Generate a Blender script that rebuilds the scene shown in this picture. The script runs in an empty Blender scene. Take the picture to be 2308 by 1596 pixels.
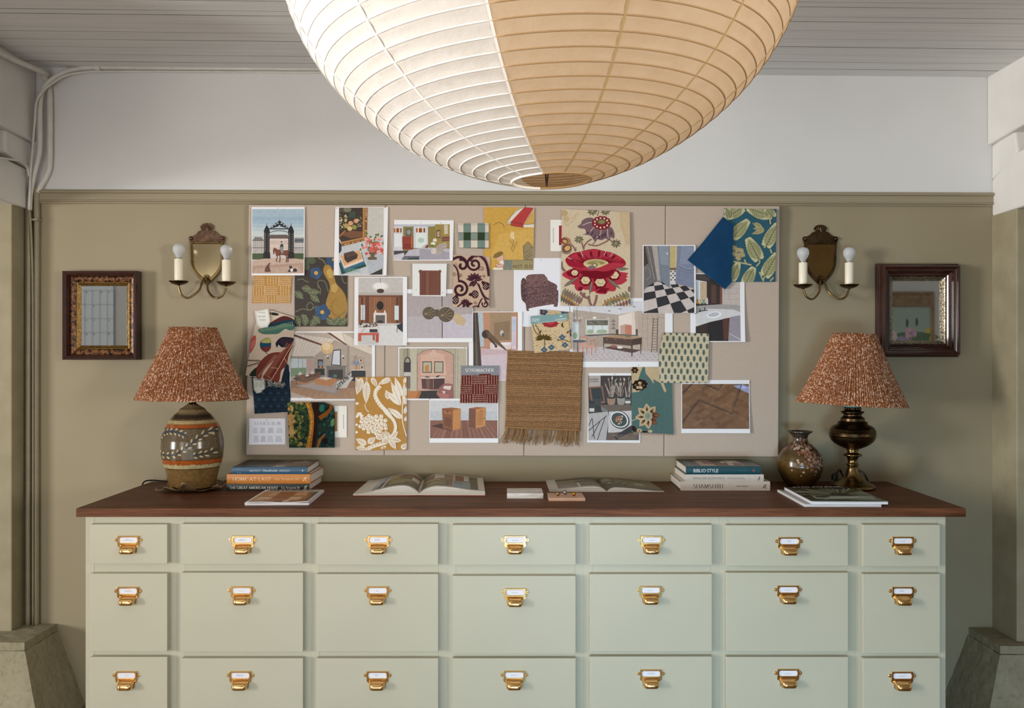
import bpy, bmesh, math, random
from mathutils import Vector, Matrix, Euler
R_ = random.Random(7)
PI = math.pi
F, D, CZ, CX, CY = 1950.0, 3.61, 1.4625, 1154.0, 798.0   # lens in pixels of the 2308 px frame, wall distance, eye height
sc = bpy.context.scene
COL = sc.collection

def P(px, py, y=0.0):
    d = D + y
    return Vector(((px - CX) * d / F, y, CZ - (py - CY) * d / F))

def lin(c):
    return c / 12.92 if c <= .04045 else ((c + .055) / 1.055) ** 2.4

def C(h, gain=1.0):
    if not isinstance(h, str):
        return tuple(h) + ((1.0,) if len(h) == 3 else ())
    if len(h) == 3:
        h = h[0] * 2 + h[1] * 2 + h[2] * 2
    return tuple(min(.95, lin(int(h[i:i + 2], 16) / 255) * gain) for i in (0, 2, 4)) + (1.0,)

# ------------------------------------------------------------------ materials
class NT:
    def __init__(s, name):
        s.m = bpy.data.materials.new(name); s.m.use_nodes = True
        s.t = s.m.node_tree; s.n = s.t.nodes; s.l = s.t.links
        s.b = s.n['Principled BSDF']
    def node(s, t, **k):
        x = s.n.new(t)
        for a, v in k.items():
            if a.startswith('_'):
                setattr(x, a[1:], v)
            else:
                i = a.replace('0', ' ')
                (x.inputs[i] if i in x.inputs else x.inputs[a]).default_value = v
        return x
    def link(s, a, b):
        s.l.new(a, b)
    def ramp(s, fac, stops, interp='LINEAR'):
        r = s.n.new('ShaderNodeValToRGB'); r.color_ramp.interpolation = interp
        e = r.color_ramp.elements
        while len(e) < len(stops):
            e.new(.5)
        for q, (p, c) in zip(e, stops):
            q.position = p; q.color = C(c)
        s.link(fac, r.inputs[0]); return r.outputs[0]
    def coord(s, scale=(1, 1, 1), obj=True, rot=(0, 0, 0)):
        tc = s.n.new('ShaderNodeTexCoord'); mp = s.n.new('ShaderNodeMapping')
        mp.inputs['Scale'].default_value = scale; mp.inputs['Rotation'].default_value = rot
        s.link(tc.outputs['Object'], mp.inputs[0]); return mp.outputs[0]
    def noise(s, co, scale, detail=3, rough=.5):
        x = s.node('ShaderNodeTexNoise', Scale=scale, Detail=detail, Roughness=rough)
        s.link(co, x.inputs['Vector']); return x.outputs['Fac']
    def bump(s, fac, strength=.2, dist=.002):
        b = s.node('ShaderNodeBump', Strength=strength, Distance=dist)
        s.link(fac, b.inputs['Height']); s.link(b.outputs[0], s.b.inputs['Normal'])
    def mix(s, fac, a, b, mode='MIX'):
        x = s.n.new('ShaderNodeMix'); x.data_type = 'RGBA'; x.blend_type = mode
        for i, v in ((0, fac), (6, a), (7, b)):
            if hasattr(v, 'is_output'):
                s.link(v, x.inputs[i])
            else:
                x.inputs[i].default_value = v if i == 0 else C(v)
        return x.outputs[2]
    def col(s, v):
        if hasattr(v, 'is_output'):
            s.link(v, s.b.inputs['Base Color'])
        else:
            s.b.inputs['Base Color'].default_value = C(v)
    def pr(s, rough=.5, metal=0.0, spec=.5):
        s.b.inputs['Roughness'].default_value = rough; s.b.inputs['Metallic'].default_value = metal
        s.b.inputs['Specular IOR Level'].default_value = spec

M = {}
def simple(name, c, rough=.5, metal=0.0, c2=None, scale=20, bump=0.0, bscale=None, spec=.5, stretch=(1, 1, 1), lo=.35, hi=.65):
    t = NT(name); t.pr(rough, metal, spec)
    co = t.coord(stretch)
    f = t.noise(co, scale, 4)
    if c2:
        t.col(t.ramp(f, [(lo, c), (hi, c2)]))
    else:
        t.col(c)
    if bump:
        t.bump(t.noise(co, bscale or scale, 4), bump)
    M[name] = t.m; return t

simple('olive_paint', '968b72', .6, c2='92876d', scale=3, bump=.10, bscale=60, spec=.3)
simple('white_plaster', 'd9d9d8', .75, c2='d3d3d2', scale=2, bump=.06, bscale=40, spec=.2)
simple('rail_paint', '968b73', .45, spec=.4)
simple('rough_olive', '9f967d', .7, c2='948b71', scale=9, bump=.6, bscale=35, spec=.2)
simple('rough_white', 'e2e0db', .7, c2='dad8d2', scale=5, bump=.25, bscale=50, spec=.2)
simple('ceiling_paint', 'e4e4e3', .65, c2='dcdcdb', scale=6, stretch=(.3, 6, 6), bump=.05, bscale=30, spec=.2)
simple('groove_dark', '6a6762', .9)
simple('pipe_white', 'd6d4cd', .4, c2='cecbc3', scale=30)
simple('pipe_olive', '8f866d', .45, c2='867d65', scale=20)
simple('floor_wood', '7f6a52', .45, c2='6c5844', scale=8, stretch=(.3, 5, 1))
simple('cabinet_paint', 'b9b5a0', .4, c2='b6b29d', scale=4, bump=.02, bscale=80, spec=.4)
simple('dark_gap', '2a2824', .9)
simple('brass', 'ecc283', .16, 1.0, c2='e2b472', scale=15)
simple('old_brass', '63503a', .30, 1.0, c2='473722', scale=25)
simple('mid_brass', '86704a', .25, 1.0, c2='6c5836', scale=18)
simple('plate_polished', 'b8a680', .16, 1.0)
simple('plate_dull', '7c5f34', .34, 1.0, c2='6b5230', scale=12)
simple('dark_crest', '6e5442', .4, .8, c2='4c382c', scale=60)
simple('steel', 'c8c4bc', .2, 1.0)
simple('candle_cream', 'ece4cf', .35)
simple('walnut_frame', '2c1712', .16, c2='3c1e16', scale=14, stretch=(1, 1, 1), spec=.6)
simple('gilt', '9a7c48', .34, .85, c2='6b5228', scale=120, bump=.5, bscale=160)
simple('silver_slip', 'a89c86', .32, .8, c2='55493a', scale=160, bump=.5, bscale=180)
simple('mottled', '8f5f3a', .4, .3, c2='22120c', scale=85, bump=.3, bscale=70, lo=.40, hi=.60)
simple('mirror_glass', 'dfe3e2', .02, 1.0)
simple('marble', 'e6e4e0', .25, c2='b9b2aa', scale=14, lo=.5, hi=.75, stretch=(1, 3, 3))
simple('tan_stone', 'd3ae94', .35, c2='c89f84', scale=18)
simple('black_rubber', '14130f', .4)
simple('bronze_leaf', '8f7658', .42, .6, c2='5f4a33', scale=40, bump=.4, bscale=60)
simple('teal_enamel', '5d8b86', .3)
simple('ball_gold', 'b9812d', .18, 1.0)
simple('ball_bronze', '9d7a55', .42, 1.0)
simple('ball_steel', 'a49a90', .3, 1.0)
simple('bamboo', 'a8865a', .6)
simple('wire_dark', '4a382c', .5)
simple('frame_wood', '9b8466', .5, c2='85694a', scale=20)

def wood():
    t = NT('walnut_top'); t.pr(.5, 0, .18)
    co = t.coord((1.2, 14, 14))
    a = t.noise(co, 2.2, 6, .6); b = t.noise(t.coord((3, 90, 90)), 3, 3)
    base = t.ramp(a, [(.3, '3d2313'), (.5, '5a3620'), (.7, '7a4b30')])
    t.col(t.mix(.35, base, t.ramp(b, [(.36, '371f11'), (.62, '7c4e32')])))
    t.bump(b, .06, .001); M['walnut_top'] = t.m
wood()

def attr_mat(name, rough, bump=0.0, bscale=200, weave=None, spec=.4, vary=0.0, vscale=60, metal=0.0, tint=0.0):
    t = NT(name); t.pr(rough, metal, spec)
    a = t.n.new('ShaderNodeAttribute'); a.attribute_name = 'Col'
    c = a.outputs['Color']
    if vary:
        n = t.noise(t.coord(), vscale, 4)
        c = t.mix(vary, c, t.ramp(n, [(.3, '505050'), (.7, 'ffffff')]), 'MULTIPLY')
    if tint:                                     # printed areas are never flat; white paper stays clean
        n1 = t.noise(t.coord(), 70, 4); n2 = t.noise(t.coord(), 420, 3)
        ad = t.n.new('ShaderNodeMath'); t.link(n1, ad.inputs[0]); t.link(n2, ad.inputs[1])
        r = t.n.new('ShaderNodeMapRange'); r.inputs[1].default_value = .6; r.inputs[2].default_value = 1.4; r.inputs[3].default_value = 1 - tint; r.inputs[4].default_value = 1 + tint * .6
        t.link(ad.outputs[0], r.inputs[0])
        bw = t.n.new('ShaderNodeRGBToBW'); t.link(c, bw.inputs[0])
        q = t.n.new('ShaderNodeMapRange'); q.inputs[1].default_value = .55; q.inputs[2].default_value = .78; q.inputs[3].default_value = 1; q.inputs[4].default_value = 0; t.link(bw.outputs[0], q.inputs[0])
        m = t.n.new('ShaderNodeMix'); m.data_type = 'FLOAT'; t.link(q.outputs[0], m.inputs[0]); m.inputs[2].default_value = 1; t.link(r.outputs[0], m.inputs[3])
        vs = t.n.new('ShaderNodeVectorMath'); vs.operation = 'SCALE'; t.link(c, vs.inputs[0]); t.link(m.outputs[0], vs.inputs['Scale']); c = vs.outputs[0]
    t.col(c)
    if weave:
        w1 = t.node('ShaderNodeTexWave', Scale=weave, Distortion=1.5, Detail=1.0, _bands_direction='X')
        w2 = t.node('ShaderNodeTexWave', Scale=weave, Distortion=1.5, Detail=1.0, _bands_direction='Z')
        co = t.coord(); t.link(co, w1.inputs[0]); t.link(co, w2.inputs[0])
        ad = t.n.new('ShaderNodeMath'); t.link(w1.outputs['Fac'], ad.inputs[0]); t.link(w2.outputs['Fac'], ad.inputs[1])
        t.bump(ad.outputs[0], bump, .0008)
    elif bump:
        t.bump(t.noise(t.coord(), bscale, 3), bump, .001)
    M[name] = t.m
attr_mat('paper', .45, spec=.35, tint=.16)
attr_mat('cloth', .85, .35, weave=140, spec=.15, vary=.12, vscale=90)
attr_mat('tapestry', .9, .6, bscale=260, spec=.1, vary=.4, vscale=160)
attr_mat('velvet', .6, .25, bscale=70, spec=.15, vary=.22, vscale=22)
attr_mat('jute', .95, .5, bscale=300, spec=.05, vary=.3, vscale=220)
attr_mat('glaze', .2, .15, bscale=60, spec=.5, vary=.42, vscale=95)
attr_mat('cover', .3, spec=.4, tint=.12)
attr_mat('pages', .7, spec=.2, vary=.06, vscale=300)

def linen():
    t = NT('linen'); t.pr(.9, 0, .1)
    n = t.noise(t.coord((160, 1, 14)), 5, 3); n2 = t.noise(t.coord(), 260, 2)
    m = t.n.new('ShaderNodeMath'); t.link(n, m.inputs[0]); t.link(n2, m.inputs[1])
    m2 = t.n.new('ShaderNodeMath'); m2.operation = 'MULTIPLY'; m2.inputs[1].default_value = .5
    t.link(m.outputs[0], m2.inputs[0])
    t.col(t.ramp(m2.outputs[0], [(.3, 'b3a294'), (.7, 'bfb0a1')])); t.bump(n2, .2, .001); M['linen'] = t.m
linen()

def plates():                                   # beaded old plaster of the concrete pier feet
    t = NT('pier_concrete'); t.pr(.85, 0, .15)
    n = t.noise(t.coord(), 7, 6, .65); n2 = t.noise(t.coord(), 45, 6, .7)
    t.col(t.mix(.5, t.ramp(n, [(.35, '8d866f'), (.65, 'a39d87')]), t.ramp(n2, [(.32, '6c654f'), (.5, '979079')])))
    m = t.n.new('ShaderNodeMath'); t.link(n, m.inputs[0]); t.link(n2, m.inputs[1])
    t.bump(m.outputs[0], .45, .008); M['pier_concrete'] = t.m
plates()

def floral_shade():
    t = NT('floral_cotton'); t.pr(.85, 0, .15)
    co = t.coord((1, 1, .8))
    v = t.node('ShaderNodeTexVoronoi', Scale=145.0, Randomness=1.0); t.link(co, v.inputs['Vector'])
    v2 = t.node('ShaderNodeTexVoronoi', Scale=300.0, Randomness=1.0); t.link(co, v2.inputs['Vector'])
    petals = t.ramp(v.outputs['Distance'], [(.06, '9a6142'), (.12, 'dcc0aa'), (.42, 'd6b096'), (.53, '91542a')])
    small = t.ramp(v2.outputs['Distance'], [(.30, 'd0aa8e'), (.44, '91542a'), (.8, '7c4524')])
    keep = t.ramp(t.noise(co, 75, 3), [(.44, '000000'), (.52, 'ffffff')])
    t.col(t.mix(keep, small, petals))
    t.bump(t.noise(co, 400, 2), .15, .0006)
    tr = t.n.new('ShaderNodeBsdfTranslucent'); ms = t.n.new('ShaderNodeMixShader'); ms.inputs[0].default_value = .18
    out = t.n['Material Output']
    t.link(t.b.inputs['Base Color'].links[0].from_socket, tr.inputs['Color'])
    t.link(t.b.outputs[0], ms.inputs[1]); t.link(tr.outputs[0], ms.inputs[2]); t.link(ms.outputs[0], out.inputs[0])
    M['floral_cotton'] = t.m
floral_shade()

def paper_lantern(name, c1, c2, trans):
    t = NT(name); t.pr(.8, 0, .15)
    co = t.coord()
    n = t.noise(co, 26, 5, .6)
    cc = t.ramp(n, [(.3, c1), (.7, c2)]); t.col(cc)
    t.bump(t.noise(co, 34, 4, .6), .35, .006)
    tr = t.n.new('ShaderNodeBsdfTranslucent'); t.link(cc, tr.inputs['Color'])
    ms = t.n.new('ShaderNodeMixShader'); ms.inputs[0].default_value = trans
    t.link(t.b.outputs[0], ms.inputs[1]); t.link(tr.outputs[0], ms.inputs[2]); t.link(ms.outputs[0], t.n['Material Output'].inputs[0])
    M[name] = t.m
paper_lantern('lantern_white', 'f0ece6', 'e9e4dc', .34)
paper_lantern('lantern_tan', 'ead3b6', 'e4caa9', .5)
simple('rib_white', 'f0e9e1', .8)

def frosted():
    t = NT('frosted_bulb'); t.pr(.35, 0, .5); t.col('e9edf0')
    t.b.inputs['Transmission Weight'].default_value = .55
    t.b.inputs['Roughness'].default_value = .5; M['frosted_bulb'] = t.m
frosted()

# ------------------------------------------------------------------ mesh builder
class MB:
    def __init__(s):
        s.v = []; s.f = []; s.mi = []; s.c = []; s.sm = []
        s.m = 0; s.col = (1, 1, 1, 1); s.smooth = False
    def vert(s, p):
        s.v.append(tuple(p)); return len(s.v) - 1
    def face(s, idx):
        s.f.append(tuple(idx)); s.mi.append(s.m); s.c.append(s.col); s.sm.append(s.smooth)
    def poly(s, pts):
        s.face([s.vert(p) for p in pts])
    def box(s, x0, x1, y0, y1, z0, z1):
        a = [s.vert((x, y, z)) for x in (x0, x1) for y in (y0, y1) for z in (z0, z1)]
        for q in ((0, 1, 3, 2), (4, 6, 7, 5), (0, 4, 5, 1), (2, 3, 7, 6), (0, 2, 6, 4), (1, 5, 7, 3)):
            s.face([a[i] for i in q])
    def hexa(s, b, t):                          # bottom and top quads
        a = [s.vert(p) for p in b] + [s.vert(p) for p in t]
        s.face([a[3], a[2], a[1], a[0]]); s.face(a[4:])
        for i in range(4):
            j = (i + 1) % 4; s.face([a[i], a[j], a[4 + j], a[4 + i]])
    def prism(s, pts, off):                     # closed prism: polygon pts swept by off
        n = len(pts); off = Vector(off)
        a = [s.vert(p) for p in pts]; b = [s.vert(Vector(p) + off) for p in pts]
        s.face(a[::-1]); s.face(b)
        for i in range(n):
            j = (i + 1) % n; s.face([a[i], a[j], b[j], b[i]])
    def lathe(s, prof, n=48, c=(0, 0, 0), mod=None, cap=True, cols=None):
        rings = []
        for k, (r, z) in enumerate(prof):
            ring = []
            for i in range(n):
                a = 2 * PI * i / n
                rr = r if mod is None else r + mod(a, k)
                ring.append(s.vert((c[0] + rr * math.cos(a), c[1] + rr * math.sin(a), c[2] + z)))
            rings.append(ring)
        o = s.smooth; s.smooth = True
        for k in range(len(rings) - 1):
            if cols: s.col = cols[k]
            for i in range(n):
                j = (i + 1) % n
                s.face((rings[k][i], rings[k][j], rings[k + 1][j], rings[k + 1][i]))
        s.smooth = o
        if cap:
            if prof[0][0] > 1e-5: s.face(rings[0][::-1])
            if prof[-1][0] > 1e-5: s.face(rings[-1])
    def tube(s, pts, r, n=8, cap=True, closed=False):
        pts = [Vector(p) for p in pts]; rings = []; N = len(pts)
        rr = r if isinstance(r, (list, tuple)) else [r] * N
        up = None
        for i, p in enumerate(pts):
            if closed:
                t = pts[(i + 1) % N] - pts[i - 1]
            else:
                t = pts[min(i + 1, N - 1)] - pts[max(i - 1, 0)]
            t.normalize()
            if up is None:
                up = Vector((0, 0, 1)) if abs(t.z) < .9 else Vector((1, 0, 0))
            x = t.cross(up)
            if x.length < 1e-6: x = t.orthogonal()
            x.normalize(); up = x.cross(t)
            rings.append([s.vert(p + (x * math.cos(2 * PI * k / n) + up * math.sin(2 * PI * k / n)) * rr[i]) for k in range(n)])
        o = s.smooth; s.smooth = True
        for i in range(N if closed else N - 1):
            a, b = rings[i], rings[(i + 1) % N]
            for k in range(n):
                j = (k + 1) % n; s.face((a[k], a[j], b[j], b[k]))
        s.smooth = o
        if cap and not closed:
            s.face(rings[0][::-1]); s.face(rings[-1])
    def ball(s, c, r, n=14, sz=1.0):
        prof = [(r * math.sin(PI * k / n), -r * sz * math.cos(PI * k / n)) for k in range(n + 1)]
        prof[0] = (1e-6, -r * sz); prof[-1] = (1e-6, r * sz)
        s.lathe(prof, n * 2, c, cap=False)
    def frame(s, x0, x1, z0, z1, prof):         # mitred frame: (inset, y) loops
        loops = []
        for i, y in prof:
            loops.append([s.vert(p) for p in ((x0 + i, y, z0 + i), (x1 - i, y, z0 + i), (x1 - i, y, z1 - i), (x0 + i, y, z1 - i))])
        for a, b in zip(loops, loops[1:]):
            for k in range(4):
                j = (k + 1) % 4; s.face((a[k], a[j], b[j], b[k]))
    def build(s, name, mats, parent=None, bevel=0, solid=0, loc=None, auto=False):
        me = bpy.data.meshes.new(name); me.from_pydata(s.v, [], s.f)
        for m in (mats if isinstance(mats, (list, tuple)) else [mats]):
            me.materials.append(M[m] if isinstance(m, str) else m)
        me.polygons.foreach_set('material_index', s.mi); me.polygons.foreach_set('use_smooth', s.sm)
        at = me.color_attributes.new('Col', 'FLOAT_COLOR', 'CORNER')
        buf = []
        for p in me.polygons:
            buf += list(s.c[p.index]) * p.loop_total
        at.data.foreach_set('color', buf); me.update()
        o = bpy.data.objects.new(name, me); COL.objects.link(o)
        if parent: o.parent = parent
        if loc is not None: o.location = loc
        if bevel:
            b = o.modifiers.new('b', 'BEVEL'); b.width = bevel; b.segments = 2; b.limit_method = 'ANGLE'; b.angle_limit = .7
        if solid:
            b = o.modifiers.new('s', 'SOLIDIFY'); b.thickness = solid; b.offset = 0
        return o

def tag(o, label, cat, group=None):
    o['label'] = label; o['category'] = cat
    if group: o['group'] = group
    return o
def thing(name, label, cat, loc=(0, 0, 0), group=None, rot=None):
    o = bpy.data.objects.new(name, None); COL.objects.link(o); o.location = loc; o.empty_display_size = .05
    if rot: o.rotation_euler = rot
    return tag(o, label, cat, group)
def struct(o, label=None):
    o['kind'] = 'structure'
    if label: o['label'] = label
    return o
def dup(o, parent=None):
    c = o.copy(); COL.objects.link(c)
    if parent: c.parent = parent
    for ch in list(o.children):
        dup(ch, c)
    return c
def smooth_path(pts, n=8):                      # Catmull-Rom
    pts = [Vector(p) for p in pts]; q = [pts[0]] + pts + [pts[-1]]; out = []
    for i in range(1, len(q) - 2):
        a, b, c, d = q[i - 1:i + 3]
        for k in range(n):
            t = k / n
            out.append(.5 * (2 * b + (c - a) * t + (2 * a - 5 * b + 4 * c - d) * t * t + (3 * b - a - 3 * c + d) * t ** 3))
    out.append(pts[-1]); return out

# ------------------------------------------------------------------ lettering
_tc = {}
def sans(txt, sx=1.0):
    if txt not in _tc:
        cu = bpy.data.curves.new('tmp', 'FONT'); cu.body = txt; cu.size = 1; cu.resolution_u = 3
        o = bpy.data.objects.new('tmp', cu); COL.objects.link(o)
        dg = bpy.context.evaluated_depsgraph_get(); ev = o.evaluated_get(dg); me = ev.to_mesh()
        _tc[txt] = ([(v.co.x, v.co.y) for v in me.vertices], [tuple(p.vertices) for p in me.polygons])
        ev.to_mesh_clear(); bpy.data.objects.remove(o); bpy.data.curves.remove(cu)
    vs, fs = _tc[txt]
    return [[vs[i] for i in f] for f in fs]
def arc(cx, cy, rx, ry, a0, a1, n=10):
    return [(cx + rx * math.cos(math.radians(a0 + (a1 - a0) * i / n)), cy + ry * math.sin(math.radians(a0 + (a1 - a0) * i / n))) for i in range(n + 1)]
GL = {
 'A': (.86, [[(.08, 0), (.42, 1)], [(.40, 1), (.78, 0)], [(.2, .34), (.64, .34)]], [(.08, 0), (.78, 0)]),
 'B': (.72, [[(.14, 0), (.14, 1)], [(.14, 1)] + arc(.36, .76, .24, .24, 90, -90) + [(.14, .52)], [(.14, .52)] + arc(.38, .26, .27, .26, 90, -90) + [(.14, 0)]], []),
 'C': (.82, [arc(.45, .5, .4, .5, 48, 312, 18)], [(.72, .84)]),
 'D': (.86, [[(.14, 0), (.14, 1)], [(.14, 1), (.34, 1)] + arc(.36, .5, .42, .5, 90, -90, 14) + [(.14, 0)]], []),
 'E': (.66, [[(.14, 0), (.14, 1)], [(.14, 1), (.58, 1), (.58, .86)], [(.14, .52), (.48, .52)], [(.14, 0), (.6, 0), (.6, .14)]], []),
 'F': (.62, [[(.14, 0), (.14, 1)], [(.14, 1), (.56, 1), (.56, .86)], [(.14, .52), (.48, .52)]], [(.14, 0)]),
 'G': (.88, [arc(.46, .5, .41, .5, 48, 330, 18) + [(.8, .44)]], [(.8, .44)]),
 'H': (.9, [[(.15, 0), (.15, 1)], [(.75, 0), (.75, 1)], [(.15, .52), (.75, .52)]], [(.15, 0), (.15, 1), (.75, 0), (.75, 1)]),
 'I': (.36, [[(.18, 0), (.18, 1)]], [(.18, 0), (.18, 1)]),
 'J': (.46, [[(.26, 1), (.26, .12)] + arc(.14, .12, .12, .14, 0, -120, 6)], [(.26, 1)]),
 'L': (.64, [[(.14, 0), (.14, 1)], [(.14, 0), (.6, 0), (.6, .16)]], [(.14, 1)]),
 'M': (1.04, [[(.12, 0), (.18, 1)], [(.18, 1), (.5, .08)], [(.5, .08), (.84, 1)], [(.84, 1), (.9, 0)]], [(.12, 0), (.9, 0)]),
 'N': (.9, [[(.14, 0), (.14, 1)], [(.14, 1), (.74, 0)], [(.74, 0), (.74, 1)]], [(.14, 0), (.74, 1)]),
 'O': (.92, [arc(.46, .5, .4, .5, 0, 360, 24)], []),
 'P': (.66, [[(.14, 0), (.14, 1)], [(.14, 1)] + arc(.34, .74, .26, .26, 90, -90) + [(.14, .48)]], [(.14, 0)]),
 'R': (.76, [[(.14, 0), (.14, 1)], [(.14, 1)] + arc(.34, .74, .26, .26, 90, -90) + [(.14, .48)], [(.34, .48), (.7, 0)]], [(.14, 0), (.7, 0)]),
 'S': (.64, [arc(.32, .74, .22, .26, 40, 270, 12) + arc(.32, .25, .24, .25, 90, -140, 12)], []),
 'T': (.76, [[(.38, 0), (.38, 1)], [(.05, .86), (.05, 1), (.71, 1), (.71, .86)]], [(.38, 0)]),
 'U': (.88, [[(.15, 1), (.15, .3)] + arc(.44, .3, .29, .3, 180, 360, 10) + [(.73, 1)]], [(.15, 1), (.73, 1)]),
 'V': (.84, [[(.06, 1), (.42, 0)], [(.42, 0), (.76, 1)]], [(.06, 1), (.76, 1)]),
 'Y': (.8, [[(.06, 1), (.4, .45)], [(.4, .45), (.74, 1)], [(.4, .45), (.4, 0)]], [(.06, 1), (.74, 1), (.4, 0)]),
 'W': (1.15, [[(.06, 1), (.34, 0)], [(.34, 0), (.58, 1)], [(.58, 1), (.82, 0)], [(.82, 0), (1.08, 1)]], [(.06, 1), (1.08, 1)]),
}
def strokes(path, wmin, wmax):
    out = []; n = len(path); nor = []
    for i in range(n):
        a = path[max(i - 1, 0)]; b = path[min(i + 1, n - 1)]
        dx, dy = b[0] - a[0], b[1] - a[1]; L = math.hypot(dx, dy) or 1
        w = wmin + (wmax - wmin) * abs(dy / L)
        nor.append((-dy / L * w / 2, dx / L * w / 2))
    for i in range(n - 1):
        p, q = path[i], path[i + 1]; u, v = nor[i], nor[i + 1]
        if n == 2 or abs((q[0] - p[0]) * (path[0][0] - p[0])) >= 0:
            out.append([(p[0] + u[0], p[1] + u[1]), (p[0] - u[0], p[1] - u[1]), (q[0] - v[0], q[1] - v[1]), (q[0] + v[0], q[1] + v[1])])
    return out
def serif(txt, wmin=.07, wmax=.15, gap=.06, small=.74):
    x = 0; out = []
    for ch in txt:
        if ch == ' ':
            x += .42; continue
        k = small if ch.islower() else 1.0
        w, st, se = GL[ch.upper()]
        for path in st:
            for q in strokes(path, wmin / k, wmax):
                out.append([(x + a * k, b * k) for a, b in q])
        for (a, b) in se:
            t = wmin * .9; y0, y1 = (b - t, b) if b > .5 else (b, b + t)
            out.append([(x + (a - .13) * k, y0 * k), (x + (a + .13) * k, y0 * k), (x + (a + .13) * k, y1 * k), (x + (a - .13) * k, y1 * k)])
        x += (w + gap) * k
    return out
def fit(polys, x0, x1, y0, y1):
    xs = [p[0] for q in polys for p in q]; ys = [p[1] for q in polys for p in q]
    a, b, c, d = min(xs), max(xs), min(ys), max(ys)
    return [[(x0 + (p[0] - a) / (b - a) * (x1 - x0), y0 + (p[1] - c) / (d - c) * (y1 - y0)) for p in q] for q in polys]
def letter(mb, polys, fn):
    for q in polys:
        mb.poly([fn(*p) for p in q])
# ================================================================== setting
RZ = lambda X: 2.146 - .0033 * (X + 1.97)       # top of the picture rail (it runs slightly out of level)
b = MB(); b.poly([(-3.2, 0, 0), (3.2, 0, 0), (3.2, 0, RZ(3.2)), (-3.2, 0, RZ(-3.2))])
b.m = 1; b.poly([(-3.2, 0, RZ(-3.2)), (3.2, 0, RZ(3.2)), (3.2, 0, 3.0), (-3.2, 0, 3.0)])
b.m = 0; b.poly([(-3.2, .1, 0), (-3.2, .1, 3.0), (3.2, .1, 3.0), (3.2, .1, 0)])
struct(b.build('wall_back', ['olive_paint', 'white_plaster']), 'plastered wall, olive below the picture rail and white above')
b = MB(); x0, x1 = P(86, 430).x, P(2236, 430).x
prof = [(0, 0), (-.017, 0), (-.022, -.003), (-.024, -.008), (-.022, -.013), (-.014, -.015), (-.014, -.040), (-.019, -.043), (-.019, -.047), (-.010, -.049), (-.010, -.052), (-.006, -.056), (0, -.056)]
for (ya, za), (yb, zb) in zip(prof, prof[1:]):
    b.poly([(x0, ya, RZ(x0) + za), (x0, yb, RZ(x0) + zb), (x1, yb, RZ(x1) + zb), (x1, ya, RZ(x1) + za)])
for x in (x0, x1): b.poly([(x, y, RZ(x) + z) for y, z in prof])
struct(b.build('trim_1', 'rail_paint'), 'olive picture rail moulding along the wall')

b = MB()                                         # boarded ceiling, boards run along the wall
ys = [0.0]; k = 0
while ys[-1] > -6.2:
    ys.append(ys[-1] - (.044, .039, .046, .038, .082, .04, .043)[k % 7]); k += 1
for i, (a, c) in enumerate(zip(ys, ys[1:])):
    z = R_.uniform(-.0006, .0006); w = (.0004, .0018, .0010, .0003, .0015)[i % 5]; n_ = 12
    b.m = 0
    for k in range(n_):                          # slightly wandering board edges
        x0_, x1_ = -4.2 + 8.4 * k / n_, -4.2 + 8.4 * (k + 1) / n_; e = lambda x: .0009 * math.sin(3.1 * x + i * 1.7)
        b.poly([(x0_, c + w + e(x0_), z), (x0_, a + e(x0_ + 1), z), (x1_, a + e(x1_ + 1), z), (x1_, c + w + e(x1_), z)])
b.m = 1; b.box(-4.2, 4.2, -6.3, 0, .0022, .05)
o = b.build('ceiling', ['ceiling_paint', 'groove_dark'])
o.location = (.4, 0, 2.634); o.rotation_euler = (0, .0105, 0)
struct(o, 'ceiling of narrow grey white painted boards')
b = MB(); b.box(-5.2, 5.2, -6.2, .1, -.05, 0)
struct(b.build('floor', 'floor_wood'), 'brown timber floor')

# posts, beams and pier feet on both sides
def post(name, xa, xb, yf, zt, lab):
    b = MB(); b.box(xa, xb, yf, .02, .2, zt); struct(b.build(name, 'rough_olive', bevel=.004), lab)
post('column_left', -2.75, -2.031, -.098, 2.075, 'rough olive painted post beside the conduits')
post('column_right', 2.004, 2.75, -.176, 2.04, 'olive painted post beside the dark mirror')
def pier(name, sx, z, xi, yf, lab):
    b = MB(); n = 12
    xo = sx * 2.9; t = .032
    b.hexa([(xi, 0, z - t), (xo, 0, z - t), (xo, yf, z - t), (xi, yf, z - t)][::sx], [(xi, 0, z), (xo, 0, z), (xo, yf, z), (xi, yf, z)][::sx])
    f = .118
    b.hexa([(xi - sx * f, 0, 0), (xo, 0, 0), (xo, yf - .10, 0), (xi - sx * f, yf - .10, 0)][::sx],
           [(xi - sx * .004, 0, z - t), (xo, 0, z - t), (xo, yf - .006, z - t), (xi - sx * .004, yf - .006, z - t)][::sx])
    o = b.build(name, 'pier_concrete')
    m = o.modifiers.new('s', 'SUBSURF'); m.subdivision_type = 'SIMPLE'; m.levels = m.render_levels = 5
    tx = bpy.data.textures.new(name, 'CLOUDS'); tx.noise_scale = .05; tx.noise_depth = 4
    dm = o.modifiers.new('d', 'DISPLACE'); dm.texture = tx; dm.strength = .007; dm.mid_level = .5; dm.texture_coords = 'GLOBAL'
    struct(o, lab)
pier('column_pier_left', -1, .338, -1.899, -.239, 'flared concrete pier foot under the conduits')
pier('column_pier_right', 1, .322, 1.905, -.233, 'flared concrete pier foot under the plain post')
def beam(name, pts, x_in, x_out, y1, lab):       # side timbers: inner face outline in (y, z)
    b = MB(); b.prism([(x_in, y, z) for y, z in pts], (x_out - x_in, 0, 0)); struct(b.build(name, 'rough_white', bevel=.008), lab)
zl, zr = 2.66, 2.62
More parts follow.
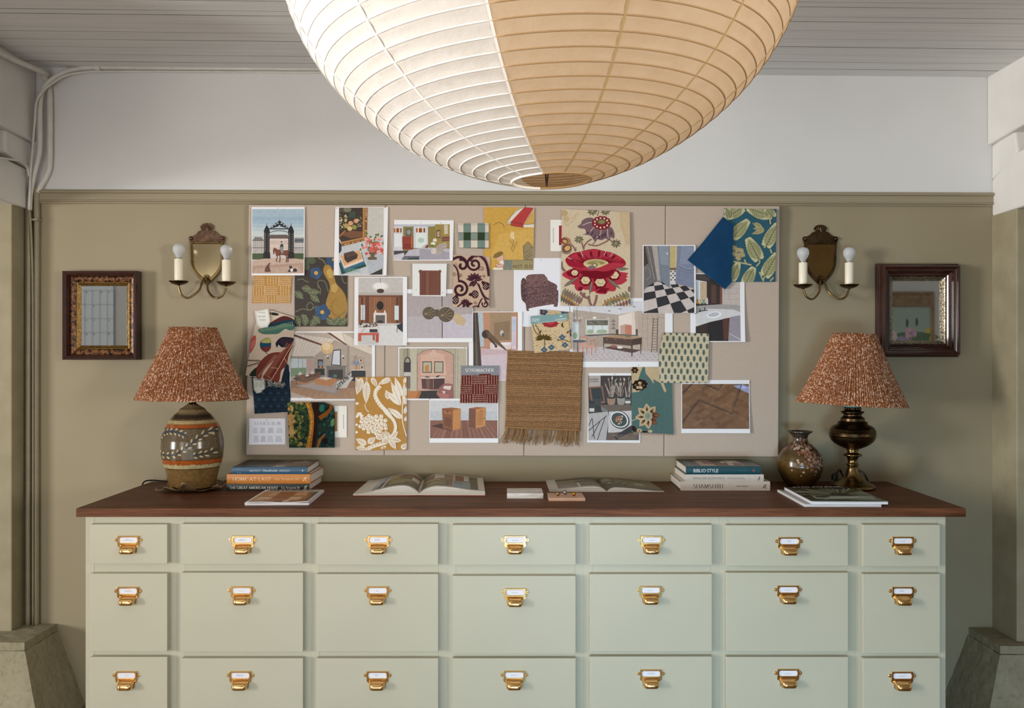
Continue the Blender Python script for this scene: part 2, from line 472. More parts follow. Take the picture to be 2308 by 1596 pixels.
beam('beam_1', [(0, zl), (-1.2, zl), (-1.2, 2.385), (0, 2.344)], -1.985, -2.7, 0, 'white painted timber under the ceiling by the conduits')
beam('beam_2', [(0, 2.344), (-.185, 2.352), (-.185, 2.262), (0, 2.232)], -2.004, -2.6, 0, 'short white timber block by the conduits')
beam('beam_3', [(-.2, 2.36), (-1.2, 2.40), (-1.2, 2.27), (-.2, 2.26)], -2.04, -2.6, 0, 'recessed white timber by the conduits')
beam('beam_4', [(0, 2.230), (-1.2, 2.30), (-1.2, 2.085), (0, 2.068)], -2.014, -2.7, 0, 'lower white timber resting on the conduit side post')
beam('beam_5', [(0, zr), (-1.2, zr), (-1.2, 2.42), (0, 2.333)], 1.982, 2.7, 0, 'white painted timber under the ceiling on the plain post side')
beam('beam_6', [(0, 2.333), (-.165, 2.352), (-.185, 2.262), (0, 2.190)], 2.001, 2.6, 0, 'short white timber block on the plain post side')
beam('beam_7', [(-.2, 2.38), (-1.2, 2.40), (-1.2, 2.28), (-.2, 2.27)], 2.06, 2.6, 0, 'recessed white timber on the plain post side')
beam('beam_8', [(0, 2.188), (-.15, 2.262), (-1.2, 2.32), (-1.2, 2.06), (0, 2.037)], 2.002, 2.7, 0, 'lower white timber resting on the plain post')

# rear of the room, seen only in the two mirrors
b = MB(); b.box(-5.2, -2.7, -4.6, -4.45, 0, 2.8); b.box(2.7, 5.2, -4.6, -4.45, 0, 2.8)
struct(b.build('wall_front', 'white_plaster'), 'pale wall behind the viewer')

# ================================================================== conduits
def pipe(name, label, segs, r, group=None):
    b = MB()
    for mi, pts in segs:
        b.m = mi; b.tube(smooth_path(pts, 6), r, 12)
    return tag(b.build(name, ['pipe_white', 'pipe_olive']), label, 'pipe', group)
q = lambda x, y, yy=-.014: P(x, y, yy)
A0 = [Vector((-1.965, -1.2, 2.615)), Vector((-1.966, -.35, 2.618)), q(97, 163, -.06), q(101, 172, -.03), q(107, 186, -.0125), q(112, 207, -.0125), q(113, 235), q(113, 300), q(112, 372), q(104, 398), q(90, 424), q(86, 434)]
pipe('conduit_pipe', 'thick conduit running from under the ceiling timber down into the corner by the picture rail', [(0, A0), (1, [q(84, 428), q(83, 470), q(82, 900), q(82, 1300), q(82, 1412)])], .0115)
B0 = [q(722, 154.5, -.012), q(470, 153.3, -.012), q(225, 152, -.012), q(170, 156, -.014), q(140, 165, -.024), q(112, 183, -.037), q(96, 205, -.040), q(91, 232, -.039), q(90, 330, -.039), q(86, 360, -.037), q(76, 400, -.03), q(69, 440, -.026), q(67, 474, -.024)]
pipe('conduit_pipe', 'conduit curving from the top of the white wall down to the post', [(0, B0), (1, [q(66, 472, -.024), q(65, 700, -.024), q(64, 1100, -.024), q(64, 1418, -.024)])], .0095)
C0 = [q(722, 163, -.006), q(470, 162, -.006), q(240, 161, -.008), q(190, 163, -.024), q(150, 170, -.03), q(118, 188, -.045), q(95, 208, -.060), q(82, 232, -.058), q(78, 280, -.052), q(73, 340, -.05), q(68, 400, -.05), q(66, 474, -.04)]
pipe('thin_cable', 'thin white cable strapped to the curving conduit', [(0, C0), (1, [q(66, 474, -.04), q(70, 520, -.038), q(73, 620, -.030), q(74, 800, -.029), q(74, 1100, -.029), q(74, 1412, -.029)])], .0045)
pipe('thin_cable', 'short white cable coming out of the timber gap behind the conduits', [(0, [q(2, 356, -.24), q(20, 359, -.2), q(40, 362, -.15), q(54, 369, -.09), q(62, 380, -.06), q(65, 398, -.055)])], .0045)
b = MB(); p = q(218, 151, -.028); b.box(p.x - .011, p.x + .011, -.028, 0, p.z - .011, p.z + .012)
tag(b.build('pipe_clip', 'pipe_white', bevel=.002), 'small white clip holding the conduit at the top of the white wall', 'clip')
def strap(px, py, w, lab, m):
    b = MB(); p = q(px, py); b.box(p.x - w, p.x + w, -.042, 0, p.z - .004, p.z + .004)
    tag(b.build('pipe_strap', m, bevel=.001), lab, 'strap')
strap(83, 497, .017, 'olive strap across the corner conduit just below the picture rail', 'pipe_olive')
b = MB(); p = q(94.5, 206, -.047); pts = [p + Vector((.0135 * math.cos(a), .023 * math.sin(a), .004 * math.cos(a))) for a in [2 * PI * k / 16 for k in range(16)]]
b.tube(pts, .0022, 6, closed=True)
tag(b.build('cable_tie', 'pipe_white'), 'white tie binding the thin cable to the curving conduit', 'tie')

# ================================================================== cabinets
YF = -.61; d_f = D + YF
fx = lambda px: (px - CX) * d_f / F
fz = lambda py: CZ - (py - CY) * d_f / F
YD = YF - .0225; d_d = D + YD
dx = lambda px: (px - CX) * d_d / F
dz = lambda py: CZ - (py - CY) * d_d / F
CT = .931
def pull_meshes():
    mm = .001
    b = MB()
    # plate with ears and lower flange
    out = []
    hw, z0, z1 = 37.5, -14.5, 14.5
    pts = [(-hw, z1), (-hw, 4)] + [(-hw - 4.5 + 6.0 * math.cos(a), 6.0 * math.sin(a)) for a in [math.radians(t) for t in (60, 90, 130, 180, 230, 270, 300)]] + [(-hw, -4), (-hw, -21), (-31, -26), (31, -26), (hw, -21), (hw, -4)]
    pts += [(hw + 4.5 - 6.0 * math.cos(a), 6.0 * math.sin(a)) for a in [math.radians(t) for t in (300, 270, 230, 180, 130, 90, 60)]] + [(hw, 4), (hw, z1)]
    b.prism([(x * mm, 0, z * mm) for x, z in pts], (0, -.0016, 0))
    # raised card frame with clipped corners
    oc = [(-hw, z0), (hw, z0), (hw, z1), (-hw, z1)]
    def octo(w, h, c): return [(-w + c, -h), (w - c, -h), (w, -h + c), (w, h - c), (w - c, h), (-w + c, h), (-w, h - c), (-w, -h + c)]
    L = [(octo(37.4, 14.4, .8), -1.6), (octo(37.0, 14.0, .8), -4.2), (octo(36, 13, .8), -4.8), (octo(32, 10, 4.2), -4.8), (octo(31, 9.2, 4.2), -3.9), (octo(31, 9.2, 4.2), -1.2)]
    lp = [[b.vert((x * mm, y * mm, z * mm)) for x, z in o] for o, y in L]
    for a, c in zip(lp, lp[1:]):
        for k in range(8): b.face((a[k], a[(k + 1) % 8], c[(k + 1) % 8], c[k]))
    for sx in (-1, 1):
        b.ball((sx * 42.5 * mm, -.0016, 0), .0027, 8, 1)
    plate = b
    h = MB(); h.smooth = True
    pr = [(0, -16.2), (-3, -16), (-6, -17.2), (-7.5, -19.5), (-11, -20.3), (-19, -22), (-24.5, -26), (-27, -32), (-27.6, -38), (-26.5, -42), (-24.5, -43.5)]
    nu = 17; g = []
    for k, (y, z) in enumerate(pr):
        t = k / (len(pr) - 1); w = 30.5 - 4.0 * t
        row = []
        for i in range(nu):
            u = -1 + 2 * i / (nu - 1); u = math.copysign(abs(u) ** .75, u)
            e = (1 - abs(u) ** 5) ** .5 if abs(u) < 1 else 0
            row.append(h.vert((u * w * mm, (y * e) * mm - .0003, (z - (1 - e) * (3 if z > -30 else 0)) * mm)))
        g.append(row)
    for a, c in zip(g, g[1:]):
        for i in range(nu - 1): h.face((a[i], a[i + 1], c[i + 1], c[i]))
    return plate, h
PLATE, HOOD = pull_meshes()
plate_o = PLATE.build('label_holder', 'brass', bevel=.0006); hood_o = HOOD.build('cup_handle', 'brass', solid=.0014)
def card(lines, parent, loc):
    b = MB(); b.col = C('dedee6'); b.box(-.0308, .0308, -.0022, -.0014, -.0091, .0091)
    b.col = C('8d90a0'); b.m = 0
    n = len(lines)
    for i, (w, dxx) in enumerate(lines):
        z = (.0022 - .0040 * i) if n > 1 else -.0016
        x = -w / 2 + dxx
        while x < w / 2 + dxx:
            ww = R_.uniform(.0009, .0017); b.poly([(x, -.00225, z - .0008), (x + ww, -.00225, z - .0008), (x + ww, -.00225, z + .0008), (x, -.00225, z + .0008)])
            x += ww + (.0004 if R_.random() < .82 else .0014)
    return b.build('label_card', 'paper', parent, loc=loc)
cols = [(203, 377, 193, 397), (409, 683, 399, 700), (713, 988, 702, 1007), (1020, 1298, 1009, 1314), (1329, 1605, 1316, 1620), (1637, 1912, 1622, 1927), (1945, 2119, 1929, 2131)]
rows = [[(1182, 1271), (1181, 1272), (1181, 1274), (1183, 1274), (1183, 1274), (1184, 1276), (1183, 1277)],
        [(1293, 1469), (1291, 1470), (1294, 1469), (1298, 1474), (1294, 1469), (1291, 1469), (1294, 1473)],
        [(1481, 1657), (1484, 1658), (1484, 1658), (1484, 1660), (1480, 1658), (1481, 1658), (1484, 1660)]]
px_pull = [[(290, 1217), (548, 1217), (853, 1217), (1161, 1217), (1468, 1217), (1778, 1220), (2034, 1219)],
           [(289, 1332), (545, 1331), (851, 1331), (1161, 1335), (1466, 1330), (1776, 1329), (2034, 1332)],
           [(285, 1522), (542, 1522), (851, 1522), (1159, 1521), (1467, 1518), (1776, 1517), (2033, 1523)]]
txt = [[[(.014, -.002), (.034, -.002)], [(.012, -.004), (.024, -.004)], [(.016, -.004), (.02, -.004)], [(.022, 0)], [(.016, 0)], [(.014, 0), (.012, 0)], [(.016, 0)]],
       [[(.016, 0), (.026, 0)], [(.015, 0)], [(.010, 0)], [(.021, -.001)], [(.022, -.002)], [(.021, 0)], [(.01, -.004), (.012, -.004)]],
       [[(.011, 0)], [(.02, -.002), (.026, -.002)], [(.016, -.002), (.009, -.004)], [(.024, 0)], [(.022, 0), (.026, 0)], [(.020, 0)], [(.022, 0)]]]
where = ['narrow end unit by the conduits', 'wide unit beside the narrow unit on the conduit side', 'third unit from the conduits, below the open hardback book', 'middle unit below the marble tile', 'unit below the open magazine', 'wide unit below the brass oil lamp side book stack', 'narrow end unit below the brass oil lamp and glossy magazines']
first = True
for ci, (a, c, sa, sb) in enumerate(cols):
    nx_ = (cols[ci + 1][2] + sb) / 2 if ci < 6 else sb; pv_ = (cols[ci - 1][3] + sa) / 2 if ci else sa
    xa, xb = fx(pv_) + .0001, fx(nx_) - .0001
    t = thing('drawer_cabinet', 'pale sage painted drawer cabinet, ' + where[ci], 'cabinet', ((xa + xb) / 2, 0, 0), 'drawer cabinets under the walnut worktop')
    ox = (xa + xb) / 2
    b = MB(); b.box(xa - ox, xb - ox, YF + .018, -.004, .09, .900); b.build('carcass', 'cabinet_paint', t)
    b = MB(); st = .030
    for s0, s1 in ((xa, xa + st), (xb - st, xb)): b.box(s0 - ox, s1 - ox, YF, YF + .0175, .09, .900)
    zz = [.900] + [z for r in rows for z in (dz(r[ci][0]) - .012, dz(r[ci][1]) + .012)] + [.09]
    for k in range(0, len(zz), 2):
        b.box(xa + st - ox + .0004, xb - st - ox - .0004, YF + .0005, YF + .0175, zz[k + 1], zz[k])
    b.build('face_frame', 'cabinet_paint', t)
    b = MB(); b.box(xa - ox, xb - ox, YF + .07, -.01, 0, .0895); b.build('toe_kick', 'cabinet_paint', t)
    for ri in range(3):
        y0, y1 = rows[ri][ci]; xl, xr = dx(a), dx(c); zt, zb = dz(y0), dz(y1)
        b = MB(); b.box(-(xr - xl) / 2, (xr - xl) / 2, -.0220, 0, -(zt - zb) / 2, (zt - zb) / 2)
        dr = b.build('drawer', 'cabinet_paint', t, bevel=.0015, loc=((xl + xr) / 2 - ox, YF - .0006, (zt + zb) / 2))
        pp = px_pull[ri][ci]; off = Vector((dx(pp[0]) - (xl + xr) / 2, -.0222, dz(pp[1]) - (zt + zb) / 2))
        if first:
            po, ho, first = plate_o, hood_o, False
        else:
            po, ho = plate_o.copy(), hood_o.copy(); COL.objects.link(po); COL.objects.link(ho)
        for o in (po, ho): o.parent = dr; o.location = off
        card(txt[ri][ci], dr, off)
b = MB(); b.box(dx(171), fx(2158) + .018, -.632, -.003, .9015, CT)
tag(b.build('worktop', 'walnut_top', bevel=.0012), 'long reddish walnut worktop across the row of sage cabinets', 'worktop')

# ================================================================== paper lantern
def lantern():
    k = .82; Rm, H, ea, eb = .5648 * k, .5072 * k, 2.1246, 1.6605
    root = thing('paper_lantern', 'large oval ribbed paper lantern, white and tan panels, hanging in front of the wall', 'lantern', (.0658 * k, -3.61 + 1.9 * k, CZ + .8768 * k), rot=(0, -.0425, 0))
    rr = lambda t: Rm * max(1 - abs(t) ** ea, 0) ** (1 / eb)
    # rings at equal arc length from the opening
    ts = [i / 4000 for i in range(-4000, 4001)]
    pts = [(rr(t), -H * t) for t in ts]
    ro = .087 * k
    i0 = max(i for i in range(len(pts)) if pts[i][0] >= ro and i > 4000); i1 = min(i for i in range(len(pts)) if pts[i][0] >= ro)
    arcs = [0]; seq = list(range(i0, i1 - 1, -1))
    for u, v in zip(seq, seq[1:]): arcs.append(arcs[-1] + math.hypot(pts[u][0] - pts[v][0], pts[u][1] - pts[v][1]))
    n = round(arcs[-1] / .0239); rings = []; j = 0
    for m in range(n + 1):
        while arcs[j] < arcs[-1] * m / n - 1e-9: j += 1
        rings.append(pts[seq[j]])
    NP, SUB = 12, 12
    ang = lambda p, s: math.radians(-90 + 15 + 30 * p + 30 * s / SUB)
    for p in range(NP):
        b = MB(); b.smooth = True; g = []
        prof = []
        for (r0, z0), (r1, z1) in zip(rings, rings[1:]):
            prof += [(r0, z0, 0), (r0 * .75 + r1 * .25, z0 * .75 + z1 * .25, 1), (r0 * .5 + r1 * .5, z0 * .5 + z1 * .5, 1.3), (r0 * .25 + r1 * .75, z0 * .25 + z1 * .75, 1)]
        prof.append(rings[-1] + (0,))
        for r, z, q_ in prof:
            row = []
            for s in range(SUB + 1):
                a = ang(p, s); edge = abs(s / SUB - .5) * 2
                w = .0012 * q_ * (1 + .5 * math.sin(7 * a + 31 * z)) + (R_.uniform(-.0006, .0006) if 0 < s < SUB and q_ else 0)
                rad = r - w + (.0010 if s in (0, SUB) else 0)
                row.append(b.vert((rad * math.cos(a), rad * math.sin(a), z)))
            g.append(row)
        for u, v in zip(g, g[1:]):
            for s in range(SUB): b.face((u[s], u[s + 1], v[s + 1], v[s]))
        white = 6 <= p <= 10  # one run of neighbouring panels is white, the rest tan
        o = b.build('paper_panel', 'lantern_white' if white else 'lantern_tan', root); o['label'] = 'white paper panel' if white else 'tan paper panel'
        sb = MB(); sb.m = 0                      # glued overlap seam on the panel edge
        for (r0, z0), (r1, z1) in zip(rings, rings[1:]):
            q4 = []
            for (r, z, da) in ((r0, z0, -.0018), (r0, z0, .0018), (r1, z1, .0018), (r1, z1, -.0018)):
                a = ang(p, 0) + da / max(r, .05); q4.append(((r + .0008) * math.cos(a), (r + .0008) * math.sin(a), z))
            sb.poly(q4)
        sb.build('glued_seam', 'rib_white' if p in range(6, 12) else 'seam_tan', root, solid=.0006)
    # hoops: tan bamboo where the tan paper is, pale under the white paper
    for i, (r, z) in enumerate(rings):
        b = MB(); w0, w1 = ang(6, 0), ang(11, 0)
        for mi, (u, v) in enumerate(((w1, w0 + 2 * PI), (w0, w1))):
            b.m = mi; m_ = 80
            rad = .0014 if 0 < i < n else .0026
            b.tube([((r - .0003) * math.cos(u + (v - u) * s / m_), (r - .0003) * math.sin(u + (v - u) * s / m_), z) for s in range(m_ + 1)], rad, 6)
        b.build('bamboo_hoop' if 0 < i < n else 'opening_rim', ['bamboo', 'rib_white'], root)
    zb = rings[0][1]; b = MB()
    e = (-.006, .080 * .82, zb + .002)
    b.tube([(-.030, -.03, zb + .30), e], .0017, 6); b.tube([(.035, -.03, zb + .30), e], .0017, 6)
    b.tube([(-.030, -.03, zb + .30), (0, 0, -zb + .08), (.035, -.03, zb + .30)], .0016, 6)
    b.build('wire_stretcher', 'wire_dark', root)
    b = MB(); b.tube([(0, 0, -rings[0][1] - .02), (0, 0, -zb + .08)], .003, 8); b.build('hanging_cord', 'black_rubber', root)
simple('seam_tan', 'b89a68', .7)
lantern()

# ================================================================== table lamps
def shade(root, rt, rb, z0, z1, tilt, name, seed):
    rn = random.Random(seed); b = MB(); n = 960; b.smooth = True
    ph = []; a = 0
    while a < 2 * PI:
        ph.append(a); a += rn.choice((.030, .036, .043, .052, .075))
    prof = []; m = 12
    import bisect
    wob = [rn.uniform(-1, 1) for _ in ph]
    def fold(a):
        i = bisect.bisect(ph, a) - 1; u0 = ph[i]; u1 = ph[i + 1] if i + 1 < len(ph) else 2 * PI
        t = (a - u0) / (u1 - u0); w = u1 - u0
        return -.0060 * (1 - math.sin(PI * t)) * min(1, w / .04) + .0007 * wob[i]
    rows = []
    for k in range(m + 1):
        t = k / m; r = rt + (rb - rt) * t; z = z1 + (z0 - z1) * t
        r -= .004 * math.sin(PI * t)
        fr = 1.0 if .04 < t < .96 else .25
        row = []
        for i in range(n):
            a = 2 * PI * i / n
            rr = r + fold((a + .02 * math.sin(3 * t + a * 2)) % (2 * PI)) * fr * (.8 + .9 * t) + (.0012 if t > .96 or t < .04 else 0)
            row.append(b.vert((rr * math.cos(a), rr * math.sin(a), z)))
        rows.append(row)
    for u, v in zip(rows, rows[1:]):
        for i in range(n): b.face((u[i], u[(i + 1) % n], v[(i + 1) % n], v[i]))
    o = b.build(name, 'floral_cotton', root, solid=.0012); o.rotation_euler = (0, tilt, 0)
    w = MB()
    for r, z in ((rt - .004, z1 - .002), (rb - .004, z0 + .002)):
        w.tube([(r * math.cos(2 * PI * i / 60), r * math.sin(2 * PI * i / 60), z) for i in range(60)], .0014, 6, closed=True)
    for i in range(3):
        a = 2 * PI * i / 3 + .4; w.tube([((rt - .004) * math.cos(a), (rt - .004) * math.sin(a), z1 - .002), (0, 0, z1 - .03)], .0014, 6)
    w.tube([(0, 0, z1 - .03), (0, 0, z0 + .012)], .003, 8)
    s = w.build('shade_carrier', 'mid_brass', root); s.rotation_euler = (0, tilt, 0)
    return o
# stoneware lamp
YL = -.228; dl = D + YL; sl = dl / F
zl_ = lambda py: CZ - (py - CY) * sl - CT
root = thing('table_lamp', 'stoneware table lamp with leaf sprigs and rust floral pleated shade', 'lamp', ((434 - CX) * sl, YL, CT))
rim = zl_(1098)
prof = [(46, 1097), (49, 1095), (52.6, 1080), (58.5, 1054), (62.5, 1044), (65.5, 1031), (67.4, 1006), (66.4, 990), (63, 975), (59, 963), (52.5, 951), (45, 941), (39.5, 934), (33, 929), (30, 926), (27, 921), (20, 917), (14.5, 913.5), (11, 912)]
cls = ['8a7355', '8c7454', '8f7858', '8b7556', 'd2c4a2', '6d604c', '6d604c', '6a5e4b', '6a5e4b', 'a85e2c', 'c3ad80', '42352a', '42352a', '8d7552', '9b8462', '7d6848', '937c58', '8d7552']
b = MB(); fine = []; fc = []
for (r0, y0), (r1, y1), c in zip(prof, prof[1:], cls):
    for k in range(3):
        fine.append(((r0 + (r1 - r0) * k / 3) * sl, zl_(y0 + (y1 - y0) * k / 3)))
        fc.append(c)
fine.append((prof[-1][0] * sl, zl_(prof[-1][1])))
def band(z):
    y = CY + (CZ - CT - z) / sl
    for lim, c in ((912.5, '8d7552'), (919, '8f7857'), (924, '7c6747'), (930, '96805c'), (933, '7a6648'), (942, '43362b'), (945, '6a543a'), (952, 'bfa97c'), (954, '8f6a3c'), (961, 'a4582a'), (963, '5a3d28'), (1028, '63533a'), (1030, '4b3a28'), (1041, 'a4531c'), (1043, '6f4522'), (1050, 'b9aa7e'), (1052, '5f4a2c'), (1e9, '785c34')):
        if y < lim: return C(c)
fine2 = []
for (r0, z0), (r1, z1) in zip(fine, fine[1:]):
    for k in range(4): fine2.append((r0 + (r1 - r0) * k / 4, z0 + (z1 - z0) * k / 4))
fine2.append(fine[-1])
b.lathe(fine2, 72, cols=[band((u[1] + v[1]) / 2) for u, v in zip(fine2, fine2[1:])])
b.build('stoneware_body', 'glaze', root)
def rad_at(z):
    for (r0, z0), (r1, z1) in zip(fine2, fine2[1:]):
        if z0 <= z <= z1: return r0 + (r1 - r0) * (z - z0) / max(z1 - z0, 1e-6)
    return fine2[0][0]
b = MB()
def on_body(px, py, h=.0006):                    # photo px on the front of the body, wrapped by angle
    z = zl_(py); r = rad_at(z) + h; s = max(-.985, min(.985, (px - 434.5) * sl / r)); a = -PI / 2 + math.asin(s)
    return (r * math.cos(a), r * math.sin(a), z)
def leaf_on(px, py, L, W, ang, c='cabd96', h=.0008):
    ca, sa = math.cos(ang), math.sin(ang)
    def ring(k): return [on_body(px + (u * L) * ca - (v * W) * sa, py + (u * L) * sa + (v * W) * ca, h * k) for u, v in ((-.5, 0), (-.25, -.42), (.1, -.5), (.38, -.28), (.5, 0), (.38, .28), (.1, .5), (-.25, .42))]
    b.col = C('4b4032'); L *= 1.1; W *= 1.2; b.poly(ring(1)); L /= 1.1; W /= 1.2; b.col = C(c); b.poly(ring(2))
def stem_on(pts, w=1.0, c='39404c'):
    b.col = C(c)
    pts = smooth_path([(x, y, 0) for x, y in pts], 5)
    for u, v in zip(pts, pts[1:]):
        d = (v - u).normalized(); nn = Vector((-d.y, d.x, 0)) * w
        b.poly([on_body(*(u + nn).to_2d()), on_body(*(u - nn).to_2d()), on_body(*(v - nn).to_2d()), on_body(*(v + nn).to_2d())])
s1 = [(371, 993), (378, 980), (390, 971), (404, 968), (420, 968), (434, 972), (444, 977)]
s2 = [(374, 1017), (390, 1020), (412, 1019), (430, 1013), (446, 1002), (460, 990), (474, 977), (488, 968), (497, 972)]
s3 = [(459, 1021), (472, 1018), (486, 1016), (499, 1009)]
for st, n, sz, w_, c_ in ((s1, 8, 8, 1.8, '34404f'), (s2, 12, 9.5, 1.1, '39404c'), (s3, 4, 9, .9, '39404c')):
    b = MB(); stem_on(st, w_, c_)
    pp = smooth_path([(x, y, 0) for x, y in st], 12)
    for k in range(n):
        i = int((k + .5) / n * (len(pp) - 2)); u = pp[i]; d = (pp[i + 1] - pp[i]); a = math.atan2(d.y, d.x)
        for sgn in (-1, 1):
            nn = Vector((-math.sin(a), math.cos(a), 0)) * sgn * 5
            leaf_on(u.x + nn.x, u.y + nn.y, sz * R_.uniform(.8, 1.15), sz * .42, a + sgn * .6 + PI)
    b.build('leaf_sprig', 'glaze', root)
b = MB()
for k in range(46):                              # drips under the cream ring
    x = 369 + 131 * k / 45; h = R_.uniform(1, 4); b.col = C('b9aa7e'); b.poly([on_body(x, 1043 - h), on_body(x + 3, 1043 - h * .6), on_body(x + 3, 1046), on_body(x, 1046)])
b.build('drip_pattern', 'glaze', root)
b = MB(); b.lathe([(.021, zl_(912.5)), (.021, zl_(911)), (.014, zl_(910)), (.014, zl_(903)), (.017, zl_(902)), (.017, zl_(896)), (.010, zl_(894)), (.010, zl_(880))], 28)
b.build('brass_neck', 'mid_brass', root)
o = shade(root, 50.5 * sl, .2125, zl_(899), zl_(738), .011, 'pleated_shade', 3); o.location.x = -.004
b = MB(); zc = .052; b.tube(smooth_path([(0.02, .08, .034), (-.02, .125, .034), (-.06, .18, .008), (-.15, .205, .005), (-.20, .205, .005), (-.235, .19, .010), (-.262, .17, .006), (-.266, .15, -.03), (-.267, .13, -.12)], 6), .003, 8)
b.build('power_cord', 'black_rubber', root)
# bronze leaf dish under it
zt = zl_(1098)
dish = thing('leaf_dish', 'bronze leaf shaped dish on tiny feet under the stoneware lamp', 'dish', ((434 - CX) * sl, YL, CT))
b = MB(); b.smooth = True; rows = []
nA = 72
for k in range(15):
    t = k / 14; row = []
    for i in range(nA):
        a = 2 * PI * i / nA
        lobes = .118 + .012 * math.cos(5 * a + .6) + .007 * math.cos(9 * a) + .004 * math.cos(17 * a + 1)
        r = lobes * t; z = .0085 + .001 * t + max(0, (r - .089) / .028) ** 1.3 * (.011 + .008 * math.sin(3 * a + .5) + .005 * math.sin(8 * a))
        row.append(b.vert((r * math.cos(a), r * math.sin(a), max(z, .006))))
    rows.append(row)
for u, v in zip(rows, rows[1:]):
    for i in range(nA): b.face((u[i], u[(i + 1) % nA], v[(i + 1) % nA], v[i]))
b.build('leaf_plate', 'bronze_leaf', dish, solid=.002)
for a in (-1.65, -.55, 1.2, 2.6):
    b = MB(); b.lathe([(.0016, 0), (.0022, .004), (.0016, .012)], 10, (.072 * math.cos(a), .072 * math.sin(a), 0)); b.build('foot', 'old_brass', dish)
b = MB(); b.tube([(.085, -.035, .018), (.105, -.045, .022), (.126, -.05, .019)], [.004, .0035, .003], 8); b.ball((.112, -.047, .024), .006, 8); b.ball((.128, -.05, .02), .0055, 8); b.build('stem', 'bronze_leaf', dish)

# oil lamp
YR = -.186; dr_ = D + YR; sr = dr_ / F
zr_ = lambda py: CZ - (py - CY) * sr - CT
root = thing('table_lamp', 'old brass oil lamp with a tilted rust floral pleated shade beside the round vase', 'lamp', ((1921.5 - CX) * sr, YR, CT))
def lath(name, prof, m, n=48):
    b = MB(); b.lathe([(r * sr, zr_(y)) for r, y in prof], n); return b.build(name, m, root)
y0 = CY + (CZ - CT) / sr
lath('foot', [(47.5, y0), (48.5, y0 - 2.5), (48.5, y0 - 6), (46.5, y0 - 9), (40, y0 - 12), (30, y0 - 17), (21, y0 - 24), (15.5, y0 - 33), (12, y0 - 44), (11.5, y0 - 52)], 'mid_brass')
ys_ = y0 - 52
lath('stem', [(11.5, ys_), (13.5, ys_ - 1), (13.5, ys_ - 3), (11.5, ys_ - 4), (10.2, ys_ - 8), (11, ys_ - 14), (13.5, ys_ - 20), (19.5, ys_ - 21.5), (20.3, ys_ - 24), (18.5, ys_ - 26), (12, ys_ - 28), (11.5, ys_ - 32), (14.5, ys_ - 37)], 'mid_brass')
lath('oil_font', [(14.5, ys_ - 37), (20, ys_ - 39), (29, ys_ - 43), (39, ys_ - 49), (46, ys_ - 56), (49.2, ys_ - 63), (49.8, ys_ - 67), (50.3, ys_ - 67.5), (50.3, ys_ - 69), (49.8, ys_ - 69.5), (49.8, ys_ - 72), (50.3, ys_ - 72.5), (50.3, ys_ - 74), (49.8, ys_ - 74.5), (48.5, ys_ - 81), (44, ys_ - 87), (37, ys_ - 91), (32.5, ys_ - 92.5), (32, ys_ - 97), (29.5, ys_ - 99)], 'old_brass', 64)
lath('collar', [(26, ys_ - 98), (26.5, ys_ - 101), (25, ys_ - 103), (26.5, ys_ - 105), (24, ys_ - 108), (20.5, ys_ - 110), (19, ys_ - 114), (21, ys_ - 116), (25, ys_ - 119), (25.5, ys_ - 120.5), (22, ys_ - 122), (17, ys_ - 123)], 'old_brass')
b = MB()
for k in range(18):
    a = 2 * PI * k / 18; r = 15.5 * sr; z = zr_(ys_ - 123)
    b.tube([(r * math.cos(a), r * math.sin(a), z), (r * 1.12 * math.cos(a), r * 1.12 * math.sin(a), z + .009), (r * .96 * math.cos(a), r * .96 * math.sin(a), z + .017)], [.002, .0032, .0018], 6)
b.lathe([(12 * sr, zr_(ys_ - 122)), (11 * sr, zr_(ys_ - 134))], 24); b.build('burner_gallery', 'old_brass', root)
lath('enamel_ring', [(18, ys_ - 131), (19, ys_ - 132), (19, ys_ - 135.5), (14, ys_ - 137), (6, ys_ - 138)], 'teal_enamel')
b = MB(); p_ = zr_(ys_ - 71); b.col = C('7a6238')
r = 50.6 * sr
for (t0, t1) in ((-.02, .34),):
    for k in range(6):
        a0, a1 = -PI / 2 + t0 + (t1 - t0) * k / 6, -PI / 2 + t0 + (t1 - t0) * (k + 1) / 6
        b.hexa([(r * math.cos(a), r * math.sin(a), p_ - .0045) for a in (a0, a1)] + [((r + .001) * math.cos(a), (r + .001) * math.sin(a), p_ - .0045) for a in (a1, a0)],
               [(r * math.cos(a), r * math.sin(a), p_ + .0045) for a in (a0, a1)] + [((r + .001) * math.cos(a), (r + .001) * math.sin(a), p_ + .0045) for a in (a1, a0)])
b.build('maker_plate', 'mid_brass', root)
shade(root, 45.5 * sr, .2065, zr_(909.5), zr_(752.5), .047, 'pleated_shade', 11)
for o in root.children:
    if o.name.split('.')[0] in ('pleated_shade', 'shade_carrier'): o.location = (-.037, -.040, 0)
b = MB()
b.tube(smooth_path([(0, .07, .012), (-.004, .10, .045), (-.02, .085, .062), (-.036, .066, .050)], 6), .0042, 8)
b.tube(smooth_path([(.02, .07, .02), (.045, .10, .055), (.075, .085, .05), (.085, .06, .02), (.08, .05, .004)], 6), .0042, 8)
b.tube(smooth_path([(.02, .08, .01), (.05, .12, .048), (.068, .10, .030), (.066, .07, .006)], 6), .0042, 8)
b.tube(smooth_path([(-.02, .06, .01), (0, .09, .004), (.03, .09, .006)], 6), .0042, 8)
b.build('power_cord', 'black_rubber', root)
b = MB(); b.hexa([(-.060, .05, .024), (-.036, .05, .018), (-.036, .078, .018), (-.060, .078, .024)], [(-.054, .055, .050), (-.034, .055, .056), (-.034, .074, .056), (-.054, .074, .050)])
b.build('plug', 'black_rubber', root, bevel=.006)
b = MB()
for zz in (.034, .043): b.tube([(-.056, .064, zz), (-.070, .064, zz + .004)], .0018, 6)
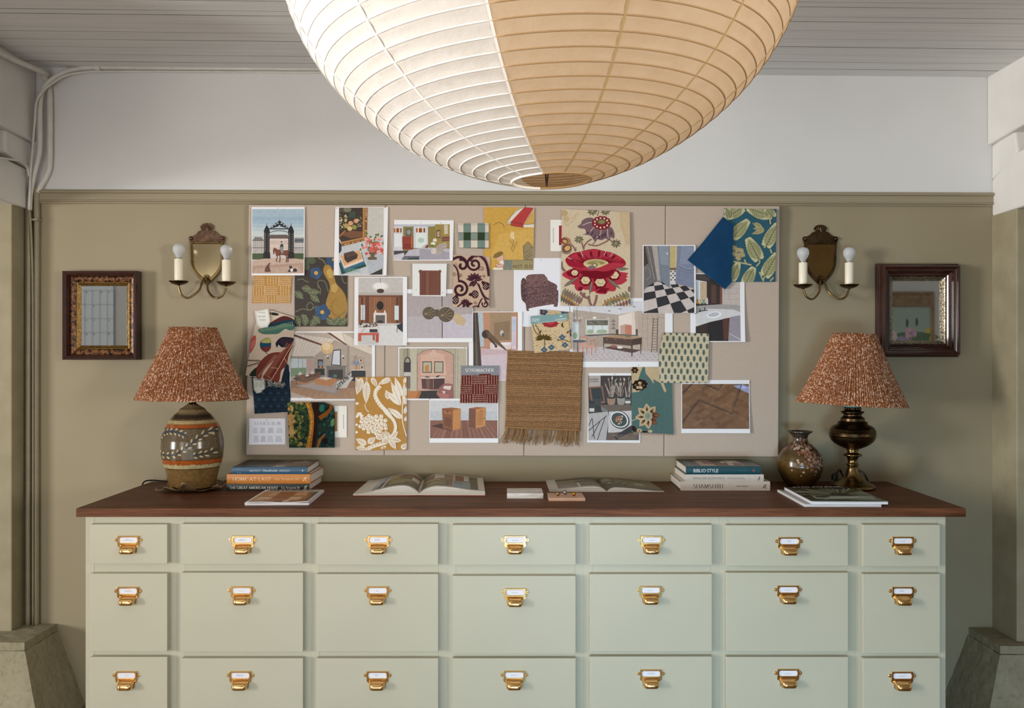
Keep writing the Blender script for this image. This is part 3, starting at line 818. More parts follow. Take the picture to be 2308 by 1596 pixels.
b.build('plug_pin', 'mid_brass', root)

# round vase
YV = -.13; sv = (D + YV) / F; zv = lambda py: CZ - (py - CY) * sv - CT
vz = thing('ceramic_vase', 'small round brown glazed vase with pinkish blossoms and a flared neck', 'vase', ((1803 - CX) * sv, YV, CT))
yb = CY + (CZ - CT) / sv
pf = [(27, yb), (29, yb - 1.5), (34, yb - 8), (42, yb - 20), (47.5, yb - 34), (49.7, yb - 47), (49, yb - 58), (45, yb - 71), (37, yb - 83), (27, yb - 92), (19, yb - 98), (16, yb - 103), (15.6, yb - 109), (18, yb - 115), (23, yb - 120), (27.5, yb - 122.5), (27.5, yb - 124.5), (24, yb - 124.5), (18, yb - 120), (13, yb - 112), (12, yb - 100)]
f2 = []
for (r0, y0_), (r1, y1_) in zip(pf, pf[1:]):
    for k in range(4): f2.append(((r0 + (r1 - r0) * k / 4) * sv, zv(y0_ + (y1_ - y0_) * k / 4)))
f2.append((pf[-1][0] * sv, zv(pf[-1][1])))
def vcol(z):
    t = max(0, min(1, z / .2)); a, m_, c = C('241108'), C('5a431c'), C('3d3428')
    return tuple((a[i] + (m_[i] - a[i]) * min(1, t * 2.2)) if t < .5 else (m_[i] + (c[i] - m_[i]) * (t - .5) * 2) for i in range(4))
b = MB(); b.lathe(f2, 64, cols=[vcol(u[1]) for u in f2[:-1]], cap=False); b.face([i for i in range(63, -1, -1)]); b.build('vase_body', 'glaze', vz)
b = MB()
def on_v(u, v, h):
    r = 0
    for (r0, z0), (r1, z1) in zip(f2, f2[1:]):
        if z0 <= v <= z1: r = r0 + (r1 - r0) * (v - z0) / max(z1 - z0, 1e-6); break
    return ((r + h) * math.cos(u), (r + h) * math.sin(u), v)
VB = MB()
NB = MB()
for k in range(260):
    b = VB
    u = R_.gauss(-PI / 2 + .35, .36); v = R_.gauss(.108, .022)
    if R_.random() < .35: u, v, b = R_.uniform(-PI, 0), R_.gauss(.168, .014), NB
    if not .05 < v < .212: continue
    s_ = R_.uniform(.003, .0058); c = R_.choice(['b08c76', 'a07c66', '94563e', 'bda08c', '7d5e4e', '5c4234'])
    b.col = C(c); rr = .09 if v < .14 else .045
    b.poly([on_v(u + s_ * (1 + .16 * math.cos(5 * t)) * math.cos(t) / rr, v + s_ * (1 + .16 * math.cos(5 * t)) * math.sin(t), .0005 + .0000018 * k) for t in [2 * PI * j / 15 for j in range(15)]])
VB.build('blossom_cluster', 'glaze', vz); NB.build('neck_blossoms', 'glaze', vz)

# ================================================================== wall sconces
def sconce(cx, ptop, top, tip, bulbs, label, plate_m, crest_m, hw, tone):
    s = D / F; zc = lambda py: CZ - (py - CY) * s
    root = thing('wall_sconce', label, 'sconce', ((cx - CX) * s, 0, zc(ptop)))
    k = s; H = (tip - ptop) * k
    def half(t):                                  # shield half width, t 0 top .. 1 tip
        return hw * k * ((1 - .10 * t) if t < .45 else max(0, (1 - ((t - .45) / .55) ** 2.1)) * .955 + (.0))
    N = 26
    def outline(sc_, dz_=0): return [(-half(i / N) * sc_, -i / N * H * sc_ - dz_) for i in range(N + 1)] + [(half(i / N) * sc_, -i / N * H * sc_ - dz_) for i in range(N - 1, -1, -1)]
    b = MB(); b.prism([(x, -.002, z) for x, z in outline(1)], (0, -.006, 0)); b.build('back_plate', crest_m if tone else 'mid_brass', root, bevel=.0012)
    b = MB()
    loops = [[b.vert((x, y, z)) for x, z in outline(q_, dz_)] for q_, dz_, y in ((.985, .001, -.008), (.97, .002, -.0115), (.87, .008, -.0115), (.84, .010, -.0085))]
    for u, v in zip(loops, loops[1:]):
        for i in range(len(u)): j = (i + 1) % len(u); b.face((u[i], u[j], v[j], v[i]))
    for sx in (-1, 1): b.ball((sx * hw * k * .78, -.012, -.006), .0042, 8)
    b.build('plate_rim', 'mid_brass' if not tone else 'old_brass', root)
    b = MB(); b.smooth = True; g = [(x, z) for x, z in outline(.85, .010)]
    c0 = b.vert((0, -.0085 - .0008, -H * .42)); ids = [b.vert((x, -.0086, z)) for x, z in g]; mid = [b.vert((x * .55, -.0086 - .0005, (z + H * .42) * .55 - H * .42)) for x, z in g]
    for i in range(len(ids)):
        j = (i + 1) % len(ids); b.face((ids[i], ids[j], mid[j], mid[i])); b.face((mid[i], mid[j], c0))
    b.build('reflector', plate_m, root)
    # crest with shell
    cz = lambda py: (ptop - py) * k
    pts = [(-hw - 1, ptop + 2), (-hw - 1.5, ptop - 3)] + [(-hw + 3 + 6.5 * math.cos(a), ptop - 7 + 6.0 * math.sin(-a)) for a in [math.radians(t) for t in (200, 150, 110, 60)]]
    T = ptop - top
    pts += [(-hw * .62, ptop - T * .42), (-hw * .50, ptop - T * .55), (-hw * .36, ptop - T * .60), (-hw * .26, ptop - T * .64), (-hw * .40, ptop - T * .74), (-hw * .36, ptop - T * .86), (-hw * .2, ptop - T * .97), (0, ptop - T)]
    full = pts + [(-x, y) for x, y in pts[-2::-1]]
    b = MB(); b.prism([(x * k, -.002, cz(y)) for x, y in full], (0, -.005, 0))
    for i in range(7):
        a = math.radians(90 + (i - 3) * 24); L = (T * .36) * (1 - .03 * abs(i - 3))
        x0_, y0_ = 0, ptop - T * .58
        b.tube([(x0_ * k, -.007, cz(y0_)), ((x0_ + L * .55 * math.cos(a)) * k, -.0095, cz(y0_ - L * .55 * math.sin(a))), ((x0_ + L * math.cos(a)) * k, -.0075, cz(y0_ - L * math.sin(a)))], [.0012, .0028, .0022], 6)
    for sx in (-1, 1): b.ball((sx * (hw - 3) * k, -.0075, cz(ptop - 7)), .0085, 8)
    b.build('shell_crest', crest_m, root, bevel=.001)
    bz = -(.835) * H
    b = MB()
    for r, y in ((.0135, -.014), (.009, -.021)):
        for i in range(1): b.tube([(0, -.008, bz), (0, y, bz)], r, 20)
    b.ball((0, -.022, bz), .006, 10); b.build('boss', crest_m if tone else 'mid_brass', root)
    ya = -.075; s2 = (D + ya) / F
    X0 = (cx - CX) * s
    for bi, (bx, by) in enumerate(bulbs):
        sx = -1 if bi == 0 else 1
        x = (bx - CX) * s2 - X0; zz = lambda py: CZ - (py - CY) * s2 - zc(ptop)
        dish_y = by + 76
        b = MB()
        b.tube(smooth_path([(sx * .004, -.014, bz), (sx * .011, -.03, bz - .02), (sx * .018, -.045, bz - .055), (sx * .042, -.062, bz - .082), (x * .64, -.072, bz - .089), (x * .86, ya, bz - .078), (x * .98, ya, bz - .052), (x, ya, zz(dish_y + 4))], 8), .0042, 10)
        b.lathe([(.005, 0), (.0075, .006), (.0055, .012)], 16, (x, ya, zz(dish_y + 5))); b.build('arm', 'mid_brass', root)
        b = MB(); b.lathe([(.004, -.001), (.016, .001), (.030, .007), (.0375, .014), (.039, .0165), (.036, .016), (.029, .0105), (.012, .006), (.0001, .006)], 32, (x, ya, zz(dish_y + 3.5)), cap=False); b.build('drip_pan', 'old_brass', root)
        b = MB(); b.lathe([(.0165, zz(dish_y - 2)), (.0172, zz(dish_y - 6)), (.0172, zz(by + 22)), (.016, zz(by + 21)), (.010, zz(by + 21))], 28, (x, ya, 0)); b.build('candle_sleeve', 'candle_cream', root)
        b = MB(); b.lathe([(.0128, zz(by + 21)), (.0132, zz(by + 19.5)), (.0115, zz(by + 18))], 24, (x, ya, 0)); b.build('lamp_cap', 'steel', root)
        b = MB(); b.lathe([(.0105, zz(by + 18)), (.0125, zz(by + 14)), (.0185, zz(by + 9)), (.0228, zz(by + 4)), (.0242, zz(by - 1)), (.0225, zz(by - 7)), (.0160, zz(by - 11.5)), (.008, zz(by - 13.3)), (.0001, zz(by - 13.8))], 28, (x, ya, 0), cap=False)
        b.build('bulb', 'frosted_bulb', root)
        b = MB(); b.lathe([(.0025, zz(by + 16)), (.003, zz(by + 4)), (.002, zz(by - 3))], 10, (x, ya, 0)); b.build('filament_stem', 'tan_stone', root)
sconce(467.5, 545, 503, 642, [(403, 563), (510, 565)], 'brass two-candle wall sconce with bright polished shield, near the carved gold framed mirror', 'plate_polished', 'dark_crest', 38, False)
sconce(1848, 546, 507, 645, [(1810, 571), (1914, 571)], 'brass two-candle wall sconce with dull brown shield, near the dark moulded mirror', 'plate_dull', 'old_brass', 37, True)

# ================================================================== mirrors
def mirror(name, label, fx0, fx1, fy0, fy1, yf, bands, glass_in, side=0):
    s = (D + yf) / F
    x0, x1, z1, z0 = (fx0 - CX) * s, (fx1 - CX) * s, CZ - (fy0 - CY) * s, CZ - (fy1 - CY) * s
    cx_, cz_ = (x0 + x1) / 2, (z0 + z1) / 2
    t = thing(name, label, 'mirror', (cx_, 0, cz_)); w, h = (x1 - x0) / 2, (z1 - z0) / 2
    for nm, m, pr in bands:
        b = MB(); b.frame(-w, w, -h, h, pr); b.build(nm, m, t, bevel=0)
    b = MB(); g = glass_in; b.box(-w + g, w - g, -.0075, -.003, -h + g, h - g); b.build('mirror_glass', 'mirror_glass', t)
    b = MB(); b.box(-w + .006, w - .006, -.003, -.0005, -h + .006, h - .006); b.build('backing', 'walnut_frame', t)
mirror('framed_mirror', 'small mirror in a dark frame with mottled gold liner, near the conduits', 139, 308, 610.5, 811, -.052,
       [('outer_moulding', 'walnut_frame', [(.004, 0), (0, -.004), (0, -.048), (.003, -.052), (.008, -.052), (.011, -.049), (.016, -.047), (.020, -.038), (.021, -.030), (.021, -.020)]),
        ('mottled_liner', 'mottled', [(.0208, -.022), (.026, -.0245), (.034, -.022), (.041, -.018), (.043, -.016)]),
        ('gilt_slip', 'gilt', [(.043, -.0165), (.045, -.019), (.048, -.018), (.054, -.012), (.058, -.010), (.0595, -.0085), (.0595, -.006)])], .0585)
mirror('framed_mirror', 'small mirror in a deep dark moulded frame, behind the brass oil lamp', 1991.5, 2166, 597.5, 800, -.066,
       [('outer_moulding', 'walnut_frame', [(-.006, 0), (-.009, -.004), (-.009, -.030), (-.006, -.034), (0, -.035), (0, -.060), (.002, -.064), (.006, -.066), (.010, -.064), (.012, -.059), (.017, -.055), (.020, -.056), (.023, -.054), (.027, -.044), (.033, -.036), (.037, -.037), (.041, -.033), (.043, -.026)]),
        ('beaded_slip', 'silver_slip', [(.043, -.027), (.046, -.029), (.049, -.026), (.056, -.016), (.059, -.015), (.0605, -.012), (.0605, -.006)])], .0595)
# what the two mirrors show: a wall calendar and a flower painting on the wall behind the viewer
b = MB(); b.col = C('dfe6ee'); b.box(-4.6, -3.69, -4.449, -4.440, 1.35, 2.25); b.col = C('7d8894')
for k in range(14): b.box(-4.6 + .07 * k, -4.597 + .07 * k, -4.440, -4.4392, 1.35, 2.06)
for k in range(6): b.box(-4.6, -3.69, -4.440, -4.4392, 1.40 + .13 * k, 1.403 + .13 * k)
b.box(-3.70, -3.69, -4.440, -4.437, 1.35, 2.25)
for k in range(60):
    x, z = -4.59 + .07 * R_.randrange(13), 1.51 + .13 * R_.randrange(5); b.box(x + .003, x + .012, -4.440, -4.4392, z, z + .012)
tag(b.build('wall_calendar', 'cover'), 'white wall planner with a ruled grid, reflected in the gold lined mirror', 'calendar')
t = thing('framed_painting', 'flower painting in a plain wooden frame, reflected in the dark moulded mirror', 'painting', (3.58, -4.449, 1.70))
b = MB(); b.frame(-.42, .34, -.36, .34, [(0, 0), (0, .02), (.005, .026), (.018, .022), (.026, .016), (.030, .012), (.030, .004)]); b.box(-.42, .34, .004, .02, .20, .31); b.box(-.42, .34, .02, .026, .215, .235); b.build('picture_frame', 'frame_wood', t)
b = MB(); b.col = C('a9bdb0'); b.box(-.39, .315, .002, .006, -.335, .205)
for c, x, z, rx, rz in [(q5[0], q5[1] + .06, q5[2] - .02, q5[3], q5[4]) for q5 in (('8d7f86', 0, -.2, .28, .10), ('5f7a5c', .1, -.06, .2, .05), ('d9b3c6', .06, -.03, .055, .06), ('c49ac0', .10, -.08, .04, .09), ('a79cc8', -.02, -.12, .05, .07), ('d8c860', .24, -.06, .05, .09), ('b08aa8', .17, -.10, .04, .08), ('6a4a50', .13, -.14, .05, .05), ('e0c9cf', -.12, -.05, .06, .06), ('d7c4a0', -.2, -.12, .05, .08), ('34553c', .03, .07, .012, .04), ('34553c', .12, .08, .012, .04))]:
    b.col = C(c); b.poly([(x + rx * (1 + .15 * math.cos(3 * a)) * math.cos(a), .0064 + .0002 * R_.random(), max(-.33, z + rz * math.sin(a))) for a in [2 * PI * j / 18 for j in range(18)]])
b.build('canvas', 'cover', t)
# ================================================================== pin board
def clip_poly(pts, clip):
    A = sum(clip[i][0] * clip[(i + 1) % len(clip)][1] - clip[(i + 1) % len(clip)][0] * clip[i][1] for i in range(len(clip)))
    sg = 1 if A > 0 else -1
    for i in range(len(clip)):
        a, b_ = clip[i], clip[(i + 1) % len(clip)]; out = []
        side = lambda p: sg * ((b_[0] - a[0]) * (p[1] - a[1]) - (b_[1] - a[1]) * (p[0] - a[0]))
        for j in range(len(pts)):
            p, q_ = pts[j], pts[(j + 1) % len(pts)]; sp, sq = side(p), side(q_)
            if sp >= 0: out.append(p)
            if (sp >= 0) != (sq >= 0):
                t = sp / (sp - sq); out.append((p[0] + (q_[0] - p[0]) * t, p[1] + (q_[1] - p[1]) * t))
        pts = out
        if len(pts) < 3: return []
    return pts
Z1, Z2, Z3, Z4, Z5 = (540, 440, 6.788), (540, 640, 6.788), (540, 830, 6.788), (860, 440, 6.788), (860, 640, 6.788)
Z6, Z7, Z8 = (860, 810, 6.65), (1120, 440, 6.138), (1120, 680, 4.559)
A1, A2, A3 = (1430, 440, 6.411), (1260, 660, 6.411), (1410, 740, 5.319)
YB = -.0305
class Sheet:
    def __init__(s, name, label, cat, outline, base, layer, mat='paper', thick=.0007, group=None, curl=None, wave=0, parent=None, frame=None):
        s.a = (name, label, cat, group); s.mat = mat; s.thick = thick; s.curl = curl; s.wave = wave; s.parent = parent
        s.T = (0, 0, 1)
        if frame: s.T = frame
        if len(outline) == 4 and not isinstance(outline[0], (tuple, list)):
            x0, y0, x1, y1 = outline; outline = [(x0, y0), (x1, y0), (x1, y1), (x0, y1)]
        s.out = [s.t(p) for p in outline]; s.base = base; s.y = YB - .0022 * layer; s.items = []; s.clip = None; s.boxes = []
        s.yf = s.y - thick
    def t(s, p): return (s.T[0] + p[0] / s.T[2], s.T[1] + p[1] / s.T[2])
    def at(s, fr): s.T = fr; return s
    def win(s, x0, y0, x1, y1): s.clip = [s.t(p) for p in ((x0, y0), (x1, y0), (x1, y1), (x0, y1))]; return s
    def raw(s, c, pts):
        pts = clip_poly(pts, s.clip or s.out)
        if len(pts) < 3: return
        xs = [p[0] for p in pts]; ys = [p[1] for p in pts]; bb = (min(xs), min(ys), max(xs), max(ys))
        if bb[2] - bb[0] < .03 or bb[3] - bb[1] < .03: return
        L = 1
        for q_, l in s.boxes:
            if l >= L and bb[0] < q_[2] and bb[2] > q_[0] and bb[1] < q_[3] and bb[3] > q_[1]: L = l + 1
        s.boxes.append((bb, L)); s.items.append((pts, c, L))
    def p(s, c, *xy): s.raw(c, [s.t((xy[i], xy[i + 1])) for i in range(0, len(xy), 2)])
    def q(s, c, *xy):                            # rounded outline through the points
        v = [Vector((xy[i], xy[i + 1])) for i in range(0, len(xy), 2)]; n = len(v); o = []
        for i in range(n):
            a, b_, c_, d_ = v[i - 1], v[i], v[(i + 1) % n], v[(i + 2) % n]
            for k in range(3):
                t = k / 3; w = .5 * (2 * b_ + (c_ - a) * t + (2 * a - 5 * b_ + 4 * c_ - d_) * t * t + (3 * b_ - a - 3 * c_ + d_) * t ** 3); o += [w.x, w.y]
        s.p(c, *o)
    def r(s, c, x0, y0, x1, y1): s.p(c, x0, y0, x1, y0, x1, y1, x0, y1)
    def e(s, c, cx, cy, rx, ry, rot=0, n=16, wob=0, k=5, a0=0, a1=360):
        ca, sa = math.cos(math.radians(rot)), math.sin(math.radians(rot)); o = []
        for i in range(n if a1 - a0 == 360 else n + 1):
            a = math.radians(a0 + (a1 - a0) * i / n); w = 1 + wob * math.cos(k * a)
            u, v = rx * w * math.cos(a), ry * w * math.sin(a); o += [cx + u * ca - v * sa, cy + u * sa + v * ca]
        s.p(c, *o)
    def l(s, c, w, *xy, sm=0):
        pts = [(xy[i], xy[i + 1]) for i in range(0, len(xy), 2)]
        if sm: pts = [v.to_2d()[:] for v in smooth_path([(x, y, 0) for x, y in pts], sm)]
        n = len(pts); nor = []
        for i in range(n):
            a, b_ = pts[max(i - 1, 0)], pts[min(i + 1, n - 1)]; dx_, dy_ = b_[0] - a[0], b_[1] - a[1]; L = math.hypot(dx_, dy_) or 1
            nor.append((-dy_ / L * w / 2, dx_ / L * w / 2))
        o = [x for p_, m_ in zip(pts, nor) for x in (p_[0] + m_[0], p_[1] + m_[1])] + [x for p_, m_ in zip(pts[::-1], nor[::-1]) for x in (p_[0] - m_[0], p_[1] - m_[1])]
        if n == 2: s.p(c, *o)
        else:
            for i in range(n - 1):
                p_, q_, u, v = pts[i], pts[i + 1], nor[i], nor[i + 1]
                s.p(c, p_[0] + u[0], p_[1] + u[1], p_[0] - u[0], p_[1] - u[1], q_[0] - v[0], q_[1] - v[1], q_[0] + v[0], q_[1] + v[1])
    def leaf(s, c, x0, y0, x1, y1, w, vein=None, vw=1, nv=0, n=7):
        dx_, dy_ = x1 - x0, y1 - y0; L = math.hypot(dx_, dy_); ux, uy = dx_ / L, dy_ / L; o = []
        prof_ = [math.sin(PI * (i / n) ** .8) for i in range(n + 1)]
        for i in range(n + 1): o += [x0 + dx_ * i / n - uy * w / 2 * prof_[i], y0 + dy_ * i / n + ux * w / 2 * prof_[i]]
        for i in range(n - 1, 0, -1): o += [x0 + dx_ * i / n + uy * w / 2 * prof_[i], y0 + dy_ * i / n - ux * w / 2 * prof_[i]]
        s.p(c, *o)
        if vein:
            s.l(vein, vw, x0, y0, x0 + dx_ * .92, y0 + dy_ * .92)
            for i in range(1, nv + 1):
                t = .12 + .7 * i / (nv + 1); bx, by = x0 + dx_ * t, y0 + dy_ * t; h = w / 2 * math.sin(PI * min(1, t + .12) ** .8) * .85
                for g in (1, -1): s.l(vein, vw * .8, bx, by, bx + ux * h * .8 - uy * h * g, by + uy * h * .8 + ux * h * g)
    def txt(s, c, polys, x0, y0, x1, y1):        # lettering into a box (y0 top, y1 bottom)
        for q_ in fit(polys, x0, x1, -y1, -y0): s.p(c, *[v for a in q_ for v in (a[0], -a[1])])
    def build(s):
        b = MB(); g = .90
        b.col = C(s.base, g)
        off = P(0, 0, s.yf) - P(0, 0, s.y); front = [P(x, y, s.yf) for x, y in s.out]
        b.prism(front, (0, s.thick, 0))
        for pts, c, L in s.items:
            b.col = C(c, g); y = s.yf - .00005 * L; b.poly([P(x, yy, y) for x, yy in pts])
        cen = sum((Vector(v) for v in front), Vector()) / len(front); cen.y = s.y
        b.v = [tuple(Vector(v) - cen) for v in b.v]
        o = b.build(s.a[0], s.mat, s.parent, loc=cen)
        if s.curl or s.wave:
            bm = bmesh.new(); bm.from_mesh(o.data); xs = [v.co.x for v in bm.verts]; zs = [v.co.z for v in bm.verts]
            x0, x1, z0, z1 = min(xs), max(xs), min(zs), max(zs); N = 9; hx, hz = (x1 - x0) / N, (z1 - z0) / N
            cuts = [((x0 + hx * i, 0, 0), (1, 0, 0)) for i in range(1, N)] + [((0, 0, z0 + hz * i), (0, 0, 1)) for i in range(1, N)] + [((x0 + hx * i, 0, z0), (hz, 0, -hx)) for i in range(-N + 1, N)]
            for co, no in cuts:
                bmesh.ops.bisect_plane(bm, geom=bm.verts[:] + bm.edges[:] + bm.faces[:], plane_co=co, plane_no=no)
            def lift(i, j):
                u, w = i / N - .5, j / N - .5; d = 0
                if s.curl: d += s.curl[2] * max(0, (s.curl[0] * u + s.curl[1] * w)) ** 2 * 2
                if s.wave: d += s.wave * (1 + math.sin(7 * u + 3 * w + s.out[0][0]) * math.sin(5 * w + 2)) * .5
                return d
            for v in bm.verts:                   # facets follow one triangulated grid, so print and sheet stay together
                u, w = (v.co.x - x0) / hx, (v.co.z - z0) / hz
                i, j = min(N - 1, max(0, int(u + 1e-5))), min(N - 1, max(0, int(w + 1e-5))); u -= i; w -= j
                d00, d11 = lift(i, j), lift(i + 1, j + 1)
                if u >= w: d = d00 + (lift(i + 1, j) - d00) * u + (d11 - lift(i + 1, j)) * w
                else: d = d00 + (lift(i, j + 1) - d00) * w + (d11 - lift(i, j + 1)) * u
                v.co.y -= d
            bm.to_mesh(o.data); bm.free()
        if s.a[1]: tag(o, s.a[1], s.a[2], s.a[3])
        return o
seams = [(560, 553.5), (869.5, 866), (1184.5, 1181), (1500.5, 1497), (1758, 1755.5)]
names = ['linen covered board panel carrying the gate photo and tapestry scrap, nearest-conduit end of the row', 'linen covered board panel carrying the bedroom photo and the twin nightstands photo', 'linen covered board panel carrying the jute sample and big red flower fabric', 'linen covered board panel carrying the teal leaf paper and parquet photo']
names[0] = 'linen covered board panel carrying the gate photo and the tapestry scrap'
for i in range(4):
    (ta, ba), (tb, bb_) = seams[i], seams[i + 1]
    yt = lambda x: 461 + (x - 560) * .0025; ybm = lambda x: 1026 + (x - 553) * .0033
    b = MB(); g = .35
    pts = [P(ta + g, yt(ta), -.030), P(tb - g, yt(tb), -.030), P(bb_ - g, ybm(bb_), -.030), P(ba + g, ybm(ba), -.030)]
    b.prism(pts, (0, .0285, 0))
    tag(b.build('pin_board_panel', 'linen', bevel=.004), names[i], 'pin board', 'linen pin board panels')
rn = random.Random(5)
PR = 'pinned papers and photos'; FS = 'pinned fabric and wallpaper swatches'
def photo(label, outline, layer, pic, base='f1f1f4', frame=(0, 0, 1), pcol=None, curl=None, name='photo_print'):
    s = Sheet(name, label, 'photo', outline, base, layer, curl=curl, group=PR)
    s.at(frame)
    if pic:
        s.win(*pic)
        if pcol: s.r(pcol, *pic)
    return s
# --- gate with rider
s = photo('printed photo of a rider passing an ornate black iron gate, two dogs in front', (567, 466.5, 687, 621), 2, (193, 212, 985, 1197), frame=Z1, pcol='a9c0cf', curl=(1, -.6, .006))
for k in range(6): s.r(('9fb8cb', 'a6bfd0', 'b2c7d3', 'bfcfd6', 'ccd7d8', 'd8dedb')[k], 193, 330 + 55 * k, 985, 1197)
s.p('8f8a86', 200, 690, 240, 640, 330, 640, 372, 690); s.r('cfc8c4', 200, 690, 985, 880); s.p('6a5a58', 468, 605, 735, 605, 750, 665, 455, 665); s.r('e4d2c8', 460, 665, 752, 850)
for k in range(13): s.r('b79a96', 474 + 21 * k, 690, 482 + 21 * k, 760); s.r('c0a59f', 474 + 21 * k, 775, 480 + 21 * k, 830)
s.r('7a7f86', 845, 660, 985, 730); s.r('e0dcd8', 845, 730, 985, 800)
for y in (690, 800): s.r('23242a', 193, y, 372, y + 7); s.r('23242a', 835, y, 985, y + 7)
for k in range(12): s.r('33343a', 200 + 15 * k, 620, 203 + 15 * k, 890); s.r('33343a', 838 + 13 * k, 640, 841 + 13 * k, 890)
s.r('4c5a3c', 193, 890, 372, 985); s.r('4a5638', 838, 890, 985, 985); s.p('c9b0a0', 193, 1000, 450, 960, 760, 960, 985, 985, 985, 1197, 193, 1197); s.p('b8998a', 193, 1080, 985, 1040, 985, 1197, 193, 1197); s.p('c2a797', 250, 1120, 900, 1090, 980, 1197, 200, 1197)
s.r('d5cdc6', 455, 850, 752, 965)
for x in (375, 745):
    s.r('1d1c20', x, 560, x + 85, 880); s.p('241c1c', x - 12, 880, x + 92, 880, x + 96, 970, x - 16, 970)
    for k in range(9):
        s.e('9a8f86', x + 20, 590 + 32 * k, 8, 10, n=6); s.e('7d746e', x + 62, 600 + 32 * k, 9, 9, n=6)
    s.p('1a1a1e', x - 8, 560, x + 92, 560, x + 70, 500, x + 42, 455, x + 14, 500); s.r('1a1a1e', x + 38, 430, x + 46, 470)
s.l('17171b', 16, 440, 515, 790, 515); s.l('17171b', 9, 460, 575, 530, 550, 605, 543, 690, 552, 755, 575)
s.p('23232a', 460, 510, 600, 395, 625, 395, 760, 510, 700, 500, 610, 470, 520, 500)
for cx_, cy_, r_ in ((500, 480, 22), (545, 450, 24), (585, 430, 22), (640, 430, 22), (680, 455, 24), (720, 482, 22), (610, 470, 24)): s.e('a7bccb', cx_, cy_, r_ * .6, r_ * .6, n=8); s.l('17171b', 5, cx_ - r_, cy_, cx_, cy_ - r_, cx_ + r_, cy_)
s.l('17171b', 7, 608, 375, 608, 410); s.e('17171b', 608, 408, 26, 8)
s.q('7c4536', 545, 840, 600, 830, 690, 845, 740, 840, 752, 880, 730, 925, 640, 915, 580, 930, 548, 890); s.q('7c4536', 512, 830, 540, 805, 585, 840, 575, 890, 540, 860, 530, 905, 515, 900)
for a in ((560, 905, 580, 950, 560, 990, 578, 1020), (615, 900, 620, 970, 612, 1030), (705, 900, 722, 960, 716, 1030), (735, 900, 745, 960, 742, 1025)): s.l('5e3227', 15, *a)
s.q('2c3a3a', 625, 760, 660, 745, 672, 800, 668, 830, 620, 830); s.q('8c968e', 622, 800, 670, 800, 668, 880, 640, 885); s.e('d8b29c', 643, 728, 11, 15, n=8); s.e('2a2426', 643, 714, 14, 10, n=8)
s.q('6a4636', 388, 1172, 395, 1110, 430, 1060, 455, 1035, 470, 1045, 455, 1075, 465, 1130, 475, 1170); s.q('2c2022', 760, 1090, 800, 1088, 820, 1130, 860, 1120, 882, 1150, 870, 1172, 740, 1172, 770, 1130); s.q('e8e0d8', 780, 1130, 815, 1120, 820, 1165, 785, 1168)
s.build()
# --- still life print
s = photo('printed photo of a gold framed fruit painting above pink flowers and stacked books', [(755.8, 467), (874.7, 467), (872, 622), (752, 620.5)], 2, (1518, 190, 2205, 1220), frame=Z1, pcol='cdc9c1', curl=(1, -1, .008))
s.p('3f3128', 1523, 190, 1890, 190, 1890, 660, 1560, 720, 1523, 660); s.r('5a4a3a', 1523, 190, 1700, 260); s.p('7a5034', 1540, 600, 1700, 540, 1890, 560, 1890, 640, 1700, 660)
s.e('7c7a68', 1650, 220, 60, 40); s.e('26352c', 1725, 300, 68, 52, 10)
for k in range(5): s.l('6f7f6a', 5, 1690 + 16 * k, 255, 1680 + 22 * k, 345)
for k in range(46): s.e(rn.choice(('cbb98c', 'a2905e', 'e0cfa4', '6a7a4c')), rn.uniform(1530, 1640), rn.uniform(300, 520), 11, 11, n=7)
for k in range(30): s.e(rn.choice(('8c7a52', '4a4a3c', 'b09a70')), rn.uniform(1800, 1880), rn.uniform(330, 480), 10, 10, n=7)
for x, y, c in ((1700, 430, 'd6a878'), (1640, 470, 'b59a5c'), (1685, 510, 'd9c183'), (1755, 490, '97924c'), (1780, 395, 'c98a68')): s.e(c, x, y, 38, 36, n=12)
s.e('d8b08c', 1795, 390, 34, 22, -50); s.l('a3683c', 26, 1530, 630, 1620, 540)
s.p('9a6a3a', 1890, 190, 1960, 190, 1950, 640, 1905, 700, 1560, 785, 1553, 715, 1886, 650); s.p('c08a50', 1886, 190, 1910, 190, 1908, 660, 1560, 738, 1556, 716, 1884, 645)
for k in range(14): s.e(rn.choice(('e0bd84', '5c3718', 'c8945a')), 1935, 215 + 30 * k, 13, 10, n=6)
for k in range(11): s.e(rn.choice(('e0bd84', '5c3718', 'c8945a')), 1590 + 29 * k, 762 - 7 * k, 12, 9, n=6)
s.p('c9ccd0', 1540, 800, 1900, 715, 2205, 640, 2205, 1130, 1990, 1220, 1510, 1220); s.p('b9bec6', 1930, 950, 2205, 900, 2205, 1130, 1990, 1215); s.p('2a3a50', 1520, 700, 1560, 760, 1560, 850, 1518, 900); s.p('33322f', 1985, 1220, 2190, 1125, 2190, 1220)
s.p('1e4a44', 1518, 1040, 1850, 900, 1945, 1090, 1560, 1215); s.p('2d6a86', 1530, 1000, 1870, 870, 1920, 1050, 1590, 1165); s.p('ead2c2', 1535, 960, 1850, 850, 1900, 1010, 1600, 1125); s.p('d9a877', 1545, 930, 1830, 840, 1890, 970, 1600, 1080)
s.p('43302a', 1595, 890, 1740, 850, 1808, 905, 1800, 965, 1650, 1035, 1605, 985); s.p('584038', 1595, 890, 1740, 850, 1808, 905, 1650, 960)
s.txt('7fae9c', serif('GARDENING'), 1610, 1120, 1860, 1185)
for k in range(46): s.e(rn.choice(('4f6b3a', '63803f', '3d5a33')), rn.gauss(2060, 85), rn.gauss(745, 75), 22, 14, rn.uniform(0, 180), n=7)
for k in range(44): s.e(rn.choice(('e68a80', 'd9685f', 'f0a89c', 'c9564f')), rn.gauss(2040, 85), rn.gauss(800, 85), 26, 24, n=9, wob=.15)
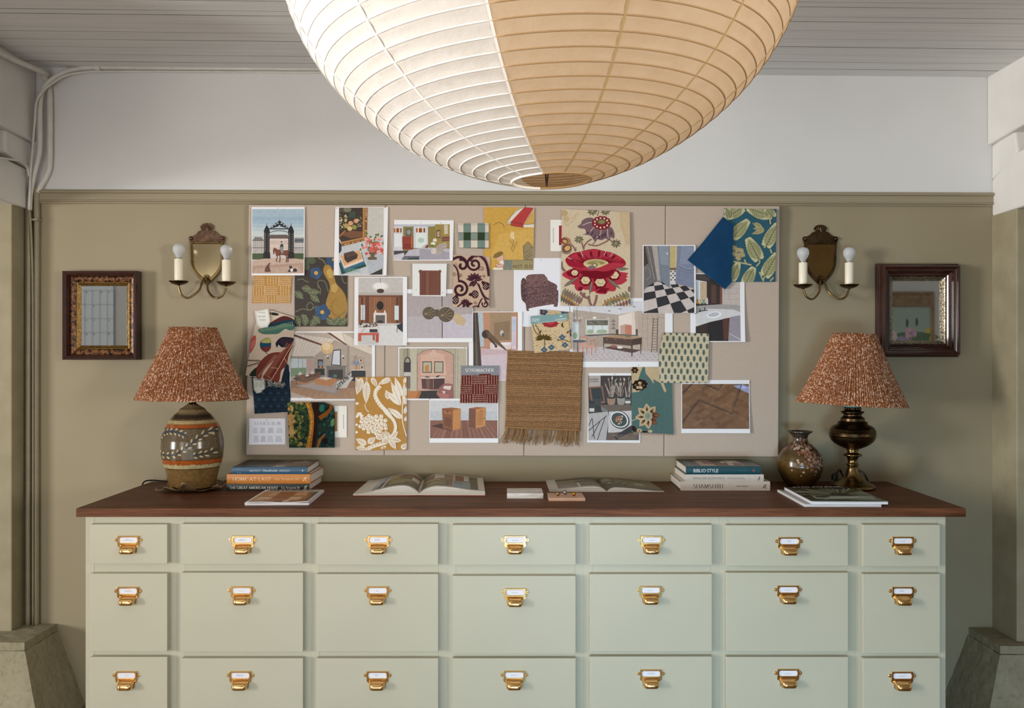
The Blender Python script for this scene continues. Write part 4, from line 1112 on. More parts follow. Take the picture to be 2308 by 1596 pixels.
s.p('6a5a42', 1985, 870, 2090, 870, 2060, 940, 2105, 960, 2100, 990, 1965, 990, 1960, 955, 2010, 940)
s.build()
# --- gourd paper
s = Sheet('wallpaper_swatch', 'dark wallpaper sample with ochre gourd, blue flowers and green leaves', 'swatch', (664, 580, 783, 736), '3a2f29', 1, group=FS); s.at(Z1)
s.l('6f7251', 18, 1200, 960, 1290, 1010, 1320, 1090, sm=4); s.e('515a40', 1080, 990, 90, 55, 20); s.e('515a40', 1020, 1080, 70, 50, 60); s.e('2d4a6b', 1400, 1010, 80, 90, 0, 18, .12); s.e('c09a3e', 1440, 985, 26, 26)
s.q('a8823a', 1300, 1080, 1370, 1070, 1430, 1150, 1450, 1250, 1480, 1350, 1560, 1440, 1620, 1540, 1650, 1680, 1640, 1810, 1580, 1900, 1500, 1930, 1400, 1900, 1330, 1800, 1320, 1660, 1350, 1540, 1380, 1440, 1370, 1340, 1310, 1240, 1280, 1160)
s.e('c6a357', 1380, 1200, 46, 75, -15); s.e('c2a055', 1450, 1420, 52, 70, 0, 14, .12); s.e('96702a', 1500, 1720, 110, 140, 0, 22); s.e('a8823a', 1515, 1710, 95, 125, 0, 22)
for cx_, cy_, w in ((1170, 1190, 92), (1265, 1790, 118)):
    for k in range(5): s.e(('2d4a70', '35557c')[k % 2], cx_ + w * .55 * math.cos(1.257 * k), cy_ + w * .55 * math.sin(1.257 * k), w * .52, w * .5)
    s.e('d5a83c', cx_, cy_, 30, 30)
for k in ((880, 1300, 960, 1280, 1000, 1310, 1060, 1330), (1360, 1480, 1300, 1320, 1200, 1320, 1210, 1430), (1560, 1230, 1590, 1330, 1640, 1350), (1190, 1360, 1240, 1440, 1230, 1520), (850, 1790, 960, 1740, 1080, 1760, 1130, 1690, 1080, 1640, 1030, 1690, 1060, 1760, 1180, 1700), (1540, 1830, 1620, 1790, 1600, 1760)): s.l('77795a', 12, *k, sm=5)
for k in ((850, 1470, 980, 1590), (950, 1420, 1110, 1440), (1040, 1490, 1240, 1480), (1080, 1520, 1230, 1640), (850, 1840, 930, 2000), (960, 1900, 1010, 1830), (1000, 2000, 1020, 1830), (1080, 2000, 1200, 1880), (1230, 1960, 1120, 1840), (1330, 1880, 1450, 1990), (1450, 1990, 1540, 1850), (1520, 1990, 1660, 1870)): s.leaf('5e6446', *k, 110, '94977a', 7, 2)
s.build()
# --- mustard dotted swatch and its red sister
def dots(s, x0, y0, x1, y1, c, n=9, seed=1, rw=1.5):
    r2 = random.Random(seed); cw = (x1 - x0) / 3; ch = (y1 - y0) / 3
    for i in range(3):
        for j in range(3):
            hor = (i + j + seed) % 2 == 0; jx = r2.uniform(-3, 3)
            xa, ya = x0 + cw * i + jx, y0 + ch * j; nl = 5
            for a in range(nl):
                u = (a + .5) / nl; m_ = int((cw if hor else ch) / 2.5)
                for k in range(m_):
                    v = (k + .5) / m_
                    x, y = (xa + cw * v, ya + ch * u) if hor else (xa + cw * u, ya + ch * v)
                    d = rw * r2.uniform(.8, 1.15) / 2; s.raw(c, [(x - d, y - d * .8), (x + d, y - d * .8), (x + d, y + d * .8), (x - d, y + d * .8)])
s = Sheet('fabric_swatch', 'small mustard swatch with rows of white dots under the gate photo', 'swatch', [(571.5, 621.3), (658, 621.3), (654, 684), (568, 683.5)], 'c49450', 1, 'cloth', .0008, FS, wave=.0006)
dots(s, 567, 624, 659, 686, 'f4eadb', seed=4); s.build()
# --- tropical fabric
s = Sheet('fabric_swatch', 'cream fabric with rust leaves, blue green plumes and frayed hem, on the board edge', 'swatch', [(597, 697), (606, 698), (664, 716), (662, 775), (651, 822), (640, 862), (600, 856), (554, 846), (566, 780), (575, 734)], 'd8c4ae', 4, 'cloth', .0012, FS, wave=.006); s.at(Z2)
s.clip = [(553, 690), (672, 690), (672, 870), (553, 870)]
s.q('5a2f2c', 460, 610, 560, 540, 690, 490, 835, 545, 830, 640, 700, 640, 560, 660, 420, 700); s.q('1f3f50', 420, 640, 560, 590, 700, 560, 835, 560, 835, 680, 700, 640, 520, 700)
s.q('4f7a6a', 300, 690, 440, 660, 560, 650, 680, 600, 760, 620, 835, 620, 830, 700, 760, 710, 700, 690, 600, 760, 500, 770, 380, 770, 300, 740)
for k in range(20): s.l('a9b184', 6, 320 + 26 * k, 740 - 5 * k, 330 + 25 * k, 690 - 6 * k)
s.e('26302a', 530, 460, 75, 22, 8); s.q('b9564a', 170, 880, 210, 800, 250, 800, 245, 920, 200, 1010, 160, 1060); s.q('c8756a', 180, 900, 240, 850, 235, 930, 180, 1000)
s.q('24506a', 310, 930, 340, 860, 440, 820, 480, 860, 485, 960, 450, 1020, 390, 1040, 330, 1000); s.q('b3ad62', 350, 860, 440, 822, 478, 850, 480, 900, 340, 900); s.q('7a3a34', 330, 980, 480, 960, 450, 1025, 390, 1042)
for k in range(9): s.l('d0c890', 4, 350 + 15 * k, 905, 360 + 13 * k, 850)
s.q('232433', 555, 910, 620, 830, 700, 812, 825, 830, 820, 880, 740, 960, 650, 970, 600, 930, 580, 975); s.q('3c2a3a', 620, 850, 820, 840, 780, 920, 660, 930)
s.q('2b3326', 150, 1400, 270, 1270, 300, 1400); s.l('2d2019', 10, 130, 1170, 330, 1180); s.l('2d2019', 10, 120, 1260, 300, 1200)
for k in range(8): s.l('2d2019', 6, 150 + 22 * k, 1155, 160 + 22 * k, 1190); s.l('2d2019', 6, 140 + 20 * k, 1240 - 6 * k, 152 + 20 * k, 1275 - 6 * k)
s.l('2d2019', 9, 390, 1040, 440, 1080)
s.q('7a3c30', 260, 1430, 270, 1270, 350, 1150, 480, 1060, 640, 1050, 560, 1140, 450, 1240, 370, 1330, 330, 1440); s.q('7a3c30', 360, 1440, 420, 1330, 560, 1130, 700, 990, 800, 890, 830, 900, 760, 1080, 720, 1250, 640, 1330, 600, 1500, 480, 1470)
s.q('1f2c3c', 640, 1500, 690, 1300, 740, 1220, 760, 1400, 700, 1500)
for k in range(26):
    t = k / 25; x, y = 440 + 330 * t, 1420 - 480 * t; s.l('c98e78', 5, x, y, x - 50, y - 30 - 10 * t); s.l('4a1c1c', 5, x + 20, y, x + 70, y + 20)
    s.l('d0a08a', 5, 280 + 260 * t, 1400 - 320 * t, 300 + 280 * t, 1440 - 330 * t)
s.l('e0b49c', 10, 480, 1480, 600, 1290, 700, 1110, 830, 890, sm=3); s.l('e0b49c', 7, 590, 1290, 480, 1280); s.l('e0b49c', 7, 690, 1130, 720, 1200); s.l('e0b49c', 7, 480, 1440, 440, 1420)
o = s.build(); o.name = 'fabric_swatch'
b = MB()
for k in range(34):
    x = 590 + 52 * rn.random(); y0_ = 856 + (x - 590) * .08; pts = [P(x, y0_, YB - .0022 * 4 - .003)]
    for j in range(4): pts.append(P(x + rn.uniform(-5, 5) * (j + 1) / 3, y0_ + (j + 1) * rn.uniform(1.2, 4.2), YB - .0022 * 4 - .003 - .001 * rn.random()))
    b.tube([p_ - o.location for p_ in smooth_path(pts, 3)], .0003, 4)
b.build('frayed_threads', 'candle_cream', o)
# --- shield labels
def shield(label, pts, layer, lines):
    s = Sheet('shield_label', label, 'label', pts, 'ecebe2', layer, thick=.0006, group=PR)
    cx_ = sum(p_[0] for p_ in pts) / len(pts); cy_ = sum(p_[1] for p_ in pts) / len(pts); o = [(cx_ + (x - cx_) * .88, cy_ + (y - cy_) * .9) for x, y in pts]
    for u, v in zip(o, o[1:] + o[:1]): s.l('3c4a4e', .5, *u, *v)
    lines(s); s.build()
def hand(s):
    s.at(Z2); s.txt('55585a', sans('Top of silk'), 275, 478, 392, 520); s.txt('55585a', sans('elongated'), 302, 536, 400, 565); [s.r('9a9a98', 292 + 13 * k, 434, 301 + 13 * k, 446) for k in range(8)]
shield('white shield shaped tag with handwriting, above the rust leaf fabric', [(574.2, 701.6), (604.8, 696), (609.2, 724.7), (603.3, 737), (587, 740), (579, 732)], 8, hand)
s = Sheet('fabric_swatch', 'navy damask swatch with faint blue floral medallions', 'swatch', [(568, 846), (653, 838), (652.7, 857), (655, 895), (650, 928.5), (574.2, 932.8)], '1d2c3c', 2, 'cloth', .0012, FS, wave=.002); s.at(Z3)
for i in range(6):
    for j in range(6):
        x, y = 240 + 118 * i + (59 if j % 2 else 0), 180 + 100 * j
        for k in range(6): s.leaf('2a4250', x, y, x + 42 * math.cos(k * 1.047 + j), y + 42 * math.sin(k * 1.047 + j), 16, n=4)
        s.e('34545c', x, y, 11, 11, n=8); s.l('2c4656', 5, x - 50, y + 50, x, y + 62, x + 50, y + 50, sm=3)
s.build()
def day(s):
    s.at(Z3); s.txt('2c3034', serif('DAYRON', .09, .2), 232, 168, 350, 188)
    for k in range(5): s.r('8c8c88', 238, 215 + 15 * k, 282, 219 + 15 * k); s.r('8c8c88', 300, 215 + 15 * k, 345, 219 + 15 * k)
shield('white shield shaped tag with printed lines, on the navy damask', [(570.5, 852), (595.2, 852), (597.2, 876.4), (594.5, 883), (579, 887.2), (572, 879)], 3, day)
# --- lampshade pleat card
s = photo('white card with small grey drawings of lampshade pleats', (561.8, 943.4, 642.8, 1002), 1, None, base='ededf4', frame=Z3, curl=(-1, -1, .004)); s.at(Z3)
for j, (y, h, n, xs) in enumerate(((842, 46, 7, (240, 275, 325, 378, 440, 513, 598)), (950, 76, 4, (240, 352, 478, 612)), (1080, 90, 4, (255, 362, 470, 597)))):
    for i, x in enumerate(xs):
        w = (20, 26, 36, 42, 46, 56, 66)[i] if j == 0 else (78, 82, 92, 100)[i]; s.p(('d0d0dc', 'dcdce6', 'd6d6e0')[(i + j) % 3], x - w * .38, y - h / 2, x + w * .38, y - h / 2, x + w * .5, y + h / 2, x - w * .5, y + h / 2); s.l('b9b9c8', 3, x - w * .5, y + h / 2, x + w * .5, y + h / 2)
        for q_ in (-.25, .25): s.l('c2c2d0', 2, x + w * q_ * .8, y - h / 2, x + w * q_, y + h / 2)
s.build()
# --- tapestry + card behind
s = photo('narrow white card with an ochre stripe sticking out behind the tapestry scrap', [(735, 915), (781.6, 915), (781.6, 986), (735, 986)], 1, None, base='f0ece2', name='paper_card', frame=Z3); s.at(Z3); s.r('a5772c', 1380, 665, 1495, 965)
for k in range(13): s.r('8f8a80', 1582, 925 - 17 * k, 1596, 915 - 17 * k)
s.build()
s = Sheet('fabric_swatch', 'woven tapestry scrap with golden branch over dark green foliage', 'swatch', [(648, 907.5), (730, 906.6), (752, 916), (754, 932), (754, 1009), (652, 1009)], '24352c', 4, 'tapestry', .004, FS, wave=.003); s.at(Z3)
for k in range(170):
    x = rn.uniform(735, 1060); c = rn.choice(('5a6b38', '7d7c42', '44592f', '33492c', 'a8924e') if x < 950 else ('3d5230', '2c4428', '5c6a38', '1f3a34'))
    s.e(c, x, rn.uniform(520, 1210), rn.uniform(14, 40), rn.uniform(12, 28), rn.uniform(0, 180), n=7)
for k in range(90): s.e(rn.choice(('16302f', '1d3d3c', '142624', '2d5148')), rn.uniform(1180, 1450), rn.uniform(530, 1210), rn.uniform(18, 46), rn.uniform(14, 30), rn.uniform(0, 180), n=7)
for k in range(36): s.e(rn.choice(('c79a5c', 'b98848', 'd0a468')), 790 + rn.gauss(0, 22), rn.uniform(570, 1060), 22, 26, n=7)
s.p('2b1a14', 1110, 515, 1210, 515, 1240, 700, 1200, 800, 1190, 1000, 1150, 1215, 1090, 1215, 1130, 900, 1140, 760)
s.p('b0742c', 990, 515, 1075, 515, 1110, 600, 1140, 720, 1140, 860, 1130, 980, 1100, 1215, 1010, 1215, 1060, 1000, 1075, 850, 1060, 680, 1030, 590); s.l('d09a48', 20, 1030, 540, 1085, 680, 1108, 820, 1080, 1010, 1050, 1200, sm=4)
for k in range(60): t = rn.random(); s.e(rn.choice(('7d4a18', 'c98a38', 'd8a050')), 1100 - 40 * abs(t - .45) * 2 + rn.uniform(-30, 20), 540 + 660 * t, 10, 8, n=6)
s.p('8a4f1c', 1200, 740, 1300, 680, 1370, 620, 1380, 560, 1440, 585, 1400, 660, 1340, 720, 1250, 795); s.e('2d6a5c', 1260, 610, 40, 60, 15); s.e('5c8a62', 1425, 830, 32, 60, 10)
s.p('8f5a28', 1180, 1215, 1200, 1100, 1300, 1000, 1320, 1020, 1260, 1080, 1210, 1215); s.p('1c1512', 1265, 1090, 1340, 1060, 1360, 1140, 1300, 1170)
s.build()
# --- living room
s = photo('printed photo of a vaulted white living room with globe pendant, brown sofa and fireplace', (652, 747, 845, 903), 1, (780, 747, 2022, 1743), frame=Z2, pcol='bfb0a2')
s.win(780, 748, 2022, 1770); s.p('e0d4c8', 780, 748, 1460, 850, 1130, 1120, 780, 1100)
for k in range(11): s.l('b8aca0', 5, 830 + 60 * k, 748 + 9 * k, 780 + 34 * k, 1100 + 2 * k)
s.p('e8dccc', 1330, 748, 1560, 748, 1640, 940, 1460, 850); s.p('ddd0c0', 1570, 748, 2022, 980, 2022, 1080, 1640, 920)
s.p('6a4438', 830, 775, 850, 772, 1260, 920, 1250, 945, 830, 800); s.p('6a4438', 1330, 748, 1390, 748, 1640, 925, 1635, 945)
s.p('b3a496', 1130, 1120, 1460, 855, 1640, 945, 1640, 1480, 1130, 1480); s.p('b8a99a', 1640, 930, 2022, 1085, 2022, 1480, 1640, 1480); s.p('9f9184', 1640, 940, 1680, 960, 1680, 1480, 1640, 1480)
s.r('9c9486', 780, 1108, 1130, 1140); s.p('c9d3d6', 735, 1140, 1020, 1150, 1020, 1340, 730, 1380); s.p('7f9878', 735, 1290, 1020, 1280, 1020, 1370, 720, 1440)
for x in (780, 895, 960): s.r('8d968f', x, 1140, x + 8, 1390)
s.p('c0a09a', 1025, 1150, 1125, 1150, 1120, 1330, 1030, 1330)
s.e('e2bd88', 1340, 980, 95, 92, n=24); s.e('efd4a8', 1325, 960, 60, 58, n=20)
s.p('3a3234', 1432, 1010, 1550, 1000, 1552, 1252, 1398, 1245); s.p('d9dcE4'.lower(), 1440, 1025, 1535, 1016, 1535, 1240, 1412, 1232)
for x in (1345, 1580): s.e('d6d2cc', x, 1110, 22, 20, n=8); s.r('5a4a40', x - 6, 1120, x + 20, 1145)
s.p('7a7672', 1320, 1255, 1640, 1250, 1620, 1285, 1620, 1480, 1335, 1480, 1335, 1285); s.p('3c3a38', 1360, 1315, 1580, 1310, 1580, 1480, 1360, 1480)
s.r('4c4038', 1195, 1155, 1278, 1290); s.p('7d94b0', 1215, 1185, 1265, 1185, 1275, 1250, 1205, 1250); s.r('c08a4c', 1225, 1245, 1260, 1300); s.r('2c2c2c', 1150, 1295, 1300, 1400)
for x, y, w, h in ((1745, 1098, 55, 60), (1815, 1130, 82, 80), (1720, 1170, 60, 60), (1835, 1230, 75, 90)): s.r('8a7460', x, y, x + w, y + h); s.r('c9bba8', x + 8, y + 8, x + w - 8, y + h - 8); s.e('6a4a40', x + w / 2, y + h / 2, w / 5, h / 4, n=8)
s.p('7d94b0', 1765, 1175, 1810, 1175, 1828, 1245, 1752, 1245); s.r('c08a4c', 1765, 1245, 1808, 1320); s.r('2c2e2e', 1712, 1320, 1925, 1500); s.r('efe6da', 1712, 1315, 1925, 1328)
s.at(Z3); s.p('9a7458', 765, 190, 1100, 170, 1500, 160, 1770, 200, 1770, 470, 1140, 470, 780, 360); s.p('b08a6c', 780, 300, 1770, 300, 1770, 470, 1140, 470, 780, 360)
for k in range(9): s.l('8a6448', 4, 900 + 100 * k, 470, 1050 + 70 * k, 260)
s.p('a09088', 840, 270, 1180, 170, 1560, 200, 1500, 410); s.p('b3a59e', 900, 275, 1190, 190, 1510, 215, 1460, 380)
s.p('7d5a46', 850, 110, 1240, 60, 1240, 160, 1000, 245, 850, 200); s.p('6a4838', 990, 110, 1240, 65, 1240, 105, 1000, 165); s.p('b98a62', 850, 190, 1000, 225, 1180, 165, 1180, 195, 1000, 255, 850, 215)
for x, y in ((925, 80), (1035, 100), (1115, 65)): s.p('e0cfc4', x - 35, y + 20, x, y - 30, x + 36, y + 12, x - 10, y + 30)
s.e('4a4a46', 870, 160, 58, 16); s.r('4a4a46', 862, 160, 872, 250)
s.p('c98a58', 1160, 160, 1300, 130, 1480, 160, 1480, 195, 1400, 280, 1160, 245); s.p('e0d0c4', 1200, 150, 1300, 132, 1420, 152, 1320, 185); s.e('2f4a78', 1395, 125, 26, 24, n=10); s.e('5c7a70', 1460, 120, 34, 28, n=10); s.e('7a8a90', 1270, 120, 28, 16, n=10)
s.p('d6d2cc', 1480, 290, 1490, 200, 1600, 170, 1700, 70, 1775, 55, 1740, 150, 1680, 220, 1640, 300, 1560, 310)
for k in range(90): s.e('3a3836', 1500 + 220 * (k % 10) / 10 + rn.uniform(-8, 8), 290 - 230 * (k % 10) / 10 * .9 + rn.uniform(-45, 30), 8, 7, rn.uniform(0, 180), n=6)
s.r('2c2e2e', 1712, 35, 1925, 140); s.build()
# --- chandelier room
s = photo('printed photo of a wood panelled room with white chandelier and coral bench', (799, 624, 917.5, 778.5), 3, (1818, 1262, 2498, 2290), frame=Z1, pcol='8f5f40', curl=(-1, -1, .006))
s.r('c9c4c0', 1818, 1262, 2498, 1510); s.p('b9b2ae', 1818, 1490, 2498, 1490, 2498, 1530, 1818, 1530); s.r('7a4c34', 1818, 1530, 2498, 1560)
s.e('ded9d6', 2155, 1395, 130, 70, n=20); s.e('efecea', 2150, 1390, 100, 48, n=20); s.r('6a6462', 2150, 1265, 2157, 1350); s.e('4a3630', 2155, 1465, 58, 34)
for x in (1985, 2060, 2100, 2230, 2270, 2300): s.r('a97450', x, 1560, x + 10, 1960)
s.r('5c3826', 1860, 1560, 1890, 1960); s.r('6a3f2a', 1925, 1540, 1985, 1960); s.r('cdd6dc', 1855, 1680, 1920, 1910); s.r('8a6448', 1884, 1680, 1890, 1910); s.r('5c3826', 2395, 1560, 2430, 1960); s.r('d5dde4', 2370, 1690, 2435, 1910); s.r('6a3f2a', 2440, 1540, 2498, 1960)
s.e('1c1614', 2150, 1690, 54, 68, n=20); s.r('e4dcd6', 2050, 1800, 2250, 1970); s.r('6a625e', 2080, 1835, 2225, 1970); s.e('3a322e', 2150, 1940, 50, 26)
for x in (2080, 2222): s.p('efe8dc', x - 14, 1798, x, 1750, x + 14, 1798)
s.p('cfccca', 1818, 1960, 2498, 1960, 2498, 2290, 1818, 2290); s.p('dcdad8', 2130, 2000, 2498, 1980, 2498, 2290, 2130, 2290)
for k in range(40): s.e(rn.choice(('4a4440', '7a7470', '9a8a80', 'd8d4d0', '6a4a40')), rn.uniform(1825, 2110), rn.uniform(1950, 2040), 22, 14, rn.uniform(0, 180), n=6)
s.p('dedad8', 1818, 2030, 2120, 2010, 2110, 2110, 1818, 2110); s.r('3c3a3e', 1990, 2050, 2110, 2100); s.l('3a3a40', 5, 1860, 2105, 1920, 2040)
s.p('c9604c', 1818, 2110, 2130, 2105, 2135, 2140, 1818, 2145); s.r('c9604c', 1818, 2130, 1865, 2235); s.r('b9503e', 2085, 2130, 2130, 2250); s.r('b0503e', 2040, 2130, 2070, 2220)
s.p('2c3038', 2400, 1990, 2498, 1950, 2498, 2100, 2420, 2040); s.r('3a2c24', 2405, 2030, 2415, 2100); s.build()
# --- bedroom
s = photo('printed photo of an olive bedroom with white bed and red chest', [(888.3, 495.7), (1022.8, 496.7), (1020.6, 588), (886.8, 587)], 1, (188, 445, 1043, 988), frame=Z4, pcol='8f7f42', curl=(1, -1, .005))
s.r('d0cfd6', 188, 445, 1043, 475); s.p('c2c4cf', 188, 455, 830, 455, 780, 480, 188, 480); s.r('d5d6de', 188, 478, 330, 850); s.r('e6e8ec', 195, 590, 310, 790); s.r('d5d6de', 490, 480, 710, 810); s.r('e2ebe6', 525, 575, 690, 810); s.e('b9cfc0', 605, 690, 50, 40)
for x0_, x1_ in ((190, 305), (528, 665)):
    for k in range(6): s.r(('b0453a', 'e8d49a', '6a3a34')[k % 3], x0_ + (x1_ - x0_) * k / 6, 505, x0_ + (x1_ - x0_) * (k + 1) / 6, 570)
s.r('5a5e5c', 372, 510, 458, 625); s.e('9a9a96', 415, 565, 30, 40); s.p('a08c48', 820, 445, 1043, 445, 1043, 800, 820, 800); s.p('5c4034', 835, 545, 900, 525, 900, 655, 838, 655); s.p('b9a080', 845, 560, 890, 545, 890, 640, 847, 640); s.p('d5c8b4', 955, 455, 1015, 450, 1015, 590, 960, 600)
s.r('9a4030', 316, 630, 480, 740); s.r('8a3226', 320, 740, 480, 830); s.r('c98a4c', 455, 640, 470, 800)
for y in (660, 690, 720, 760, 800): s.l('5c2018', 4, 325, y, 450, y)
s.r('4a4048', 188, 850, 480, 910); s.p('eee4da', 782, 705, 792, 665, 838, 665, 846, 712); s.e('e8e6d8', 790, 740, 36, 26, 0, 12, .2); s.e('6a7a3c', 780, 775, 22, 20)
s.p('7a4c40', 920, 640, 1043, 630, 1043, 700, 920, 710); s.p('96604e', 920, 670, 1043, 660, 1043, 680, 920, 690)
s.p('c2bec8', 300, 988, 420, 840, 600, 810, 760, 800, 1043, 820, 1043, 988); s.p('a9a4b0', 580, 830, 600, 815, 1043, 880, 1043, 988, 580, 988); s.p('6f6a7c', 300, 988, 340, 930, 580, 930, 575, 988); s.p('2f4a34', 380, 988, 420, 960, 575, 955, 575, 988)
s.p('d0ccd4', 190, 915, 345, 880, 345, 930, 300, 988, 190, 988); s.p('b9aca4', 820, 820, 880, 750, 990, 725, 1000, 790, 900, 910, 830, 900)
for k in range(30): s.e('4a3c3a', 840 + 14 * (k % 10) + rn.uniform(0, 6), 760 + 40 * (k // 10) + rn.uniform(-10, 25), 5, 5, n=5)
s.p('d8cec4', 755, 850, 800, 800, 840, 830, 830, 895, 770, 905); s.p('cfc4c6', 600, 800, 680, 745, 720, 760, 690, 815); s.p('7a4038', 660, 800, 700, 755, 720, 765, 700, 815); s.build()
# --- headboard card
s = photo('small white card showing a dark wooden panel with scalloped corners', [(930, 594.4), (1007, 594.4), (1005, 668), (929.2, 667.3)], 4, None, base='eaebea', frame=Z4, curl=(-1, 1, .004)); s.at(Z4)
s.p('7d4a38', 582, 1530, 582, 1200, 565, 1165, 590, 1138, 625, 1152, 870, 1152, 895, 1138, 918, 1160, 905, 1195, 905, 1530)
for k in range(12): s.l(rn.choice(('5e3226', '8f5a44', '6e4030')), rn.uniform(6, 16), 600 + 26 * k, 1165, 600 + 26 * k + rn.uniform(-4, 4), 1525)
s.build()
# --- shell knobs
s = photo('printed photo of two ribbed shell shaped knobs on lilac doors', (907, 652, 1066, 771.5), 2, (362, 145, 1392, 830), frame=Z5, pcol='b3a8a8', curl=(1, -1, .004))
s.p('bdb4b8', 362, 500, 930, 480, 930, 830, 362, 830); s.p('c9c2cc', 930, 480, 1392, 460, 1392, 830, 930, 830); s.p('c9b28e', 1090, 430, 1200, 460, 1300, 560, 1260, 640, 1150, 620, 1090, 540); s.r('5c504c', 918, 145, 932, 350); s.r('5c504c', 922, 580, 936, 830)
s.p('5e5140', 780, 395, 880, 390, 880, 500, 780, 490)
for cx_, cy_, rx, ry in ((725, 447, 98, 98), (985, 470, 118, 116)):
    s.e('665744', cx_, cy_, rx, ry, n=26)
    for k in range(9):
        a = math.radians(-70 + 17 * k); s.l('92805f' if k % 2 else '463a2c', 9, cx_ - rx * .5, cy_ + 12, cx_ + rx * .9 * math.cos(a), cy_ + ry * .9 * math.sin(a))
    s.e('8f836e', cx_ - rx * .5, cy_ + 12, 20, 20, n=10)
s.p('665744', 1060, 390, 1110, 415, 1110, 480, 1080, 520); s.build()
# --- lever
s = photo('printed photo of a bronze lever handle in front of a blurred washbasin', [(1056.5, 702.6), (1176.7, 702.6), (1176.7, 857.8), (1056.5, 857.8)], 1, (1403, 435, 2085, 1470), frame=Z5, pcol='b98a68', curl=(1, 1, .003))
s.p('b9c4cc', 1470, 440, 1550, 440, 1570, 960, 1500, 960); s.p('c28f70', 1550, 440, 1660, 440, 1660, 980, 1570, 980); s.r('a58a6a', 1660, 440, 1990, 860); s.p('8f7356', 1720, 600, 1960, 560, 1960, 860, 1720, 860); s.p('d6c8d4', 1990, 500, 2060, 500, 2060, 1000, 1990, 1000); s.p('b9c8dc', 2000, 520, 2050, 540, 2050, 700, 2000, 720)
s.e('c9c0b4', 1840, 750, 28, 44); s.e('5c6058', 1858, 780, 20, 30); s.p('e4d2d4', 1660, 900, 1990, 890, 1980, 990, 1840, 1020, 1660, 1000); s.e('efe8ec', 1880, 915, 90, 20); s.p('cfb4b8', 1520, 980, 1700, 1000, 2000, 1020, 2085, 1000, 2085, 1470, 1520, 1470); s.p('d6c4cc', 1520, 1100, 2085, 1050, 2085, 1470, 1530, 1470)
s.p('46392f', 1403, 440, 1472, 440, 1530, 1260, 1530, 1470, 1403, 1470); s.p('6a594a', 1420, 440, 1440, 440, 1480, 1260, 1440, 1260); s.e('55422f', 1600, 770, 66, 68, n=20); s.e('3a2c20', 1580, 775, 44, 50); s.p('6a533a', 1600, 740, 1660, 745, 1800, 880, 1925, 1020, 1900, 1020, 1760, 920, 1640, 810); s.p('4a3826', 1620, 830, 1660, 820, 1770, 940, 1740, 950); s.e('4a3826', 1750, 955, 22, 22, n=10); s.build()
# --- vanity
s = photo('printed photo of a pink arched vanity nook with two mirrors and hanging apron', (897.5, 782.6, 1053, 902), 2, (270, 985, 1300, 1755), frame=Z5, pcol='b3aa94')
s.r('c2bba6', 435, 985, 540, 1755); s.r('a39a84', 330, 985, 432, 1755); s.r('6a6252', 390, 985, 400, 1130); s.r('beb49e', 1105, 985, 1300, 1755); s.r('9d9480', 1120, 985, 1132, 1755); s.r('a39a86', 1160, 985, 1170, 1755)
s.p('8f7c70', 540, 1755, 540, 1085, 640, 1020, 790, 990, 950, 1005, 1060, 1050, 1110, 1085, 1110, 1755); s.p('c9a08e', 552, 1755, 552, 1090, 650, 1030, 790, 1003, 940, 1015, 1050, 1060, 1095, 1095, 1095, 1755); s.p('d8b09c', 600, 1400, 600, 1100, 780, 1040, 960, 1080, 1000, 1400)
s.p('d9b8a6', 730, 1120, 780, 1005, 812, 1005, 865, 1120)
for x0_, x1_ in ((625, 770), (805, 945)): s.r('43382e', x0_, 1185, x1_, 1360); s.r('b9b29a', x0_ + 12, 1198, x1_ - 12, 1348)
s.p('c9843c', 665, 1250, 720, 1240, 722, 1340, 668, 1345); s.p('d8ccc0', 600, 1430, 965, 1420, 970, 1445, 600, 1450); s.e('3a302a', 700, 1425, 40, 9); s.e('3a302a', 860, 1415, 34, 12, -20); s.p('5a3a34', 610, 1450, 790, 1452, 790, 1620, 620, 1600); s.p('4a2e2a', 795, 1452, 965, 1445, 960, 1600, 795, 1620); s.p('7a544a', 680, 1455, 740, 1455, 735, 1610, 690, 1600)
s.p('2f2826', 552, 1640, 1095, 1620, 1095, 1755, 552, 1755); s.p('98605a', 850, 1640, 880, 1590, 960, 1520, 1090, 1530, 1095, 1755, 900, 1755, 840, 1690); s.p('e0d4cc', 960, 1560, 1070, 1560, 1050, 1625, 940, 1600); s.p('d9ccc4', 920, 1640, 980, 1640, 960, 1690); s.p('b07068', 845, 1660, 950, 1680, 1040, 1700, 1000, 1755, 900, 1755)
s.l('2c2426', 16, 350, 1220, 365, 1150, 395, 1125, 430, 1150, 442, 1220, sm=3); s.r('3a3032', 340, 1200, 445, 1350); s.r('c9c4bc', 342, 1350, 440, 1410); s.r('7a6a60', 350, 1410, 440, 1600); s.p('c08048', 395, 1640, 580, 1635, 520, 1755, 395, 1755); s.p('a86a38', 560, 1640, 610, 1650, 570, 1755, 520, 1755); s.build()
